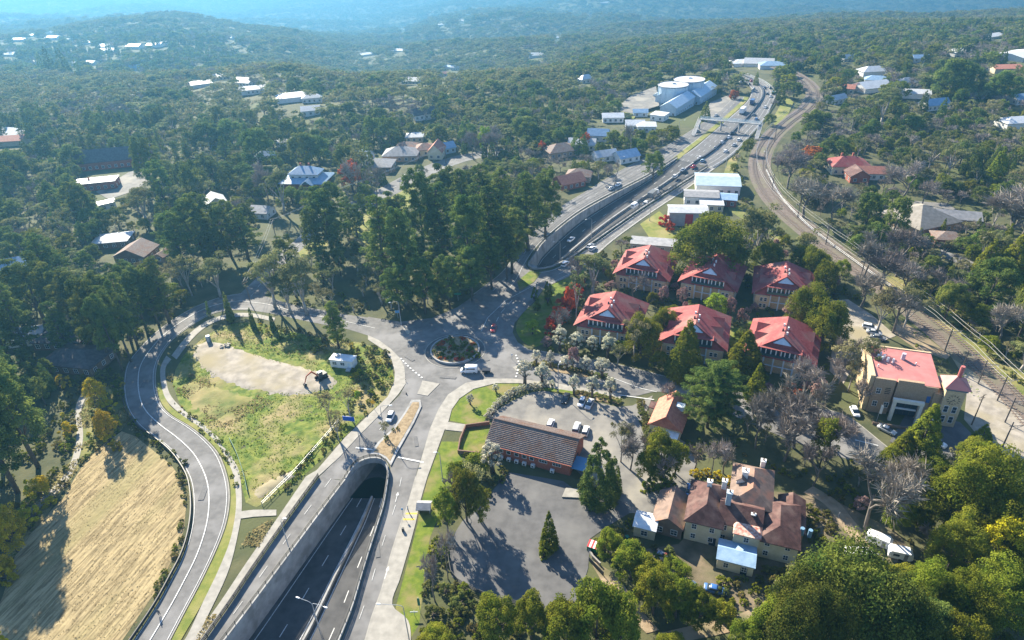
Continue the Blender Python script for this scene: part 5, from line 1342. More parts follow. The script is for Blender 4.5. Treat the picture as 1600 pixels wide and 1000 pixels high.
# ------------------------------------------------------------------ site things on the vacant lot
def excavator():
    x, y = U(503, 593); t = thing('excavator', 'dark orange excavator digging at the right end of the gravel patch', 'excavator', (x, y, .5), math.radians(225))
    om = pm('excavator_orange', (.40, .07, .03), (.5, .11, .04), 2, 4, .5)
    for s in (-1, 1):
        tr = MB(); loft(tr, [(-1.7, .25, .55, .26, .26), (-1.4, 0, .8, .28, .28), (1.4, 0, .8, .28, .28), (1.7, .25, .55, .26, .26)]); o = tr.build('crawler_track', rubber, t); o.location = (0, s * .95, 0)
    MB().box(-.3, 0, .85, 2.6, 2.2, .9).build('house', dark_metal, t); MB().box(.55, .6, 1.7, 1.3, .95, 1.2).build('cab', glass, t); MB().box(.55, .6, 2.9, 1.35, 1.0, .1).build('cab_roof', white_p, t)
    MB().tube([(.9, -.3, 1.4), (2.6, -.3, 3.6), (4.4, -.3, 3.0)], [.22, .28, .18], 6).build('boom', om, t)
    MB().tube([(4.4, -.3, 3.0), (5.4, -.3, .9)], [.2, .14], 6).build('arm', om, t)
    b = MB(); loft(b, [(5.0, .1, .9, .5, .5), (5.4, 0, .9, .5, .5), (5.8, .2, .7, .5, .5)]); b.location = None; o = b.build('bucket', dark_metal, t); o.location = (0, -.3, 0)
excavator()
x, y = U(537, 566, 1.4)
so = thing('site_office', 'white site office cabin beside the excavator', 'cabin', (x, y, .3), math.radians(-14))
MB().box(0, 0, 0, 7.4, 3.2, 2.7).build('wall', wall_white, so); MB().box(0, 0, 2.704, 7.8, 3.5, .2).build('roof', roof_white, so)
for i, xx in enumerate((-2.2, .4)): window(so, xx, -1.61, 1.1, 1.3, 1.0)
MB().box(2.6, -1.63, .1, .9, .06, 2.0).build('door', vent_blue, so); MB().box(2.6, -2.4, 0, 1.4, 1.5, .5).build('steps', grey_metal, so); MB().box(-2, .3, 2.9, 1.2, 1.0, .5).build('air_conditioner', grey_metal, so)
x, y = U(326, 531, 1)
pt = thing('portable_toilet', 'small portable toilet with a white roof at the top of the gravel patch', 'toilet', (x, y, .3), .2)
MB().box(0, 0, 0, 1.2, 1.2, 2.1).build('cabin', pm('toilet_blue', (.10, .16, .2), rough=.6), pt); MB().box(0, 0, 2.104, 1.35, 1.35, .22, 0, .75).build('roof', white_p, pt); MB().box(0, -.62, .1, .8, .05, 1.8).build('door', pm('toilet_grey', (.3, .34, .36), rough=.6), pt)
x, y = U(352, 541, .4)
rk = thing('rubble_heap', 'small heap of broken concrete on the gravel patch', 'rubble', (x, y, .5))
for i in range(14): MB().box(random.uniform(-1.6, 1.6), random.uniform(-1.2, 1.2), 0, random.uniform(.4, .9), random.uniform(.3, .7), random.uniform(.2, .6), random.uniform(0, 3)).build('rubble', concrete, rk)

# ------------------------------------------------------------------ street furniture
def lamp(px, py, h, arms, label, deg=0.0, pm_=None, z=0.0, reach=2.6):
    """px, py: foot; arms: +1 / -1 along the heading"""
    x, y = U(px, py, z); t = thing('street_lamp', label, 'street lamp', (x, y, z), math.radians(deg), 'street lamps'); m = pm_ or grey_metal
    MB().tube([(0, 0, 0), (0, 0, h * .6), (0, 0, h - .5)], [.13, .10, .07], 8).build('pole', m, t)
    MB().cyl(0, 0, 0, .5, .2, .18, 8).build('base', m, t)
    for s in arms:
        MB().tube([(0, 0, h - .5), (s * .25, 0, h - .1), (s * .9, 0, h + .1), (s * reach, 0, h + .15)], [.06, .055, .05, .045], 6).build('arm', m, t)
        b = MB(); loft(b, [(-.42, -.05, .05, .1, .08), (-.2, -.08, .09, .16, .12), (.3, -.08, .09, .16, .12), (.42, -.04, .04, .1, .08)]); hd = b.build('lamp_head', white_p, t); hd.location = (s * (reach + .2), 0, h + .15)
lamp(505, 1003, 12.5, (-1, 1), 'double armed street lamp on the near motorway median in the foreground', -22, z=-DEPTH, reach=3.0)
lamp(640, 1003, 11.0, (-1,), 'curved single armed street lamp over the footpath in the foreground', -6, reach=4.4)
lamp(601, 678, 9.5, (1,), 'single armed lamp above the white hatchback with its head to the right', 0)
lamp(692, 752, 9.5, (-1,), 'slim lamp post beside the long verge above the bus shelter', 10, reach=.8)
lamp(452, 858, 9.5, (1,), 'slim lamp post on the wall of the west slip road', 0, reach=.8)
lamp(627, 507, 9.0, (-1,), 'lamp post in the shade on the north edge of the junction', 15)
lamp(872, 612, 9.5, (1,), 'slim lamp post by the upper car park fence and blossom trees', 60, reach=1.2)
lamp(875, 408, 9.0, (-1,), 'lamp post in the far cutting near its rounded end', 20, z=-4.5)
lamp(924, 372, 9.0, (-1,), 'lamp post in the far cutting beside the median', 20, z=-3.5)
lamp(1015, 345, 9.0, (-1,), 'lamp post beside the slip road near the long garages', 40)
lamp(1134, 262, 9.0, (-1,), 'lamp post between the motorway and the pale blue shop', 30)
lamp(1167, 222, 9.0, (-1,), 'lamp post on the motorway edge below the footbridge', 30)
lamp(1196, 262, 9.0, (-1,), 'lone lamp post near the start of the white railway fence', 30)
lamp(965, 272, 9.0, (1,), 'lamp post on the outer kerb of the service road', 0)
lamp(1060, 212, 9.0, (1,), 'lamp post on the service road before the footbridge', 0)
def sign_post(px, py, h, label, parts, deg=0, name='road_sign'):
    x, y = U(px, py); t = thing(name, label, 'sign', (x, y, 0), math.radians(deg))
    MB().cyl(0, 0, 0, h, .05, .05, 6).build('post', grey_metal, t)
    for w, hh, z, m, rot in parts:
        o = MB().box(0, 0, -hh / 2, w, .05, hh).build('sign_plate', m, t); o.location = (0, -.08, z); o.rotation_euler.y = rot
    return t
ysign = pm('yellow_sign', (.75, .42, .03), rough=.5); gsign = pm('green_sign', (.02, .16, .09), rough=.5)
sign_post(585, 640, 2.9, 'yellow diamond warning sign beside the west slip road', [(1.1, 1.1, 2.7, ysign, PI / 4)])
bs = thing('billboard', 'blue sign board on two posts at the edge of the vacant lot', 'sign', (*U(546, 662), 0), math.radians(-12))
MB().box(0, 0, 1.0, 3.4, .12, 1.5).build('board', pm('bright_blue', (.02, .10, .50), rough=.5), bs)
for s in (-1.4, 1.4): MB().box(s, .12, 0, .12, .12, 2.5).build('post', grey_metal, bs)
sign_post(622, 497, 3.2, 'small blue and white sign in the shade north of the junction', [(1.5, 1.0, 2.6, pm('sky_sign', (.12, .3, .5), rough=.5), 0)])
sign_post(605, 476, 3.5, 'white direction sign among the trees north of the junction', [(2.4, .8, 2.9, white_p, 0)])
sign_post(716, 470, 3.4, 'green direction sign among the trees by the service road', [(2.4, .9, 2.9, gsign, 0)])
sign_post(657, 958, 5.0, 'tall green sign post at the end of the grass verge', [(.5, 2.2, 3.6, gsign, 0)])
sign_post(648, 962, 1.6, 'small white board beside the tall green sign post', [(1.6, .3, 1.3, white_p, 0)])
sign_post(630, 806, 2.6, 'bus stop sign on a thin post beside the kerb hatching', [(.45, .6, 2.3, pm('sky_sign', (.12, .3, .5)), 0)])
sign_post(634, 596, 1.0, 'short black bollard on the footpath corner by the give way line', [(.12, .5, .7, dark_metal, 0)], name='bollard')
sign_post(800, 562, 2.3, 'keep left sign on the traffic island of the wide road', [(.5, .6, 2.0, white_p, 0)])
cn = thing('road_cone', 'small dark traffic marker in the lane below the splitter island', 'cone', (*U(635, 616), .04))
MB().cyl(0, 0, 0, .7, .25, .06, 8).build('cone', dark_metal, cn)
st = thing('bus_shelter', 'grey bus shelter with a pitched roof on the grass verge', 'bus shelter', (*U(664, 800), .05), math.radians(-5))
MB().box(0, 1.0, 0, 2.6, .12, 2.2).build('back_wall', concrete, st)
for s in (-1.25, 1.25): MB().box(s, .3, 0, .12, 1.6, 2.2).build('side_wall', concrete, st)
gable_mb(3.0, 2.6, 2.25, .7, .2, ax='x').build('roof', roof_grey, st); MB().box(0, .6, .4, 2.2, .45, .08).build('bench', wall_brown, st)
MB().box(-1.2, -2.2, 0, .5, .5, 1.0).build('litter_bin', dark_metal, None)
o = [o for o in C.objects if o.name == 'litter_bin'][0]; o.location = (*U(640, 818), .1); tag(o, 'dark litter bin on the footpath below the bus shelter', 'litter bin')
# skip and bins at the south car park
sk = thing('skip_bin', 'green skip with a red and white striped lid beside the big car park', 'skip', (*U(928, 858), .1), math.radians(-25))
MB().box(0, 0, 0, 2.6, 2.0, 1.3).build('bin', pm('skip_green', (.02, .20, .07), rough=.5), sk)
for k in range(6): MB().box(-1.1 + .44 * k, 0, 1.304, .44, 2.1, .1).build('lid_slat', red_door if k % 2 == 0 else white_p, sk)
for px, py, m, lab in ((943, 844, 'yellow', 'yellow lidded wheelie bin behind the green skip'), (980, 841, 'green', 'green wheelie bin left of the white roofed shed'), (990, 846, 'red', 'red wheelie bin in front of the white roofed shed')):
    t = thing('wheelie_bin', lab, 'bin', (*U(px, py, .5), 0), .4); mm = {'yellow': ysign, 'green': gsign, 'red': red_door}[m]
    MB().box(0, 0, .08, .6, .65, .95, 0, 1.12).build('bin', gsign if m != 'red' else red_door, t); MB().box(0, 0, 1.034, .75, .8, .08).build('lid', mm, t)
wall_thing('low concrete wall with a gate post where the dirt track leaves the car park', W([(918, 858), (926, 872), (938, 884)]), .35, .9, concrete, -.1, name='low_wall')
wall_thing('dark iron gate across the dirt track', W([(920, 876), (943, 900)]), .12, 1.2, dark_metal, .15, name='gate', cat='gate')
slab('curb_island', [(843, 872), (848, 858), (856, 845), (868, 848), (868, 862), (858, 872), (848, 876)], rough_m, .16)
slab('loading_pad', [(878, 778), (884, 764), (914, 766), (920, 780)], concrete, .4)
# junk beside the guesthouse
jk = [pm('junk%d' % i, c, rough=.7) for i, c in enumerate(((.6, .55, .5), (.3, .08, .06), (.15, .2, .3), (.45, .3, .2), (.1, .1, .1)))]
for i in range(26):
    x, y = U(random.uniform(1022, 1048), random.uniform(862, 888)); w = random.uniform(.4, 1.3)
    o = MB().box(0, 0, 0, w, random.uniform(.3, 1.0), random.uniform(.2, .9), 0, random.uniform(.7, 1)).build('junk_crate', jk[i % 5]); o.location = (x, y, .02); o.rotation_euler.z = random.uniform(0, 3)
    tag(o, 'discarded box or board in the junk pile in front of the barn', 'junk', 'junk pile in front of the barn')

# ------------------------------------------------------------------ railway
RAIL = smooth2(W([(1212, 104), (1240, 115), (1262, 130), (1272, 148), (1262, 168), (1232, 190), (1204, 216), (1188, 246), (1190, 278), (1212, 315), (1252, 352), (1308, 395), (1378, 445), (1448, 500), (1510, 552), (1572, 612), (1640, 690), (1700, 770)]), 160)
bal = Strip(off(RAIL, 5.6), off(RAIL, -5.6), 160, world=True)
bal.road('track_bed', ballast_m, .035)
sl = pm('sleeper', (.16, .13, .11), (.22, .19, .16), 3, 4, .9); rl = pm('rail_steel', (.20, .15, .12), rough=.5, metal=.3)
for d, lab in ((-2.4, 'western railway track curving past the clock tower'), (2.4, 'eastern railway track curving past the clock tower')):
    t = thing('railway_track', lab, 'railway track', (0, 0, 0)); L = off(RAIL, d)
    for s in (-.72, .72): curb('rail', off(L, s), .16, .26, rl, .04, None, parent=t)
    n = 420; P = smooth2(L, n); b = MB()
    for i in range(n - 1):
        if P[i][1] < 70: continue
        a = math.atan2(P[i + 1][1] - P[i][1], P[i + 1][0] - P[i][0]); b.box(P[i][0], P[i][1], .03, .35, 2.5, .1, a)
    b.build('sleepers', sl, t, kind='stuff')
MAST = pm('mast_steel', (.10, .09, .085), rough=.6)
MS = [(1476, 549), (1528, 600), (1570, 660), (1566, 699), (1404, 492), (1345, 432), (1290, 382), (1246, 340), (1206, 297), (1500, 585), (1558, 626), (1210, 222)]
where = ['above the clock tower roof', 'right of the clock tower spire', 'at the right edge behind the clock tower', 'lowest by the tarred yard', 'beside the sandy parking lot', 'at the lower end of the white fence', 'in the middle of the white fence', 'in the upper part of the white fence', 'at the top of the white fence', 'just left of the clock tower', 'in the scrub right of the clock tower', 'where the tracks meet the motorway']
tops = []
for (px, py), wv in zip(MS, where):
    x, y = U(px, py); i = min(range(len(RAIL)), key=lambda k: (RAIL[k][0] - x) ** 2 + (RAIL[k][1] - y) ** 2); rx, ry = RAIL[i]
    a = math.atan2(ry - y, rx - x)
    t = thing('catenary_mast', 'railway mast with a cross arm ' + wv, 'mast', (x, y, 0), a, 'masts along the railway')
    MB().tube([(0, 0, 0), (0, 0, 8.2)], [.2, .14], 6).build('pole', MAST, t); MB().bar((-.6, 0, 6.9), (3.4, 0, 7.1), .14).build('cross_arm', MAST, t); MB().bar((0, 0, 5.6), (2.6, 0, 6.95), .09).build('brace', MAST, t)
    for q in (1.4, 3.0): MB().cyl(q, 0, 6.6, 7.0, .08, .08, 6).build('insulator', white_p, t)
def wires(label, pts, z, sag=.6, n=8, w=.05, m=None, name='overhead_wire'):
    t = thing(name, label, 'wires', (pts[0][0], pts[0][1], 0)); o = Vector((pts[0][0], pts[0][1], 0)); m = m or dark_metal
    for dz, dd in ((0, 0), (-1.2, 0)) if name == 'overhead_wire' else ((0, -.5), (0, .5)):
        b = MB(); P = []
        for a, c in zip(pts[:-1], pts[1:]):
            for k in range(n): q = k / n; P.append((a[0] + (c[0] - a[0]) * q - o.x + dd, a[1] + (c[1] - a[1]) * q - o.y, z + dz - sag * 4 * q * (1 - q)))
        P.append((pts[-1][0] - o.x + dd, pts[-1][1] - o.y, z + dz)); b.tube(P, w, 3); b.build('wire', m, t)
pale_wire = pm('pale_wire_metal', (.55, .53, .50), rough=.5)  # one even pale tone for the wires
wires('pale overhead wires above the western railway track', off(RAIL, 2.4)[40:150:6], 6.6, .25, 3, .055, pale_wire)
wires('pale overhead wires above the eastern railway track', off(RAIL, -2.4)[40:150:6], 6.6, .25, 3, .055, pale_wire)
PL = [(1535, 664), (1622, 760)]
def pole(px, py, h, label, arms=2, deg=0):
    x, y = U(px, py); t = thing('power_pole', label, 'power pole', (x, y, 0), math.radians(deg), 'timber power poles')
    MB().tube([(0, 0, 0), (0, 0, h)], [.19, .12], 6).build('pole', M_POLE, t)
    for k in range(arms): MB().box(0, 0, h - .5 - .9 * k, 2.4, .14, .14).build('cross_arm', M_POLE, t)
    return x, y
M_POLE = pm('pole_timber', (.12, .095, .07), (.17, .14, .11), 2, 4, .9)
a = pole(1518, 664, 10, 'leaning timber power pole in front of the clock tower', 2, 30)
b = pole(1452, 462, 10, 'timber power pole with a white cross arm among bare trees', 2, 30); c2_ = pole(1370, 395, 10, 'timber power pole beside the pyramid roofed building', 2, 30); d2_ = pole(1600, 560, 10, 'timber power pole at the right edge above the railway', 2, 30)
wires('power lines strung along the railway past the pyramid roof', [c2_, b, d2_], 9.5, 1.2, 10, .035, None, 'power_line')
e = pole(392, 475, 10, 'timber power pole where the side road meets the west road', 2, 60); f = pole(432, 375, 10, 'timber power pole half way up the side road', 2, 60); g = pole(520, 330, 10, 'timber power pole on the side road by the pale lawn', 2, 60); h_ = pole(697, 255, 9, 'timber power pole at the upper end of the side road', 2, 60)
wires('power lines above the side road', [e, f, g, h_], 9.5, 1.0, 10, .04, pale_wire, 'power_line')
# road bridge at the right edge
br = thing('road_bridge', 'pale concrete road bridge over the railway at the right edge', 'bridge', (*U(1596, 770), 0), math.radians(-32))
MB().box(0, 0, -.3, 20, 7, .45).build('deck', concrete_w, br)
for s in (-1, 1): MB().box(0, s * 3.3, .15, 20, .3, 1.0).build('parapet', concrete_w, br)
# people seen as small figures
def person(px, py, label, shirt, trousers, deg):
    x, y = U(px, py); t = thing('person', label, 'person', (x, y, .14), math.radians(deg), None)
    vs = [(0, 0, .95), (0, 0, 1.2), (0, 0, 1.42), (0, 0, 1.52), (0, 0, 1.66), (.10, 0, .9), (.11, .06, .5), (.11, -.06, .08), (.11, .10, .04), (-.10, 0, .9), (-.11, -.08, .5), (-.11, -.18, .08), (-.11, -.02, .04), (.2, 0, 1.40), (.25, .02, 1.12), (.25, .10, .88), (-.2, 0, 1.40), (-.25, -.03, 1.12), (-.25, .02, .88)]
    ed = [(0, 1), (1, 2), (2, 3), (3, 4), (0, 5), (5, 6), (6, 7), (7, 8), (0, 9), (9, 10), (10, 11), (11, 12), (2, 13), (13, 14), (14, 15), (2, 16), (16, 17), (17, 18)]
    rad = [.15, .16, .17, .06, .11, .09, .065, .05, .045, .09, .065, .05, .045, .06, .05, .035, .06, .05, .035]
    me = bpy.data.meshes.new('body'); me.from_pydata(vs, ed, []); o = bpy.data.objects.new('body', me); link(o, t)
    md = o.modifiers.new('skin', 'SKIN')
    for v, r in zip(me.skin_vertices[0].data if me.skin_vertices else [], rad): v.radius = (r, r * .8)
    me.skin_vertices and setattr(me.skin_vertices[0].data[0], 'use_root', True)
    sb = o.modifiers.new('smooth', 'SUBSURF'); sb.levels = 1; sb.render_levels = 1
    me.materials.append(shirt)
    MB().cyl(0, 0, 1.7, 1.8, .11, .07, 8).build('hair', dark_metal, t)
    tr = MB(); tr.tube([(.105, 0, .96), (.115, .06, .5), (.115, -.06, .12)], [.115, .09, .07], 8); tr.tube([(-.105, 0, .96), (-.115, -.08, .5), (-.115, -.18, .12)], [.115, .09, .07], 8); tr.build('trousers', trousers, t)
person(638, 800, 'person in dark clothes waiting by the kerb at the bus stop', jk[2], jk[4], 100)
person(250, 962, 'person in dark clothes walking along the winding road beside the hay field', jk[4], jk[4], 200)
person(1310, 808, 'person in pale clothes on the dirt track right of the guesthouse', jk[0], jk[2], 40)
# ------------------------------------------------------------------ foliage
M_PINE = leafmat('pine_needles', (.070, .118, .030), (.185, .215, .045), .36)
M_CYP = leafmat('cypress_leaf', (.09, .125, .014), (.205, .215, .024), .38)
M_BIGP = leafmat('stone_pine_needles', (.048, .080, .016), (.135, .15, .026), .3)
M_GUM = leafmat('gum_leaf', (.12, .148, .056), (.245, .24, .095), .38)
M_EVG = leafmat('evergreen_leaf', (.095, .135, .016), (.235, .235, .028), .38)
M_CEDAR = leafmat('cedar_leaf', (.085, .125, .032), (.175, .210, .050), .36)
M_BLOS = leafmat('blossom', (.44, .43, .30), (.62, .60, .47), .3, .12)
M_TWIG = leafmat('bare_twigs', (.21, .178, .15), (.33, .29, .25), .0, .2)
M_LIME = leafmat('lime_leaf', (.19, .27, .02), (.33, .42, .04), .3, .1)
M_GOLD = leafmat('golden_wattle', (.26, .24, .02), (.60, .47, .02), .25, .15)
M_RED = leafmat('red_leaf', (.32, .06, .025), (.56, .14, .045), .25, .15)
M_PLUM = leafmat('plum_blossom', (.26, .15, .14), (.36, .23, .21), .25, .15)
M_SHRUB = leafmat('shrub_leaf', (.11, .125, .035), (.24, .22, .065), .36, .3, .6, .04)
M_OLIVE = leafmat('olive_leaf', (.15, .15, .065), (.28, .26, .12), .34, .25)
M_BARK = pm('bark', (.075, .060, .048), (.13, .108, .09), 2, 5, .95, obj=True)
M_LIMB = pm('grey_limb_bark', (.12, .10, .085), (.20, .175, .15), 2, 5, .95, obj=True)
M_PALE = pm('pale_bark', (.26, .23, .20), (.40, .37, .33), 1.5, 5, .9, obj=True)

def unit(v): return v / np.maximum(np.linalg.norm(v, axis=1, keepdims=True), 1e-6)
def leaf_arrays(c, n, s, asp=.65):
    """four-cornered leaf sprays at c, facing n, of half size s"""
    k = len(c); a = NP.normal(size=(k, 3)); t = unit(np.cross(n, a)); b = np.cross(n, t)
    s = np.broadcast_to(np.asarray(s, float).reshape(-1, 1), (k, 1))
    w = s * NP.uniform(.45, asp + .25, (k, 1))
    v = np.stack([c - t * s - b * w * .6, c + t * s * .5 - b * w, c + t * s + b * w * .5, c - t * s * .4 + b * w], 1)
    return v.reshape(-1, 3)
def leaf_mesh(name, c, n, s, mat, asp=.65):
    v = leaf_arrays(np.asarray(c, float), np.asarray(n, float), s, asp); k = len(v) // 4
    me = bpy.data.meshes.new(name)
    me.vertices.add(len(v)); me.vertices.foreach_set('co', v.ravel())
    me.loops.add(4 * k); me.loops.foreach_set('vertex_index', np.arange(4 * k))
    me.polygons.add(k); me.polygons.foreach_set('loop_start', np.arange(k) * 4); me.polygons.foreach_set('loop_total', np.full(k, 4))
    me.materials.append(mat); me.update(calc_edges=True); me.validate()
    return me
def clumps(cent, rad, per, flat=.7, size=.3, up=.35, core=.55, jit=.55):
    """sprays on and in the shells of many clumps"""
    cent = np.asarray(cent, float); rad = np.asarray(rad, float); k = len(cent)
    idx = np.repeat(np.arange(k), per)
    d = unit(NP.normal(size=(len(idx), 3))); d[:, 2] = np.where(d[:, 2] < -.3, -d[:, 2], d[:, 2])
    r = rad[idx][:, None] * NP.uniform(core, 1.05, (len(idx), 1))
    p = cent[idx] + d * r * np.array([1, 1, flat])
    n = unit(d + np.array([0, 0, up]) + NP.normal(size=d.shape) * jit)
    return p, n, NP.uniform(.6, 1.25, len(idx)) * size

def mk_pine(q, seed):
    r = random.Random(seed); Hh = 20.0; wd = MB(); C_, R_ = [], []
    top = [(0, 0, 0), (r.uniform(-.3, .3), r.uniform(-.3, .3), 7), (r.uniform(-.5, .5), r.uniform(-.5, .5), 14), (r.uniform(-.4, .4), r.uniform(-.4, .4), 19.3)]
    wd.tube(top, [.42, .33, .2, .05], 6)
    z = 3.6 + r.uniform(0, 1.5)
    while z < 19.2:
        t = (z - 3.6) / 15.6
        env = 4.3 * (.55 + .55 * math.sin(PI * min(1, t * 1.15 + .12))) * (1 - t * .55) if t < .85 else 4.3 * .5 * (1.02 - t) / .17 + .3
        nb = r.choice([3, 4, 4, 5]) if t < .85 else 3
        a0 = r.uniform(0, 6.28)
        for i in range(nb):
            a = a0 + 6.28 * i / nb + r.uniform(-.5, .5); L = env * r.uniform(.45, 1.12)
            e = (L * math.cos(a), L * math.sin(a), z + L * .16 + r.uniform(-.3, .3))
            wd.tube([(0, 0, z), (e[0] * .5, e[1] * .5, z + L * .03), e], [.11, .07, .03], 3, False)
            for s in ([.62, 1.0] if L > 1.7 else [1.0]):
                C_.append((e[0] * s, e[1] * s, z + (e[2] - z) * s + .15)); R_.append(r.uniform(.75, 1.25) * (.75 + .15 * L / 2))
        z += r.uniform(.75, 1.25) * (1.0 - .3 * t)
    C_.append((0, 0, 19.3)); R_.append(.7)
    p, n, s = clumps(C_, R_, max(3, int(34 * q)), .62, .30 / math.sqrt(max(q, .12)) * (.95 if q >= 1 else .8), .3)
    return wd, p, n, s, M_PINE, M_BARK, 20.0, 8.0
def mk_cyp(q, seed, R=3.6, Hh=14.0, pw=.85, mat=None):
    r = np.random.default_rng(seed); k = 320
    z = Hh * (1 - np.sqrt(r.uniform(.002, 1, k))) ; z = np.clip(z * 1.0 + .3, .3, Hh - .15)
    rad = R * (1 - z / Hh) ** pw * (np.minimum(1, .55 + z / 2.5)) * r.uniform(.86, 1.02, k); a = r.uniform(0, 6.28, k)
    C_ = np.stack([rad * np.cos(a), rad * np.sin(a), z], 1)
    C_[-1] = (0, 0, Hh - .3)
    R_ = .38 + .42 * (1 - z / Hh) * r.uniform(.8, 1.2, k)
    p, n, s = clumps(C_, R_, max(2, int(24 * q)), 1.25, .24 / math.sqrt(max(q, .12)) * (1 if q >= 1 else .85), .25)
    out = p.copy(); out[:, 2] = 0; n = unit(n + unit(out) * .6)
    wd = MB().cyl(0, 0, 0, Hh * .8, .3, .08, 6)
    return wd, p, n, s, mat or M_CYP, M_BARK, Hh, 2 * R
def mk_gum(q, seed, mat=None, bark=None, dens=1.0, domed=False):
    r = random.Random(seed); wd = MB(); C_, R_ = [], []
    fork = r.uniform(3.2, 5.2) if not domed else 2.4
    base = (r.uniform(-.5, .5), r.uniform(-.5, .5), fork)
    wd.tube([(0, 0, 0), (base[0] * .4, base[1] * .4, fork * .5), base], [.45, .34, .3], 6)
    nl = r.choice([5, 6, 7]) if not domed else 9
    for i in range(nl):
        a = 6.28 * i / nl + r.uniform(-.4, .4); R = r.uniform(1.5, 5.4); zt_ = 15.0 - .16 * R * R * (1 if not domed else 1.2) + r.uniform(-2.2, .5)
        e = (R * math.cos(a), R * math.sin(a), zt_ - 1.5)
        m = (base[0] + e[0] * .45, base[1] + e[1] * .45, fork + (e[2] - fork) * .55)
        wd.tube([base, m, e], [.22, .14, .06], 5, False)
        for j in range(r.choice([4, 5, 6])):
            b = r.uniform(0, 6.28); L = r.uniform(.6, 2.6)
            s = (m[0] + (e[0] - m[0]) * r.uniform(.4, 1), m[1] + (e[1] - m[1]) * r.uniform(.4, 1), m[2] + (e[2] - m[2]) * r.uniform(.4, 1))
            c = (s[0] + L * math.cos(b), s[1] + L * math.sin(b), s[2] + r.uniform(.2, 2.0))
            wd.tube([s, c], [.07, .03], 3, False); C_.append(c); R_.append(r.uniform(.9, 1.7))
    p, n, s = clumps(C_, R_, max(4, int(58 * q * dens)), .62, .30 / math.sqrt(max(q, .12)) * (1 if q >= 1 else .85), .45)
    return wd, p, n, s, mat or M_GUM, bark or M_PALE, 16.0, 12.5
def mk_round(q, seed, mat=None, Hh=12.0, R=5.5, sq=1.0, zc=None, rough=.15, k=95, leaf=.30):
    r = np.random.default_rng(seed); zc = Hh * .48 if zc is None else zc
    d = unit(r.normal(size=(k, 3))); d[:, 2] = np.where(d[:, 2] < -.45, -d[:, 2], d[:, 2])
    lob = 1 + rough * np.sin(3 * np.arctan2(d[:, 1], d[:, 0]) + seed) + r.uniform(-.2, .08, k)
    C_ = np.stack([d[:, 0] * R * .82 * lob, d[:, 1] * R * .82 * lob, zc + d[:, 2] * (Hh - zc) * .86 * lob], 1)
    R_ = R * r.uniform(.17, .30, k)
    p, n, s = clumps(C_, R_, max(3, int(52 * q)), .75, leaf / math.sqrt(max(q, .12)) * (1 if q >= 1 else .85), .4)
    wd = MB().tube([(0, 0, 0), (.1, .1, zc * .6), (0, 0, zc * 1.2)], [.4, .3, .12], 6)
    rr = random.Random(seed)
    for i in range(6):
        a = 6.28 * i / 6; wd.tube([(.1, .1, zc * .5), (R * .6 * math.cos(a), R * .6 * math.sin(a), zc * rr.uniform(.8, 1.3))], [.16, .05], 4, False)
    return wd, p, n, s, mat or M_EVG, M_BARK, Hh, 2 * R
def mk_bare(q, seed, twig=None):
    r = random.Random(seed); wd = MB(); tips = []
    def br(p, d, L, rad, lv):
        e = p + d * L; m = p + d * L * .5 + Vector((r.uniform(-.1, .1), r.uniform(-.1, .1), r.uniform(0, .1))) * L
        wd.tube([p, m, e], [rad, rad * .8, rad * .6], 5 if lv < 2 else 3, False)
        if lv >= 3: tips.append((e, d)); tips.append((m, d)); return
        for i in range(r.choice([3, 4]) if lv < 2 else r.choice([3, 4, 5])):
            v = Vector((r.uniform(-1, 1), r.uniform(-1, 1), r.uniform(-.25, .8))); v = (d * .75 + v).normalized()
            br(p + d * L * r.uniform(.55, 1), v, L * r.uniform(.55, .82), rad * .58, lv + 1)
    br(Vector((0, 0, 0)), Vector((r.uniform(-.1, .1), r.uniform(-.1, .1), 1)).normalized(), 3.2, .2, 0)
    n = max(3, int(6 * q)); P, N_, S = [], [], []
    V, Fc = [], []
    for e, d in tips:
        for i in range(n):
            v = (d * .55 + Vector((r.uniform(-1, 1), r.uniform(-1, 1), r.uniform(-.5, .9)))).normalized(); L = r.uniform(.5, 1.5)
            w = Vector((r.uniform(-1, 1), r.uniform(-1, 1), r.uniform(-1, 1))).cross(v).normalized() * (.022 if q >= 1 else .05)
            s = e + d * r.uniform(-.5, .1); k = len(V)
            V += [s - w, s + w, s + v * L * .6 + w * .7 + Vector((0, 0, .06)), s + v * L, s + v * L * .6 - w * .7]
            Fc += [(k, k + 1, k + 2, k + 3, k + 4)]
    tw = MB().add(V, Fc)
    zz = max(v[2] for v in wd.v); xx = max(abs(v[0]) for v in wd.v)
    return wd, tw, None, None, twig or M_TWIG, M_LIMB, 11.0, 10.0
def mk_blossom(q, seed, mat=None):
    return mk_round(q, seed, mat or M_BLOS, 6.5, 1.75, 1, 3.6, .1, 46, .15)
def mk_cedar(q, seed):
    r = random.Random(seed); wd = MB(); C_, R_ = [], []
    wd.tube([(0, 0, 0), (0, 0, 9), (0, 0, 15)], [.7, .45, .12], 7)
    for lay, (z, R) in enumerate(((5, 10), (7.2, 10.3), (9.4, 9.2), (11.4, 7.4), (13.2, 5.0), (14.8, 2.6))):
        nb = 11 if R > 6 else 7
        for i in range(nb):
            a = 6.28 * i / nb + r.uniform(-.25, .25) + lay; L = R * r.uniform(.72, 1.05)
            e = (L * math.cos(a), L * math.sin(a), z + r.uniform(-.5, .6))
            wd.tube([(0, 0, z - .8), e], [.18, .05], 4, False)
            for s in np.arange(.35, 1.01, .16): 
                C_.append((e[0] * s + r.uniform(-.7, .7), e[1] * s + r.uniform(-.7, .7), z + (e[2] - z) * s)); R_.append(r.uniform(.8, 1.5))
    p, n, s = clumps(C_, R_, max(3, int(44 * q)), .28, .27 / math.sqrt(max(q, .12)), .8, .3)
    return wd, p, n, s, M_CEDAR, M_BARK, 15.4, 21.0
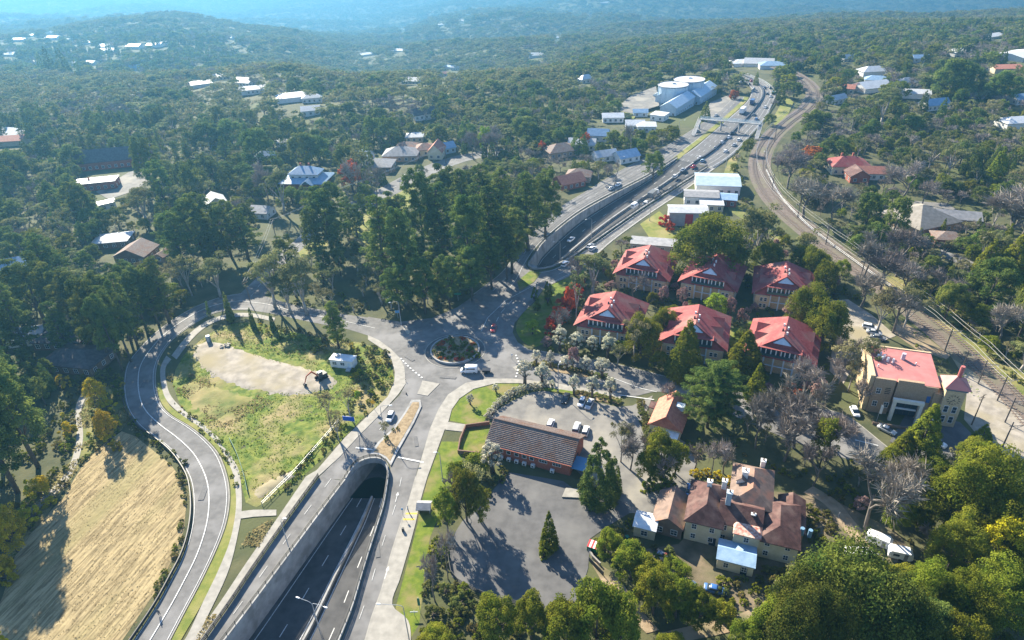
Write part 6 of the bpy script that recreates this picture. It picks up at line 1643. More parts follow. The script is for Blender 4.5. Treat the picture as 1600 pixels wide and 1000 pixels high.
def mk_shrub(q, seed, mat=None):
    return mk_round(q, seed, mat or M_SHRUB, 2.4, 1.7, 1, .7, .2, 26, .16)

KIND = {   # key: (object name, category, makers near / middle / far)
 'pine': ('pine_tree', 'pine tree', mk_pine, {}), 'cyp': ('cypress_tree', 'cypress', mk_cyp, {}),
 'col': ('columnar_conifer', 'conifer', mk_cyp, dict(R=2.3, Hh=13.0, pw=.5, mat=M_PINE)),
 'fir': ('conifer_tree', 'conifer', mk_cyp, dict(R=4.2, Hh=15.0, pw=.62, mat=M_PINE)),
 'gum': ('gum_tree', 'gum tree', mk_gum, {}), 'dome': ('domed_tree', 'tree', mk_round, dict(mat=M_EVG, Hh=10.0, R=6.3, zc=3.8, k=130, rough=.14, leaf=.27)),
 'olive': ('olive_gum_tree', 'gum tree', mk_gum, dict(mat=M_OLIVE, dens=.8)),
 'evg': ('evergreen_tree', 'evergreen tree', mk_round, {}), 'dark': ('dark_evergreen_tree', 'evergreen tree', mk_round, dict(mat=M_PINE, Hh=13.0, R=5.4)),
 'mac': ('golden_cypress', 'cypress', mk_round, dict(mat=M_CYP, Hh=15.0, R=6.2, k=150, leaf=.27, rough=.28)), 'bigpine': ('stone_pine', 'pine tree', mk_round, dict(mat=M_BIGP, Hh=13.0, R=7.5, k=260, leaf=.21, rough=.24)),
 'tpine': ('tall_pine', 'pine tree', mk_round, dict(mat=M_PINE, Hh=20.0, R=4.2, zc=10.5, k=130, rough=.26, leaf=.28)),
 'bare': ('bare_tree', 'bare tree', mk_bare, {}), 'blos': ('blossom_tree', 'blossom tree', mk_blossom, {}),
 'cedar': ('cedar_tree', 'cedar', mk_cedar, {}), 'shrub': ('shrub', 'shrub', mk_shrub, {}),
 'gshrub': ('green_shrub', 'shrub', mk_shrub, dict(mat=M_EVG)), 'yshrub': ('yellow_shrub', 'shrub', mk_shrub, dict(mat=M_GOLD)),
 'rshrub': ('red_shrub', 'shrub', mk_shrub, dict(mat=M_RED)), 'wshrub': ('blossoming_shrub', 'shrub', mk_shrub, dict(mat=M_BLOS)),
 'lime': ('lime_green_tree', 'tree', mk_round, dict(mat=M_LIME, Hh=7.0, R=3.2, k=70, leaf=.2)),
 'wattle': ('golden_wattle', 'wattle', mk_round, dict(mat=M_GOLD)),
 'red': ('red_leaved_tree', 'tree', mk_round, dict(mat=M_RED, Hh=8.0, R=3.4, k=60)),
 'plum': ('plum_tree', 'tree', mk_round, dict(mat=M_PLUM, Hh=6.0, R=2.8, k=55, leaf=.2)),
}
NOTREE = ('shrub', 'gshrub', 'yshrub', 'rshrub', 'wshrub')
PROTO = {}
def proto(kind, lod, var):
    k = (kind, lod, var)
    if k not in PROTO:
        _, _, fn, kw = KIND[kind]
        q = (3.4 if kind in ('cyp', 'cedar', 'mac') else 2.6 if kind == 'bigpine' else 3.0, .95, .22)[lod]
        wd, p, n, s, mat, bark, hh, ww = fn(q, 11 + 7 * var + len(kind), **kw)
        tm = wd.mesh('trunk', bark, True)
        if isinstance(p, MB): cm = p.mesh('twigs', mat); 
        else: cm = leaf_mesh('crown', p, n, s, mat)
        a = np.empty(len(cm.vertices) * 3); cm.vertices.foreach_get('co', a); a = a.reshape(-1, 3)
        hh = float(a[:, 2].max()); ww = float(np.percentile(np.hypot(a[:, 0], a[:, 1]), 97) * 2)
        PROTO[k] = (tm, cm, hh, ww)
    return PROTO[k]

TREES = []       # dict(kind, x, y, z, h, w)
def T(kind, px, ytop, ybase, wpx, wscale=1.0):
    """a tree seen in the photograph: its foot, the row of its top and its width in photograph pixels"""
    x, y, z = G(px, ybase)
    lo, hi = 0.5, 60.0
    for _ in range(30):
        m = (lo + hi) / 2
        if proj(x, y, z + m)[1] > ytop: lo = m
        else: hi = m
    TREES.append(dict(kind=kind, x=x, y=y, z=z, h=lo, w=wpx * depth(x, y, z) / F * wscale, hand=True))
def TT(kind, *rows):
    for r in rows: T(kind, *r)
# hand placed ones: (column, top row, foot row, width)
TT('tpine', (625, 412, 492, 46), (665, 402, 490, 48), (703, 398, 483, 46), (738, 380, 470, 46), (768, 360, 452, 42), (792, 350, 438, 36))
TT('pine', (205, 440, 565, 40), (192, 455, 580, 40), (248, 418, 508, 40), (172, 430, 565, 44), (215, 425, 540, 40), (520, 285, 398, 62), (498, 322, 412, 38), (605, 303, 448, 58), (636, 320, 462, 46), (664, 262, 405, 48), (692, 286, 402, 62), (735, 298, 446, 54), (770, 288, 430, 58), (800, 322, 428, 56),
   (825, 268, 392, 56), (852, 262, 375, 44), (785, 262, 372, 50), (755, 255, 362, 50), (700, 255, 350, 46), (725, 262, 380, 52), (840, 300, 358, 34),
   (620, 300, 370, 44), (530, 470, 545, 44),
   (75, 398, 512, 64), (130, 418, 520, 48), (180, 425, 528, 46), (95, 365, 470, 60), (228, 412, 512, 42), (265, 402, 505, 54), (50, 440, 560, 50), (150, 470, 545, 44), (205, 440, 535, 44), (20, 470, 570, 50), (110, 470, 556, 44),
   (60, 560, 730, 78), (28, 585, 770, 80), (5, 610, 735, 60),
   (135, 282, 350, 42), (240, 210, 300, 42), (320, 300, 405, 58), (292, 330, 425, 58), (362, 312, 402, 46), (388, 325, 405, 46), (275, 330, 400, 40), (310, 250, 330, 32), (262, 248, 330, 34), (345, 355, 420, 40),
   (330, 470, 500, 8))
TT('col', (362, 455, 503, 12), (397, 480, 513, 10), (428, 488, 517, 9))
TT('olive', (517, 612, 668, 32), (548, 606, 655, 34), (530, 640, 690, 24), (604, 660, 684, 18))
TT('dark', (410, 200, 270, 50), (480, 205, 262, 44), (500, 210, 260, 40), (545, 225, 282, 40), (120, 225, 268, 36), (25, 235, 285, 60), (365, 185, 232, 40), (330, 190, 235, 44), (430, 195, 240, 36), (455, 185, 230, 30), (585, 180, 225, 30),
   (610, 180, 232, 34), (690, 195, 232, 26), (820, 182, 222, 44), (1020, 235, 285, 34), (1480, 90, 160, 60), (1420, 180, 210, 40), (1390, 143, 165, 30), (1540, 405, 480, 70), (1475, 440, 500, 46), (1590, 440, 530, 50), (1390, 305, 385, 36), (1350, 300, 365, 36), (1560, 110, 165, 50), (1510, 100, 150, 44))
TT('gum', (430, 392, 480, 60), (480, 398, 492, 60), (455, 420, 490, 50), (345, 400, 465, 55), (300, 400, 462, 40), (315, 270, 330, 60), (230, 290, 350, 62), (925, 390, 462, 58), (900, 428, 500, 36), (1180, 322, 408, 60), (1165, 318, 420, 50), (1195, 335, 400, 46),
   (445, 258, 335, 44), (1470, 560, 570, 20), (1250, 360, 420, 46), (560, 235, 292, 40), (1545, 350, 420, 44), (1530, 360, 420, 40), (1450, 205, 270, 60), (1480, 215, 280, 62), (1420, 225, 280, 50), (1375, 130, 200, 44))
TT('dome', (1105, 331, 428, 118), (1145, 378, 428, 40), (1195, 375, 425, 50), (1265, 385, 440, 44), (1250, 380, 430, 40), (1285, 405, 462, 36), (1315, 405, 430, 26), (1255, 440, 520, 66), (1282, 466, 540, 74), (1000, 492, 560, 60), (1035, 478, 530, 44))
TT('cyp', (1068, 498, 590, 60), (1160, 515, 582, 62), (1178, 566, 625, 36), (1428, 630, 728, 66), (1400, 672, 735, 56), (1530, 662, 695, 34), (858, 797, 857, 30), (1575, 360, 440, 62), (1560, 348, 410, 30), (1535, 372, 432, 40), (1470, 340, 368, 10),
   (1425, 355, 408, 26), (1365, 148, 160, 10), (1550, 228, 290, 36))
TT('fir', (265, 305, 365, 36), (300, 255, 300, 30), (575, 205, 268, 26), (620, 175, 222, 26), (730, 180, 225, 30), (905, 195, 240, 30), (70, 78, 118, 12), (85, 72, 122, 22), (105, 74, 122, 22), (128, 92, 128, 14), (172, 63, 85, 10), (184, 65, 84, 8), (45, 215, 250, 16), (1467, 40, 66, 12), (1540, 35, 66, 14), (1590, 36, 60, 12), (1262, 35, 62, 22), (1340, 38, 60, 12), (1180, 110, 138, 10))
TT('cedar', (1112, 565, 655, 110), (1105, 600, 668, 80))
TT('bare', (1350, 705, 830, 110), (1390, 712, 808, 70), (1240, 615, 700, 80), (1265, 600, 680, 80), (1215, 590, 672, 70), (1290, 640, 720, 70), (1340, 590, 640, 34), (1300, 560, 612, 50), (1225, 640, 720, 60), (1570, 282, 385, 90), (1590, 300, 380, 60), (1350, 360, 432, 56), (1400, 345, 432, 60), (1375, 385, 452, 50), (1410, 400, 465, 50), (1465, 420, 480, 50), (1555, 465, 540, 50),
   (1345, 420, 480, 50), (1395, 445, 520, 60), (1255, 272, 340, 60), (1300, 285, 350, 56), (1230, 225, 295, 50), (1410, 250, 310, 60), (1440, 280, 325, 40), (745, 200, 240, 44), (775, 195, 245, 44), (590, 250, 318, 36), (560, 245, 322, 36), (985, 190, 245, 24), (960, 250, 290, 30), (900, 395, 460, 34), (870, 480, 530, 40), (990, 425, 470, 40),
   (1010, 670, 730, 40), (985, 665, 735, 50), (1035, 705, 762, 36), (1110, 680, 745, 40), (1085, 690, 735, 34), (1040, 590, 640, 24), (1180, 610, 700, 46), (1270, 690, 760, 50), (740, 210, 250, 30), (420, 250, 320, 44), (1445, 825, 860, 34), (1320, 525, 580, 44), (1250, 560, 640, 60), (1130, 690, 740, 34), (700, 820, 905, 40), (680, 860, 940, 36), (715, 735, 800, 36))
TT('olive', (1340, 528, 598, 50), (1310, 535, 600, 40), (1325, 560, 612, 44), (970, 660, 722, 44), (1370, 455, 520, 70), (1410, 450, 520, 60), (740, 728, 795, 40), (990, 500, 565, 44), (965, 540, 572, 40))
TT('evg', (1030, 675, 745, 60), (1055, 690, 740, 36), (1015, 700, 752, 46), (930, 910, 1020, 80), (965, 930, 1030, 70), (885, 945, 1030, 80), (1020, 890, 960, 60), (1055, 905, 965, 60), (1090, 925, 975, 50), (1125, 940, 985, 40), (985, 850, 905, 60), (1010, 870, 925, 50),
   (950, 830, 872, 44), (1200, 940, 1030, 80), (1160, 970, 1040, 60), (830, 925, 1000, 50), (780, 930, 1010, 60), (730, 730, 815, 50), (750, 760, 815, 40), (700, 760, 830, 40), (1395, 770, 830, 44), (1280, 650, 730, 40))
TT('fir', (935, 682, 784, 62), (957, 712, 772, 30))
TT('mac', (1500, 690, 840, 120), (1560, 780, 900, 90), (1470, 730, 830, 80), (1545, 735, 820, 70), (1475, 800, 900, 80), (1430, 880, 985, 90), (1480, 890, 1000, 90), (1540, 880, 985, 100), (1400, 930, 1030, 90), (1465, 960, 1060, 90))
TT('bigpine', (1300, 862, 1010, 190), (1235, 900, 1050, 130), (1370, 905, 1040, 110))
TT('wattle', (1540, 808, 905, 70), (28, 795, 862, 54), (5, 868, 905, 40), (160, 590, 640, 30), (175, 640, 690, 30), (70, 745, 772, 28))
TT('lime', (1117, 458, 492, 34), (832, 500, 522, 24), (760, 195, 240, 24), (560, 610, 625, 10))
TT('red', (552, 250, 300, 34), (915, 205, 232, 16), (847, 220, 240, 15), (1145, 140, 160, 16), (1265, 228, 256, 28), (892, 445, 490, 20))
TT('plum', (1035, 445, 475, 18), (1065, 448, 475, 18), (1140, 462, 492, 18), (1232, 470, 505, 26), (1068, 470, 498, 12), (1155, 480, 505, 12), (895, 540, 575, 20), (1275, 590, 625, 30))
TT('blos', (820, 563, 600, 24), (848, 568, 602, 24), (897, 586, 617, 17), (925, 587, 622, 20), (953, 588, 626, 22), (875, 510, 548, 26), (900, 518, 550, 24), (925, 524, 552, 20), (950, 522, 560, 24), (838, 546, 572, 16), (860, 548, 575, 14), (885, 555, 578, 20), (915, 558, 583, 22), (940, 560, 590, 24), (770, 692, 738, 36), (735, 615, 632, 12), (775, 600, 612, 12))
TT('rshrub', (882, 464, 488, 30), (890, 449, 472, 28), (874, 476, 500, 30), (866, 488, 512, 28), (900, 440, 460, 24), (908, 434, 450, 20), (860, 500, 520, 22), (1040, 335, 352, 22), (1048, 345, 360, 18), (1130, 602, 618, 24), (1235, 598, 612, 30), (1060, 322, 338, 16))
TT('yshrub', (52, 790, 812, 36), (20, 812, 840, 40), (178, 650, 668, 22), (170, 620, 640, 26), (110, 660, 680, 28), (62, 745, 770, 34), (182, 688, 702, 18), (15, 878, 905, 36), (172, 672, 690, 20), (100, 585, 605, 24), (68, 508, 518, 20), (5, 985, 1010, 20))
TT('gshrub', (690, 550, 558, 12), (702, 555, 563, 10), (722, 552, 560, 12), (735, 540, 549, 14), (745, 549, 557, 12), (712, 538, 546, 12), (726, 533, 541, 12), (695, 541, 548, 10), (735, 556, 562, 10), (605, 680, 690, 9), (615, 668, 674, 6), (622, 666, 672, 6), (853, 845, 868, 20), (848, 856, 872, 16), (1030, 745, 762, 30), (1012, 748, 765, 24), (1045, 738, 756, 24), (835, 448, 470, 12), (856, 440, 476, 14), (840, 470, 485, 14), (858, 452, 462, 10))
_r = random.Random(3)
for t in TREES:
    if t['kind'] == 'pine' and t['w'] > 5 and _r.random() < .62: t['kind'] = 'tpine'; t['w'] *= 1.1
for t in TREES:
    if t['kind'] == 'mac' and _r.random() < .45 and proj(t['x'], t['y'])[0] > 1200: t['kind'] = _r.choice(['evg', 'dark', 'tpine', 'dark'])
# ------------------------------------------------------------------ where crowns may not stand before what the photograph shows
def rect(a, b, c, d): return [(a, b), (c, b), (c, d), (a, d)]
CLEAR = [
 [(690, 505), (760, 470), (800, 428), (850, 360), (960, 285), (1100, 195), (1165, 148), (1160, 112), (1205, 125), (1215, 145), (1200, 185), (1130, 255), (960, 378), (862, 452), (810, 500), (812, 545), (860, 547), (1000, 574), (1030, 590), (1030, 618), (960, 616), (800, 600), (700, 655), (665, 790), (600, 1000), (300, 1000), (400, 880), (520, 735), (620, 620), (600, 528)],
 [(-20, 1010), (20, 880), (112, 780), (190, 690), (195, 600), (245, 585), (255, 610), (380, 760), (390, 800), (290, 1010)],
 [(215, 560), (300, 480), (390, 452), (470, 470), (560, 498), (560, 525), (400, 495), (330, 505), (250, 580)],
 [(270, 600), (320, 530), (400, 522), (590, 558), (596, 620), (440, 770), (390, 790)],
 [(757, 690), (790, 645), (850, 612), (980, 640), (1000, 700), (925, 700), (905, 760), (985, 790), (920, 840), (890, 960), (705, 900), (702, 850), (795, 735)],
 [(895, 515), (955, 455), (1025, 475), (985, 530)], [(960, 435), (978, 385), (1062, 395), (1045, 450)], [(1062, 450), (1078, 395), (1165, 410), (1155, 465)], [(1172, 465), (1185, 410), (1275, 425), (1268, 475)],
 [(1090, 550), (1100, 475), (1148, 488), (1133, 560)], [(1190, 565), (1170, 490), (1282, 510), (1280, 590)],
 [(1355, 655), (1362, 532), (1475, 552), (1522, 590), (1500, 650)], [(985, 845), (990, 795), (1060, 770), (1085, 722), (1150, 718), (1262, 755), (1252, 850), (1180, 905), (1110, 885)],
 [(1012, 690), (1016, 655), (1050, 605), (1072, 668), (1066, 700)],
 [(1050, 345), (1055, 312), (1090, 268), (1150, 268), (1142, 330)], rect(445, 250, 520, 290), rect(1026, 115, 1102, 195), rect(1296, 240, 1378, 285), [(1380, 322), (1440, 312), (1500, 325), (1490, 365), (1400, 365)],
 [(1158, 262), (1190, 218), (1232, 172), (1232, 150), (1268, 130), (1272, 165), (1205, 222), (1200, 290), (1290, 372), (1400, 452), (1520, 572), (1610, 660), (1610, 720), (1450, 545), (1330, 445), (1220, 355), (1168, 295)],
 [(560, 385), (575, 335), (650, 290), (640, 320), (600, 395)], [(575, 320), (640, 285), (720, 248), (790, 235), (720, 262), (645, 300), (585, 330)],
 [(1298, 470), (1330, 466), (1395, 525), (1330, 570), (1305, 590)], rect(615, 215, 705, 255), rect(570, 235, 610, 262), rect(864, 222, 920, 238), rect(868, 266, 915, 290), rect(925, 180, 1025, 200),
 rect(160, 362, 275, 402), rect(322, 300, 350, 322), rect(130, 236, 226, 300), rect(960, 232, 1000, 250), rect(1008, 368, 1050, 385), [(940, 885), (1005, 965), (1030, 990), (1000, 990), (930, 890)], [(1060, 900), (1130, 905), (1130, 935), (1040, 915)],
 [(1130, 990), (1060, 985), (1140, 965), (1200, 940)], [(1360, 835), (1430, 850), (1420, 875), (1350, 880)], rect(1575, 745, 1610, 775), [(1330, 640), (1385, 670), (1380, 720), (1300, 690)], [(1270, 800), (1300, 790), (1340, 850), (1300, 860)], rect(1440, 680, 1480, 705),
 [(960, 172), (990, 166), (1000, 180), (965, 186)], [(1208, 192), (1230, 145), (1242, 160), (1215, 198)], [(120, 610), (135, 612), (130, 700), (110, 740), (118, 660)], [(652, 985), (610, 965), (660, 780), (700, 680), (722, 680), (690, 790), (660, 900)],
 rect(425, 148, 475, 170), rect(985, 135, 1030, 172),
]
CL = [(np.array(p, float), np.min(p, 0), np.max(p, 0)) for p in CLEAR]
HOUSE_CLEAR = []
for (px, py, w, k, lab) in FAR:
    pass
for px, py, hw_, hy in HCL: k_ = .72 if hy > 430 else 1.05; HOUSE_CLEAR.append((px - hw_ * k_, py - 3 - hw_ * .25 * k_, px + hw_ * k_, py + (1 if hy > 430 else 3) + hw_ * .18 * k_, hy))
def hides(x, y, z, h, w):
    for fz, fx in ((.98, 0), (.85, -.25), (.85, .25), (.6, -.45), (.6, .45), (.55, 0), (.3, 0)):
        a, b = proj(x + fx * w, y, z + h * fz)
        if blocked(a, b, CL): return True
        for x0, y0, x1, y1, hy in HOUSE_CLEAR:
            if y < hy and x0 < a < x1 and y0 < b < y1: return True
    return False

GRID = {}
def near(x, y, r):
    k = 8.0; R = int(math.ceil((r + 8) / k)); i, j = int(x // k), int(y // k)
    for a in range(i - R, i + R + 1):
        for b in range(j - R, j + R + 1):
            for (qx, qy, qr) in GRID.get((a, b), ()):
                if (x - qx) ** 2 + (y - qy) ** 2 < (r + qr) ** 2: return True
    return False
def occupy(x, y, r): GRID.setdefault((int(x // 8), int(y // 8)), []).append((x, y, r))
for t in TREES: occupy(t['x'], t['y'], min(t['w'] * .28, 5))

SIZE = {'pine': (11, 20, .42), 'tpine': (11, 19, .5), 'dark': (7, 14, .85), 'gum': (8, 14, .8), 'olive': (6, 11, .85), 'evg': (5, 10, .9), 'bare': (6, 11, .95), 'fir': (7, 15, .45), 'cyp': (5, 12, .45), 'col': (5, 11, .33), 'dome': (7, 11, 1.0),
        'shrub': (1.0, 2.8, 1.35), 'gshrub': (1.0, 2.6, 1.3), 'yshrub': (1.0, 2.4, 1.3), 'rshrub': (1, 2, 1.3), 'wshrub': (1.2, 2.4, 1.2), 'plum': (3, 5, .9), 'blos': (3, 5, .6), 'lime': (4, 6, .9), 'wattle': (4, 7, .9), 'red': (4, 7, .8)}
def scatter(poly, mix, sp, n, seed, hs=1.0, clear=True, tight=.33, exclude=True):
    rr = random.Random(seed); W_ = [G(a, b)[:2] for a, b in poly]; A = np.array(W_); lo, hi = A.min(0), A.max(0); PW = [(A, lo, hi)]
    ks, ws = list(mix), list(mix.values()); c = 0
    for _ in range(n):
        x, y = rr.uniform(lo[0], hi[0]), rr.uniform(lo[1], hi[1])
        if not blocked(x, y, PW) or (exclude and blocked(x, y)): continue
        k = rr.choices(ks, ws)[0]; a, b, asp = SIZE[k]
        # neighbours tend to be of one kind
        if vnoise(np.array([x]), np.array([y]), 28, seed)[0] > .25 and k not in NOTREE: k = ks[int(abs(vnoise(np.array([x]), np.array([y]), 60, seed + 3)[0]) * len(ks)) % len(ks)]; a, b, asp = SIZE[k]
        h = (a + (b - a) * rr.random() ** 1.3) * hs; w = h * asp * rr.uniform(.8, 1.25); r = max(sp * .5, w * tight)
        if near(x, y, r): continue
        z = zt1(x, y)
        if clear and hides(x, y, z, h, w): continue
        occupy(x, y, min(r, w * tight)); TREES.append(dict(kind=k, x=x, y=y, z=z, h=h, w=w, hand=False)); c += 1
    return c
mixL = {'pine': .12, 'tpine': .16, 'dark': .24, 'gum': .24, 'bare': .08, 'evg': .12, 'olive': .06}
gumw = {'gum': .58, 'olive': .28, 'dark': .05, 'bare': .09}
mixR = {'bare': .3, 'dark': .22, 'evg': .14, 'gum': .16, 'olive': .1, 'fir': .08}
scrub = {'shrub': .5, 'gshrub': .3, 'yshrub': .14, 'olive': .06}
garden = {'shrub': .3, 'gshrub': .35, 'plum': .08, 'evg': .12, 'bare': .1, 'col': .05}
scatter([(-60, 190), (440, 195), (440, 300), (380, 400), (280, 480), (205, 560), (110, 610), (-60, 640)], mixL, 5, 11000, 1, .9)
scatter([(-60, 560), (95, 590), (70, 640), (-60, 665)], {'pine': .25, 'tpine': .3, 'fir': .15, 'evg': .2, 'dark': .1}, 4, 1500, 2, .72)
scatter([(105, 620), (200, 585), (205, 690), (130, 725), (40, 840), (-10, 950), (-60, 900), (-60, 760), (40, 720)], scrub, 2.6, 2600, 3, 1.0)
scatter([(395, 440), (470, 395), (570, 330), (840, 270), (805, 385), (745, 455), (690, 482), (580, 490), (430, 475)], {'tpine': .25, 'gum': .26, 'olive': .19, 'shrub': .3}, 6, 1100, 4, .85)
scatter([(440, 195), (900, 150), (1040, 200), (1080, 205), (850, 330), (560, 310), (440, 330)], {'dark': .24, 'gum': .2, 'bare': .22, 'evg': .16, 'fir': .1, 'olive': .08}, 4, 12000, 5, .8)
scatter([(-80, 140), (640, 145), (960, 128), (1010, 140), (960, 185), (700, 215), (400, 215), (-80, 215)], gumw, 5, 10000, 6, .9)
scatter([(1215, 62), (1650, 55), (1680, 330), (1420, 320), (1290, 360), (1205, 262), (1275, 190), (1285, 130)], mixR, 4, 24000, 7, .9)
scatter([(1290, 365), (1680, 340), (1680, 640), (1600, 640), (1500, 540), (1400, 445)], mixR, 3.5, 7000, 8, .75)
scatter([(960, 385), (1290, 380), (1345, 470), (1310, 600), (1290, 640), (1100, 620), (1040, 585), (840, 545), (900, 440)], {'shrub': .3, 'gshrub': .38, 'plum': .12, 'evg': .12, 'bare': .08}, 2.5, 2600, 9, .9)
scatter([(1080, 650), (1300, 645), (1400, 715), (1450, 830), (1300, 790), (1240, 765), (1180, 715), (1095, 700)], {'bare': .36, 'evg': .2, 'shrub': .22, 'gshrub': .15, 'olive': .07}, 3, 1500, 10, .8)
scatter([(1400, 740), (1570, 720), (1585, 1050), (1120, 1060), (1180, 960), (1280, 900), (1430, 880)], {'evg': .7, 'dark': .12, 'olive': .18}, 4, 1800, 11, 1.0)
scatter([(640, 985), (650, 950), (690, 900), (760, 940), (900, 975), (960, 960), (1010, 1010), (1100, 1060), (600, 1060)], {'shrub': .45, 'gshrub': .35, 'evg': .2}, 2.4, 1800, 12, 1.05, tight=.26)
scatter([(735, 700), (760, 725), (790, 740), (760, 790), (705, 850), (700, 900), (660, 960), (665, 900), (690, 820), (715, 740)], {'shrub': .4, 'gshrub': .3, 'evg': .14, 'bare': .16}, 2.2, 1200, 13, .95, clear=False, tight=.26)
scatter([(930, 845), (1000, 840), (1020, 880), (1150, 960), (1100, 975), (1020, 960), (985, 910), (950, 880)], {'gshrub': .4, 'shrub': .4, 'evg': .2}, 2.2, 1200, 14, 1.1, tight=.26)
scatter([(405, 500), (455, 514), (520, 528), (600, 545), (614, 570), (612, 600), (570, 650), (540, 640), (560, 600), (540, 560), (460, 545), (400, 520)], scrub, 2.2, 900, 15, .8, clear=False, exclude=False, tight=.27)
scatter([(440, 745), (500, 690), (545, 640), (565, 650), (520, 700), (460, 752), (445, 770)], {'shrub': .6, 'gshrub': .4}, 1.8, 500, 16, .6, clear=False, exclude=False)
scatter([(255, 600), (275, 640), (330, 690), (360, 740), (372, 780), (380, 775), (365, 715), (335, 680), (280, 625), (268, 590)], scrub, 1.6, 700, 17, .45, clear=False, exclude=False, tight=.27)
scatter([(290, 725), (297, 770), (294, 820), (276, 870), (250, 925), (230, 960), (222, 955), (268, 870), (287, 800), (278, 745), (240, 700), (200, 670), (205, 655), (250, 690)], {'shrub': .7, 'gshrub': .3}, 1.4, 1100, 18, .6, clear=False, exclude=False, tight=.27)
scatter([(1150, 215), (1180, 200), (1165, 260), (1180, 305), (1230, 360), (1320, 420), (1430, 520), (1540, 640), (1500, 620), (1400, 540), (1300, 450), (1170, 330), (1140, 270)], {'shrub': .5, 'gshrub': .3, 'bare': .1, 'evg': .1}, 3, 1200, 19, .9)
scatter([(1440, 440), (1640, 600), (1640, 660), (1560, 590), (1420, 470)], {'shrub': .7, 'gshrub': .2, 'yshrub': .1}, 2.5, 600, 20, .8, clear=False)
scatter([(165, 430), (290, 475), (205, 555), (188, 600), (110, 612), (95, 560), (130, 500)], {'shrub': .4, 'gshrub': .4, 'evg': .2}, 2.6, 1500, 21, 1.2, clear=False, tight=.3)
scatter([(575, 395), (800, 395), (748, 455), (690, 480), (600, 490), (560, 485)], {'shrub': .5, 'gshrub': .4, 'olive': .1}, 3, 900, 22, 1.0, clear=False, tight=.3)
scatter([(400, 480), (560, 500), (560, 470), (470, 440), (400, 445)], {'shrub': .5, 'gshrub': .4, 'olive': .1}, 3, 300, 23, .9, clear=False, tight=.3)
for pl_, sd_ in (([(1128, 905), (1250, 888), (1245, 950), (1130, 958)], 24), ([(996, 852), (1050, 862), (1040, 900), (1000, 880)], 25), ([(1262, 790), (1290, 800), (1330, 850), (1300, 862), (1262, 850)], 26), ([(1300, 775), (1420, 800), (1440, 870), (1420, 850), (1340, 800)], 27), ([(1000, 690), (1060, 680), (1090, 700), (1085, 735), (1060, 690), (1020, 705)], 28), ([(985, 815), (920, 845), (935, 858), (985, 850)], 29)):
    scatter(pl_, {'shrub': .45, 'gshrub': .45, 'plum': .1}, 2.4, 500, sd_, .9, clear=False, tight=.27)
# hedge round the lawn, beds along the wide road, roundabout planting
for line, k, st, h in (([(762, 652), (772, 640), (788, 625), (806, 613), (830, 607), (862, 603)], 'wshrub', 1.6, 1.9), ([(828, 572), (852, 570), (900, 580), (944, 590)], 'shrub', 2.0, 1.0), ([(905, 615), (950, 624), (964, 629)], 'shrub', 2.2, .9),
                       ([(1086, 742), (1108, 744), (1138, 752)], 'yshrub', 2.0, 1.9), ([(848, 862), (856, 850)], 'gshrub', 1.3, 1.0), ([(1000, 632), (1004, 650), (1014, 680)], 'shrub', 1.8, 1.6), ([(860, 400), (1030, 255), (1060, 236)], 'shrub', 9, .01)):
    if h < .1: continue
    P = smooth2(W(line), 40); L = sum(math.dist(P[i], P[i + 1]) for i in range(39)); n = max(2, int(L / st))
    for p in smooth2(W(line), n + 1): TREES.append(dict(kind=k, x=p[0], y=p[1], z=.1, h=h * random.uniform(.8, 1.2), w=st * 1.5, hand=True))
for i in range(70):
    a, r = random.uniform(0, 6.28), RR * .9 * math.sqrt(random.random())
    TREES.append(dict(kind=random.choice(['shrub', 'gshrub', 'shrub', 'rshrub']), x=RC[0] + r * math.cos(a), y=RC[1] + r * math.sin(a), z=.6, h=random.uniform(.4, 1.1), w=random.uniform(.9, 2.0), hand=True))

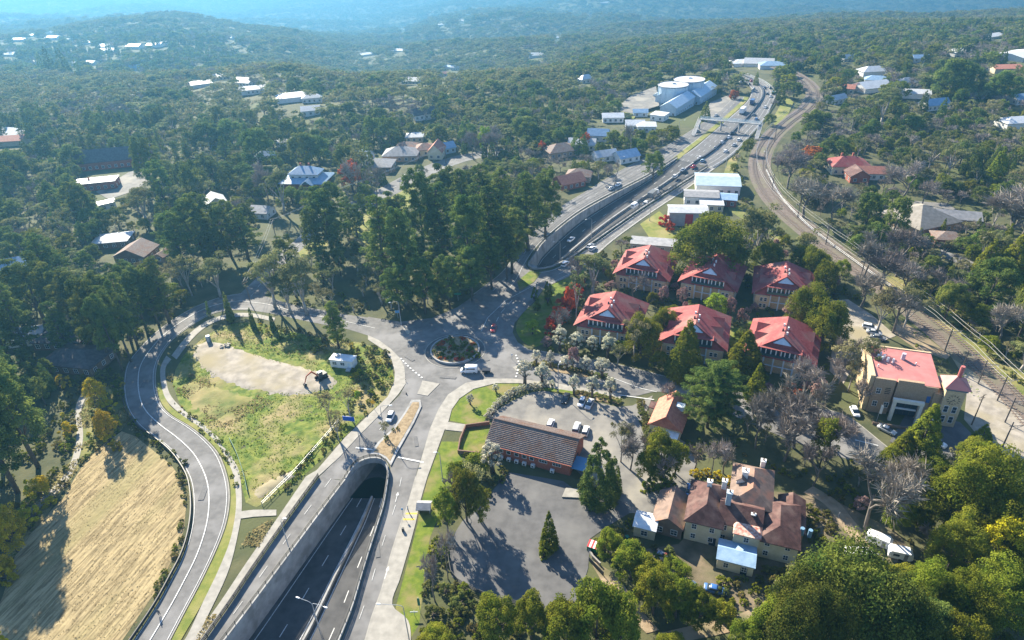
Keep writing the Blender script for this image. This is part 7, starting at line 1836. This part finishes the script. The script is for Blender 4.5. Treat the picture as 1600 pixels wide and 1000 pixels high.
# ------------------------------------------------------------------ landmarks for the labels
LM = [(n, *G(a, b)[:2]) for n, a, b in [
 ('the roundabout', 711, 548), ('the brick hall', 830, 690), ('the clock tower', 1490, 630), ('the terracotta cottage', 1042, 640), ('the old guesthouse', 1150, 800), ('the tunnel mouth', 577, 735), ('the hay field', 160, 850), ('the vacant lot', 420, 650),
 ('the gravel patch', 400, 580), ('the winding road', 320, 700), ('the winding road bend', 230, 560), ('the big asphalt car park', 800, 840), ('the bus shelter', 662, 800), ('the upper car park', 900, 640), ('the wide road', 930, 580),
 ('the front left apartments', 955, 500), ('the front middle apartments', 1090, 530), ('the front right apartments', 1222, 560), ('the back left apartments', 1010, 425), ('the back middle apartments', 1112, 440), ('the back right apartments', 1222, 452),
 ('the sandy parking lot', 1335, 510), ('the railway', 1450, 510), ('the railway curve', 1190, 270), ('the far motorway cutting', 930, 350), ('the service road', 960, 275), ('the footbridge', 1140, 195), ('the water tanks', 1060, 155), ('the blue warehouses', 1060, 180),
 ('the pale blue roofed shop', 1121, 285), ('the red doored shed', 1075, 340), ('the pyramid roofed building', 1438, 345), ('the white gabled house', 1330, 262), ('the blue roofed mansion', 480, 275), ('the side road', 640, 285), ('the side road lawn', 600, 350),
 ('the steep pink gable', 682, 240), ('the long red building', 175, 260), ('the grey brown gable', 212, 398), ('the cream gabled house', 335, 318), ('the dark roofed bungalows', 105, 550), ('the big white building', 460, 162), ('the faded rust roof', 176, 376),
 ('the striped roof house', 889, 285), ('the wide brown hip roof', 876, 238), ('the white workshops', 990, 198), ('the west road', 450, 482), ('the junction', 640, 505), ('the scrub footpath', 122, 660), ('the sloping lawn', 850, 490), ('the dirt track', 970, 930),
 ('the guesthouse yard', 1090, 915), ('the parked caravans', 1385, 855), ('the road bridge', 1585, 760), ('the guesthouse drive', 935, 780), ('the round driveway', 1030, 760), ('the far motorway bend', 1190, 140), ('the right hand suburb', 1370, 135), ('the right ridge', 1500, 70),
 ('the hazy left town', 80, 75), ('the left hand hillside', 390, 145), ('the middle distance wood', 690, 120), ('the left edge house', 20, 420), ('the tarred yard', 1460, 690), ('the walled square lawn', 740, 690), ('the right edge house', 1595, 430)]]
DESC = {'pine': ('slim dark pine', 'tall dark pine'), 'tpine': ('full crowned pine', 'tall full crowned pine'), 'dark': ('dark round evergreen', 'broad dark evergreen'), 'gum': ('grey green gum tree', 'tall open gum tree'), 'olive': ('pale olive tree', 'large pale olive tree'), 'evg': ('green bushy tree', 'large green bushy tree'),
        'bare': ('bare grey tree', 'large bare grey tree'), 'fir': ('dark conifer', 'tall dark conifer'), 'cyp': ('cone shaped cypress', 'tall cone shaped cypress'), 'col': ('narrow dark conifer', 'tall narrow conifer'), 'dome': ('domed yellow green tree', 'large domed green tree'), 'bigpine': ('huge rounded green pine', 'huge rounded green pine'), 'mac': ('large golden green cypress', 'large golden green cypress'),
        'blos': ('white blossom tree', 'tall white blossom tree'), 'cedar': ('spreading layered cedar', 'spreading layered cedar'), 'shrub': ('low olive shrub', 'tall olive shrub'), 'gshrub': ('low green shrub', 'tall green shrub'), 'yshrub': ('yellow flowering shrub', 'tall yellow shrub'),
        'rshrub': ('red leaved shrub', 'tall red shrub'), 'wshrub': ('whitish flowering shrub', 'whitish flowering shrub'), 'lime': ('bright lime green tree', 'bright lime green tree'), 'wattle': ('golden yellow wattle', 'large golden wattle'), 'red': ('red leaved tree', 'large red leaved tree'), 'plum': ('pinkish plum tree', 'pinkish plum tree')}
PLUR = lambda s: (s[:-4] + 'trees') if s.endswith('tree') else s + 's' if not s.endswith('s') else s + 'es'
ORD = ['leftmost', 'second', 'third', 'fourth', 'fifth', 'sixth', 'seventh', 'eighth', 'ninth', 'tenth', 'eleventh', 'twelfth']
def ordinal_labels(items, where):
    """items: (tree, column). One label each: told apart by their order from the left, in rows front to back when there are many"""
    def row(lst, tail):
        lst = sorted(lst, key=lambda t: t['px']); n = len(lst)
        for i, t in enumerate(lst):
            o = ORD[i] + ('' if i == 0 else ' from left')
            if i == n - 1 and n > 2: o = 'rightmost'
            if n == 2: o = ['left hand', 'right hand'][i]
            t['label'] = '%s of %s %s' % (o, 'the' if n > 2 else 'two', tail)
    num = ['', 'one', 'two', 'three', 'four', 'five', 'six', 'seven', 'eight', 'nine', 'ten', 'eleven', 'twelve']
    d = where[0]; tail = PLUR(d) + ' ' + where[1]
    items = sorted(items, key=lambda t: t['y'])
    if len(items) == 1: items[0]['label'] = '%s %s' % (d, where[1]); return
    if len(items) <= 7: row(items, tail); 
    else:
        k = math.ceil(len(items) / 7); names = {2: ['front', 'back'], 3: ['front', 'middle', 'back']}.get(k, ['front'] + [ORD[i] for i in range(1, k - 1)] + ['back'])
        m = math.ceil(len(items) / k)
        for i in range(k):
            part = items[i * m:(i + 1) * m]
            if len(part) == 1: part[0]['label'] = '%s, %s row, %s' % (d, names[i], where[1])
            elif part: row(part, PLUR(d) + ', %s row, %s' % (names[i], where[1]))
    for t in items:
        for i in range(3, 13): t['label'] = t['label'].replace(' the %d ' % i, ' the %s ' % num[i])

for t in TREES:
    t['px'], t['py'] = proj(t['x'], t['y'], t['z'] + t['h'] * .5); t['wpx'] = t['w'] * F / depth(t['x'], t['y'], t['z'])
inside = lambda t: -30 < t['px'] < 1630 and -30 < t['py'] < 1040
by = {}
for t in TREES: by.setdefault(t['kind'], []).append(t)
IND, REST = [], []
for k, lst in by.items():
    lst.sort(key=lambda t: -t['wpx'] * math.sqrt(t['h'] / max(t['w'], .1)) - (1000 if t['hand'] and t['wpx'] > 8 else 0))
    lst = [t for t in lst]
    keep = [t for t in lst if inside(t)][:290]; ids = set(map(id, keep))
    IND += keep; REST += [t for t in lst if id(t) not in ids]
grp = {}
lmx = np.array([(a[1], a[2]) for a in LM]); lmp = np.array([proj(a[1], a[2]) for a in LM])
for t in IND:
    d = np.hypot(lmx[:, 0] - t['x'], lmx[:, 1] - t['y']); i = int(d.argmin())
    a, b = proj(t['x'], t['y'], t['z']); dx, dy = a - lmp[i][0], b - lmp[i][1]
    rel = ('right of' if dx > 0 else 'left of') if abs(dx) > abs(dy) * 1.3 else ('behind' if dy < 0 else 'before')
    med = SIZE.get(t['kind'], (5, 15, 1)); big = t['h'] > med[0] + .62 * (med[1] - med[0])
    grp.setdefault((DESC[t['kind']][1 if big else 0], '%s %s' % (rel, LM[i][0])), []).append(t)
for w_, lst in grp.items(): ordinal_labels(lst, w_)

for t in IND:
    for a, b in ((' of the ', ' of '), ('tall ', ''), ('large ', ''), (' from left', '')):
        if len(t['label'].replace(',', '').split()) > 16: t['label'] = t['label'].replace(a, b, 1)
def plant(t):
    nm, cat, _, _ = KIND[t['kind']]
    lod = 0 if t['wpx'] > 42 else 1 if t['wpx'] > 13 else 2
    if t['kind'] in NOTREE: lod = 0 if t['wpx'] > 26 else 1 if t['wpx'] > 7 else 2
    seed = int(abs(t['x'] * 13.7 + t['y'] * 7.3)); r = random.Random(seed)
    tm, cm, hh, ww = proto(t['kind'], lod, seed % (3 if lod else 2))
    o = thing(nm, t['label'], cat, (t['x'], t['y'], t['z'] - .05), r.uniform(0, 6.28), PLUR(KIND[t['kind']][0].replace('_', ' ')))
    sx = t['w'] / ww; sz = t['h'] / hh; o.scale = (sx * r.uniform(.92, 1.08), sx * r.uniform(.92, 1.08), sz)
    a = inst('trunk', tm, o); b = inst('twigs' if t['kind'] == 'bare' else 'crown', cm, o); b['kind'] = 'stuff'
    return o
for t in sorted(IND, key=lambda t: -t['wpx']): plant(t)

# ------------------------------------------------------------------ the far woods: one mass of trees nobody could count
def woods():
    coll = bpy.data.collections.new('far_tree_kinds')
    lib = []
    FARK = ['gum', 'gum', 'olive', 'dark', 'evg', 'bare', 'fir', 'pine', 'shrub', 'gshrub']
    for i, k in enumerate(FARK):
        tm, cm, hh, ww = proto(k, 2, 0 if i != 1 else 1)
        me = cm.copy(); me.name = 'far_%02d_%s' % (i, k)
        if k == 'bare': bm = bmesh.new(); bm.from_mesh(cm); bm.to_mesh(me); bm.free()
        o = bpy.data.objects.new('far_%02d_%s' % (i, k), me); coll.objects.link(o); lib.append((hh, ww))
    P, S, R_, I = [], [], [], []
    idx = {'gum': 0, 'olive': 2, 'dark': 3, 'evg': 4, 'bare': 5, 'fir': 6, 'pine': 7, 'shrub': 8, 'gshrub': 9}
    alt = {'dome': 'evg', 'cyp': 'fir', 'col': 'fir', 'lime': 'evg', 'wattle': 'evg', 'red': 'bare', 'plum': 'bare', 'blos': 'bare', 'yshrub': 'shrub', 'rshrub': 'shrub', 'wshrub': 'shrub', 'cedar': 'evg', 'bigpine': 'evg', 'mac': 'evg', 'tpine': 'dark'}
    for t in REST:
        i = idx[alt.get(t['kind'], t['kind'])]
        P.append((t['x'], t['y'], t['z'])); I.append(i); S.append((t['w'] / lib[i][1], t['w'] / lib[i][1], t['h'] / lib[i][0])); R_.append(random.uniform(0, 6.28))
    cells = set((int(t['x'] // 7), int(t['y'] // 7)) for t in TREES if t['kind'] not in NOTREE)
    hc = np.array(HOUSE_CLEAR)
    for y0, y1, sp, hs in ((395, 700, 7.6, 1.0), (700, 1100, 8.0, 1.05), (1100, 2000, 10.5, 1.25), (2000, 5600, 21, 2.1)):
        n = int(.95 * (y1 * y1 - y0 * y0) / (sp * sp) * .9)
        y = np.sqrt(NP.uniform(y0 * y0, y1 * y1, n)); u = NP.uniform(-.97, .97, n); x = u * y
        z = zt(x, y); den = vnoise(x, y, 70, 8) + .5 * vnoise(x, y, 30, 9)
        keep = np.ones(n, bool)
        town = ((u < -.35) & (y > 800) & (y < 1350)) | ((u > .25) & (y < 900))
        keep &= NP.uniform(0, 1, n) < np.where(town, .72 + .25 * den, .97)
        h = NP.uniform(7, 13, n) * hs; w = h * NP.uniform(.95, 1.35, n)
        for fz in (1.0, .75, .4):
            d = y * cp - (z + h * fz - H) * sp_; up = y * sp_ + (z + h * fz - H) * cp; uu = x / d; vv = up / d
            a = 800 + F * (uu * cr - vv * sr); b = 500 - F * (uu * sr + vv * cr)
            for x0, yy0, x1, yy1, hy in hc: keep &= ~((a > x0 - 2) & (a < x1 + 2) & (b > yy0) & (b < yy1) & (y < hy + 12))
            if y0 < 720:
                for k in np.nonzero(keep & (y < 720))[0]:
                    if blocked(a[k], b[k], CL): keep[k] = False
        if y0 < 700:
            for k in np.nonzero(keep)[0]:
                if (int(x[k] // 7), int(y[k] // 7)) in cells or blocked(x[k], y[k]): keep[k] = False
        pick = NP.uniform(0, 1, n) + .18 * den
        dk = (u > .1) & (y < 950)
        i = np.where(pick < .46, 0, np.where(pick < .62, 1, np.where(pick < .84, 2, np.where(pick < .93, 3, 5))))
        i2 = np.where(pick < .14, 0, np.where(pick < .22, 2, np.where(pick < .46, 3, np.where(pick < .6, 4, np.where(pick < .86, 5, 6)))))
        i = np.where(dk | town, i2, i)
        for k in np.nonzero(keep)[0]:
            j = int(i[k]); tall = 1.25 if j in (6, 7) else 1
            P.append((x[k], y[k], z[k] - .4)); I.append(j); S.append((w[k] / lib[j][1] * (.6 if j in (6, 7) else 1),) * 2 + (h[k] * tall / lib[j][0],)); R_.append(float(NP.uniform(0, 6.28)))
    me = bpy.data.meshes.new('woodland'); me.from_pydata(P, [], [])
    for nm, ty, val in (('pick', 'INT', I), ('turn', 'FLOAT', R_)):
        at = me.attributes.new(nm, ty, 'POINT'); at.data.foreach_set('value', val)
    at = me.attributes.new('grow', 'FLOAT_VECTOR', 'POINT'); at.data.foreach_set('vector', np.array(S, float).ravel())
    o = bpy.data.objects.new('woodland', me); C.objects.link(o); o['kind'] = 'stuff'
    g = bpy.data.node_groups.new('woodland', 'GeometryNodeTree')
    g.interface.new_socket('Geometry', in_out='INPUT', socket_type='NodeSocketGeometry'); g.interface.new_socket('Geometry', in_out='OUTPUT', socket_type='NodeSocketGeometry')
    N = g.nodes; L = g.links
    gi, go = N.new('NodeGroupInput'), N.new('NodeGroupOutput'); ip = N.new('GeometryNodeInstanceOnPoints'); ci = N.new('GeometryNodeCollectionInfo')
    m2p = N.new('GeometryNodeMeshToPoints'); L.new(gi.outputs[0], m2p.inputs['Mesh'])
    ci.inputs['Collection'].default_value = coll; ci.inputs['Separate Children'].default_value = True; ci.inputs['Reset Children'].default_value = True
    ip.inputs['Pick Instance'].default_value = True
    def attr(nm, ty):
        a = N.new('GeometryNodeInputNamedAttribute'); a.data_type = ty; a.inputs['Name'].default_value = nm; return a.outputs[0]
    cx = N.new('ShaderNodeCombineXYZ'); L.new(attr('turn', 'FLOAT'), cx.inputs['Z'])
    L.new(m2p.outputs[0], ip.inputs['Points']); L.new(ci.outputs[0], ip.inputs['Instance']); L.new(attr('pick', 'INT'), ip.inputs['Instance Index'])
    L.new(cx.outputs[0], ip.inputs['Rotation']); L.new(attr('grow', 'FLOAT_VECTOR'), ip.inputs['Scale']); L.new(ip.outputs[0], go.inputs[0])
    md = o.modifiers.new('woodland', 'NODES'); md.node_group = g
    print('woodland points', len(P), 'individual trees', len(IND), 'rest', len(REST))
sp_ = sp
woods()

# ------------------------------------------------------------------ rough grass standing in the lot, on the banks and along the verges
def tussocks(poly, n, size, h, mat, zb, world=False):
    P = np.array(poly if world else W(poly)); lo, hi = P.min(0), P.max(0)
    X = NP.uniform(lo[0], hi[0], n); Y = NP.uniform(lo[1], hi[1], n)
    m = np.array([inpoly(P, a, b) for a, b in zip(X, Y)]) & (vnoise(X, Y, 3.1, 4) + vnoise(X, Y, 8.0, 7) > -.35); X, Y = X[m], Y[m]; k = len(X)
    c = np.stack([X, Y, zb + NP.uniform(.05, h, k)], 1); nrm = unit(np.array([0, 0, .9]) + NP.normal(size=(k, 3)) * .32)
    o = bpy.data.objects.new('rough_grass', leaf_mesh('rough_grass', c, nrm, NP.uniform(.5, 1.3, k) * size, mat, .4)); link(o); o['kind'] = 'stuff'
M_GRASS = leafmat('grass_blades', (.12, .18, .016), (.22, .25, .035), .3, 0, .16)
M_DRY = leafmat('dry_grass_blades', (.20, .16, .06), (.34, .28, .13), .3, 0, .3)
GRV = [np.array(W([(300, 540), (355, 535), (430, 560), (520, 582), (535, 596), (470, 622), (385, 612), (312, 582)]))]
tussocks(LOT, 17000, .22, .16, M_GRASS, .2, True)
tussocks(W([(270, 600), (300, 585), (390, 612), (430, 630), (350, 670), (300, 655)]), 5000, .24, .25, M_DRY, .3, True)
tussocks(W([(320, 530), (400, 506), (520, 530), (600, 548), (612, 600), (560, 650), (540, 610), (540, 580), (430, 555)]), 4500, .28, .35, M_DRY, .3, True)
tussocks([(205, 650), (180, 600), (150, 610), (122, 650), (112, 720), (40, 790), (10, 860), (0, 900), (15, 880), (75, 802), (130, 722), (165, 690), (190, 672)], 9000, .28, .4, M_DRY, .02)
tussocks(HAY, 5000, .13, .06, M_DRY, .18, True)
tussocks(Strip(winding.at(-.10)[0:60], winding.at(-.30)[0:60], 40, True).poly(), 5000, .24, .5, M_DRY, .02, True)
tussocks([(402, 812), (428, 812), (395, 880), (345, 960), (310, 1010), (290, 1030), (345, 925), (372, 860)], 4000, .24, .4, M_DRY, .02)
tussocks(off(RAIL[30:150], 8.5) + off(RAIL[30:150], 6)[::-1], 6000, .3, .5, M_DRY, .03, True)
tussocks(off(RAIL[30:150], -6) + off(RAIL[30:150], -11)[::-1], 9000, .3, .6, M_GRASS, .03, True)
# ------------------------------------------------------------------ air
def haze():
    m = bpy.data.materials.new('haze_air'); m.use_nodes = True
    t = m.node_tree; t.nodes.clear()
    o = t.nodes.new('ShaderNodeOutputMaterial'); v = t.nodes.new('ShaderNodeVolumePrincipled')
    v.inputs['Color'].default_value = (.115, .32, .52, 1)
    v.inputs['Density'].default_value = HAZE
    v.inputs['Anisotropy'].default_value = .46
    for s in ('Density Attribute', 'Temperature Attribute', 'Color Attribute'): v.inputs[s].default_value = ''
    t.links.new(v.outputs[0], o.inputs['Volume'])
    try: m.cycles.homogeneous_volume = True
    except Exception: pass
    b = MB().box(0, 4250, ZMIN - 8, 17600, 10900, 130 - (ZMIN - 8))
    b.build('haze', m, kind='stuff')
HAZE = 0.00032
haze()
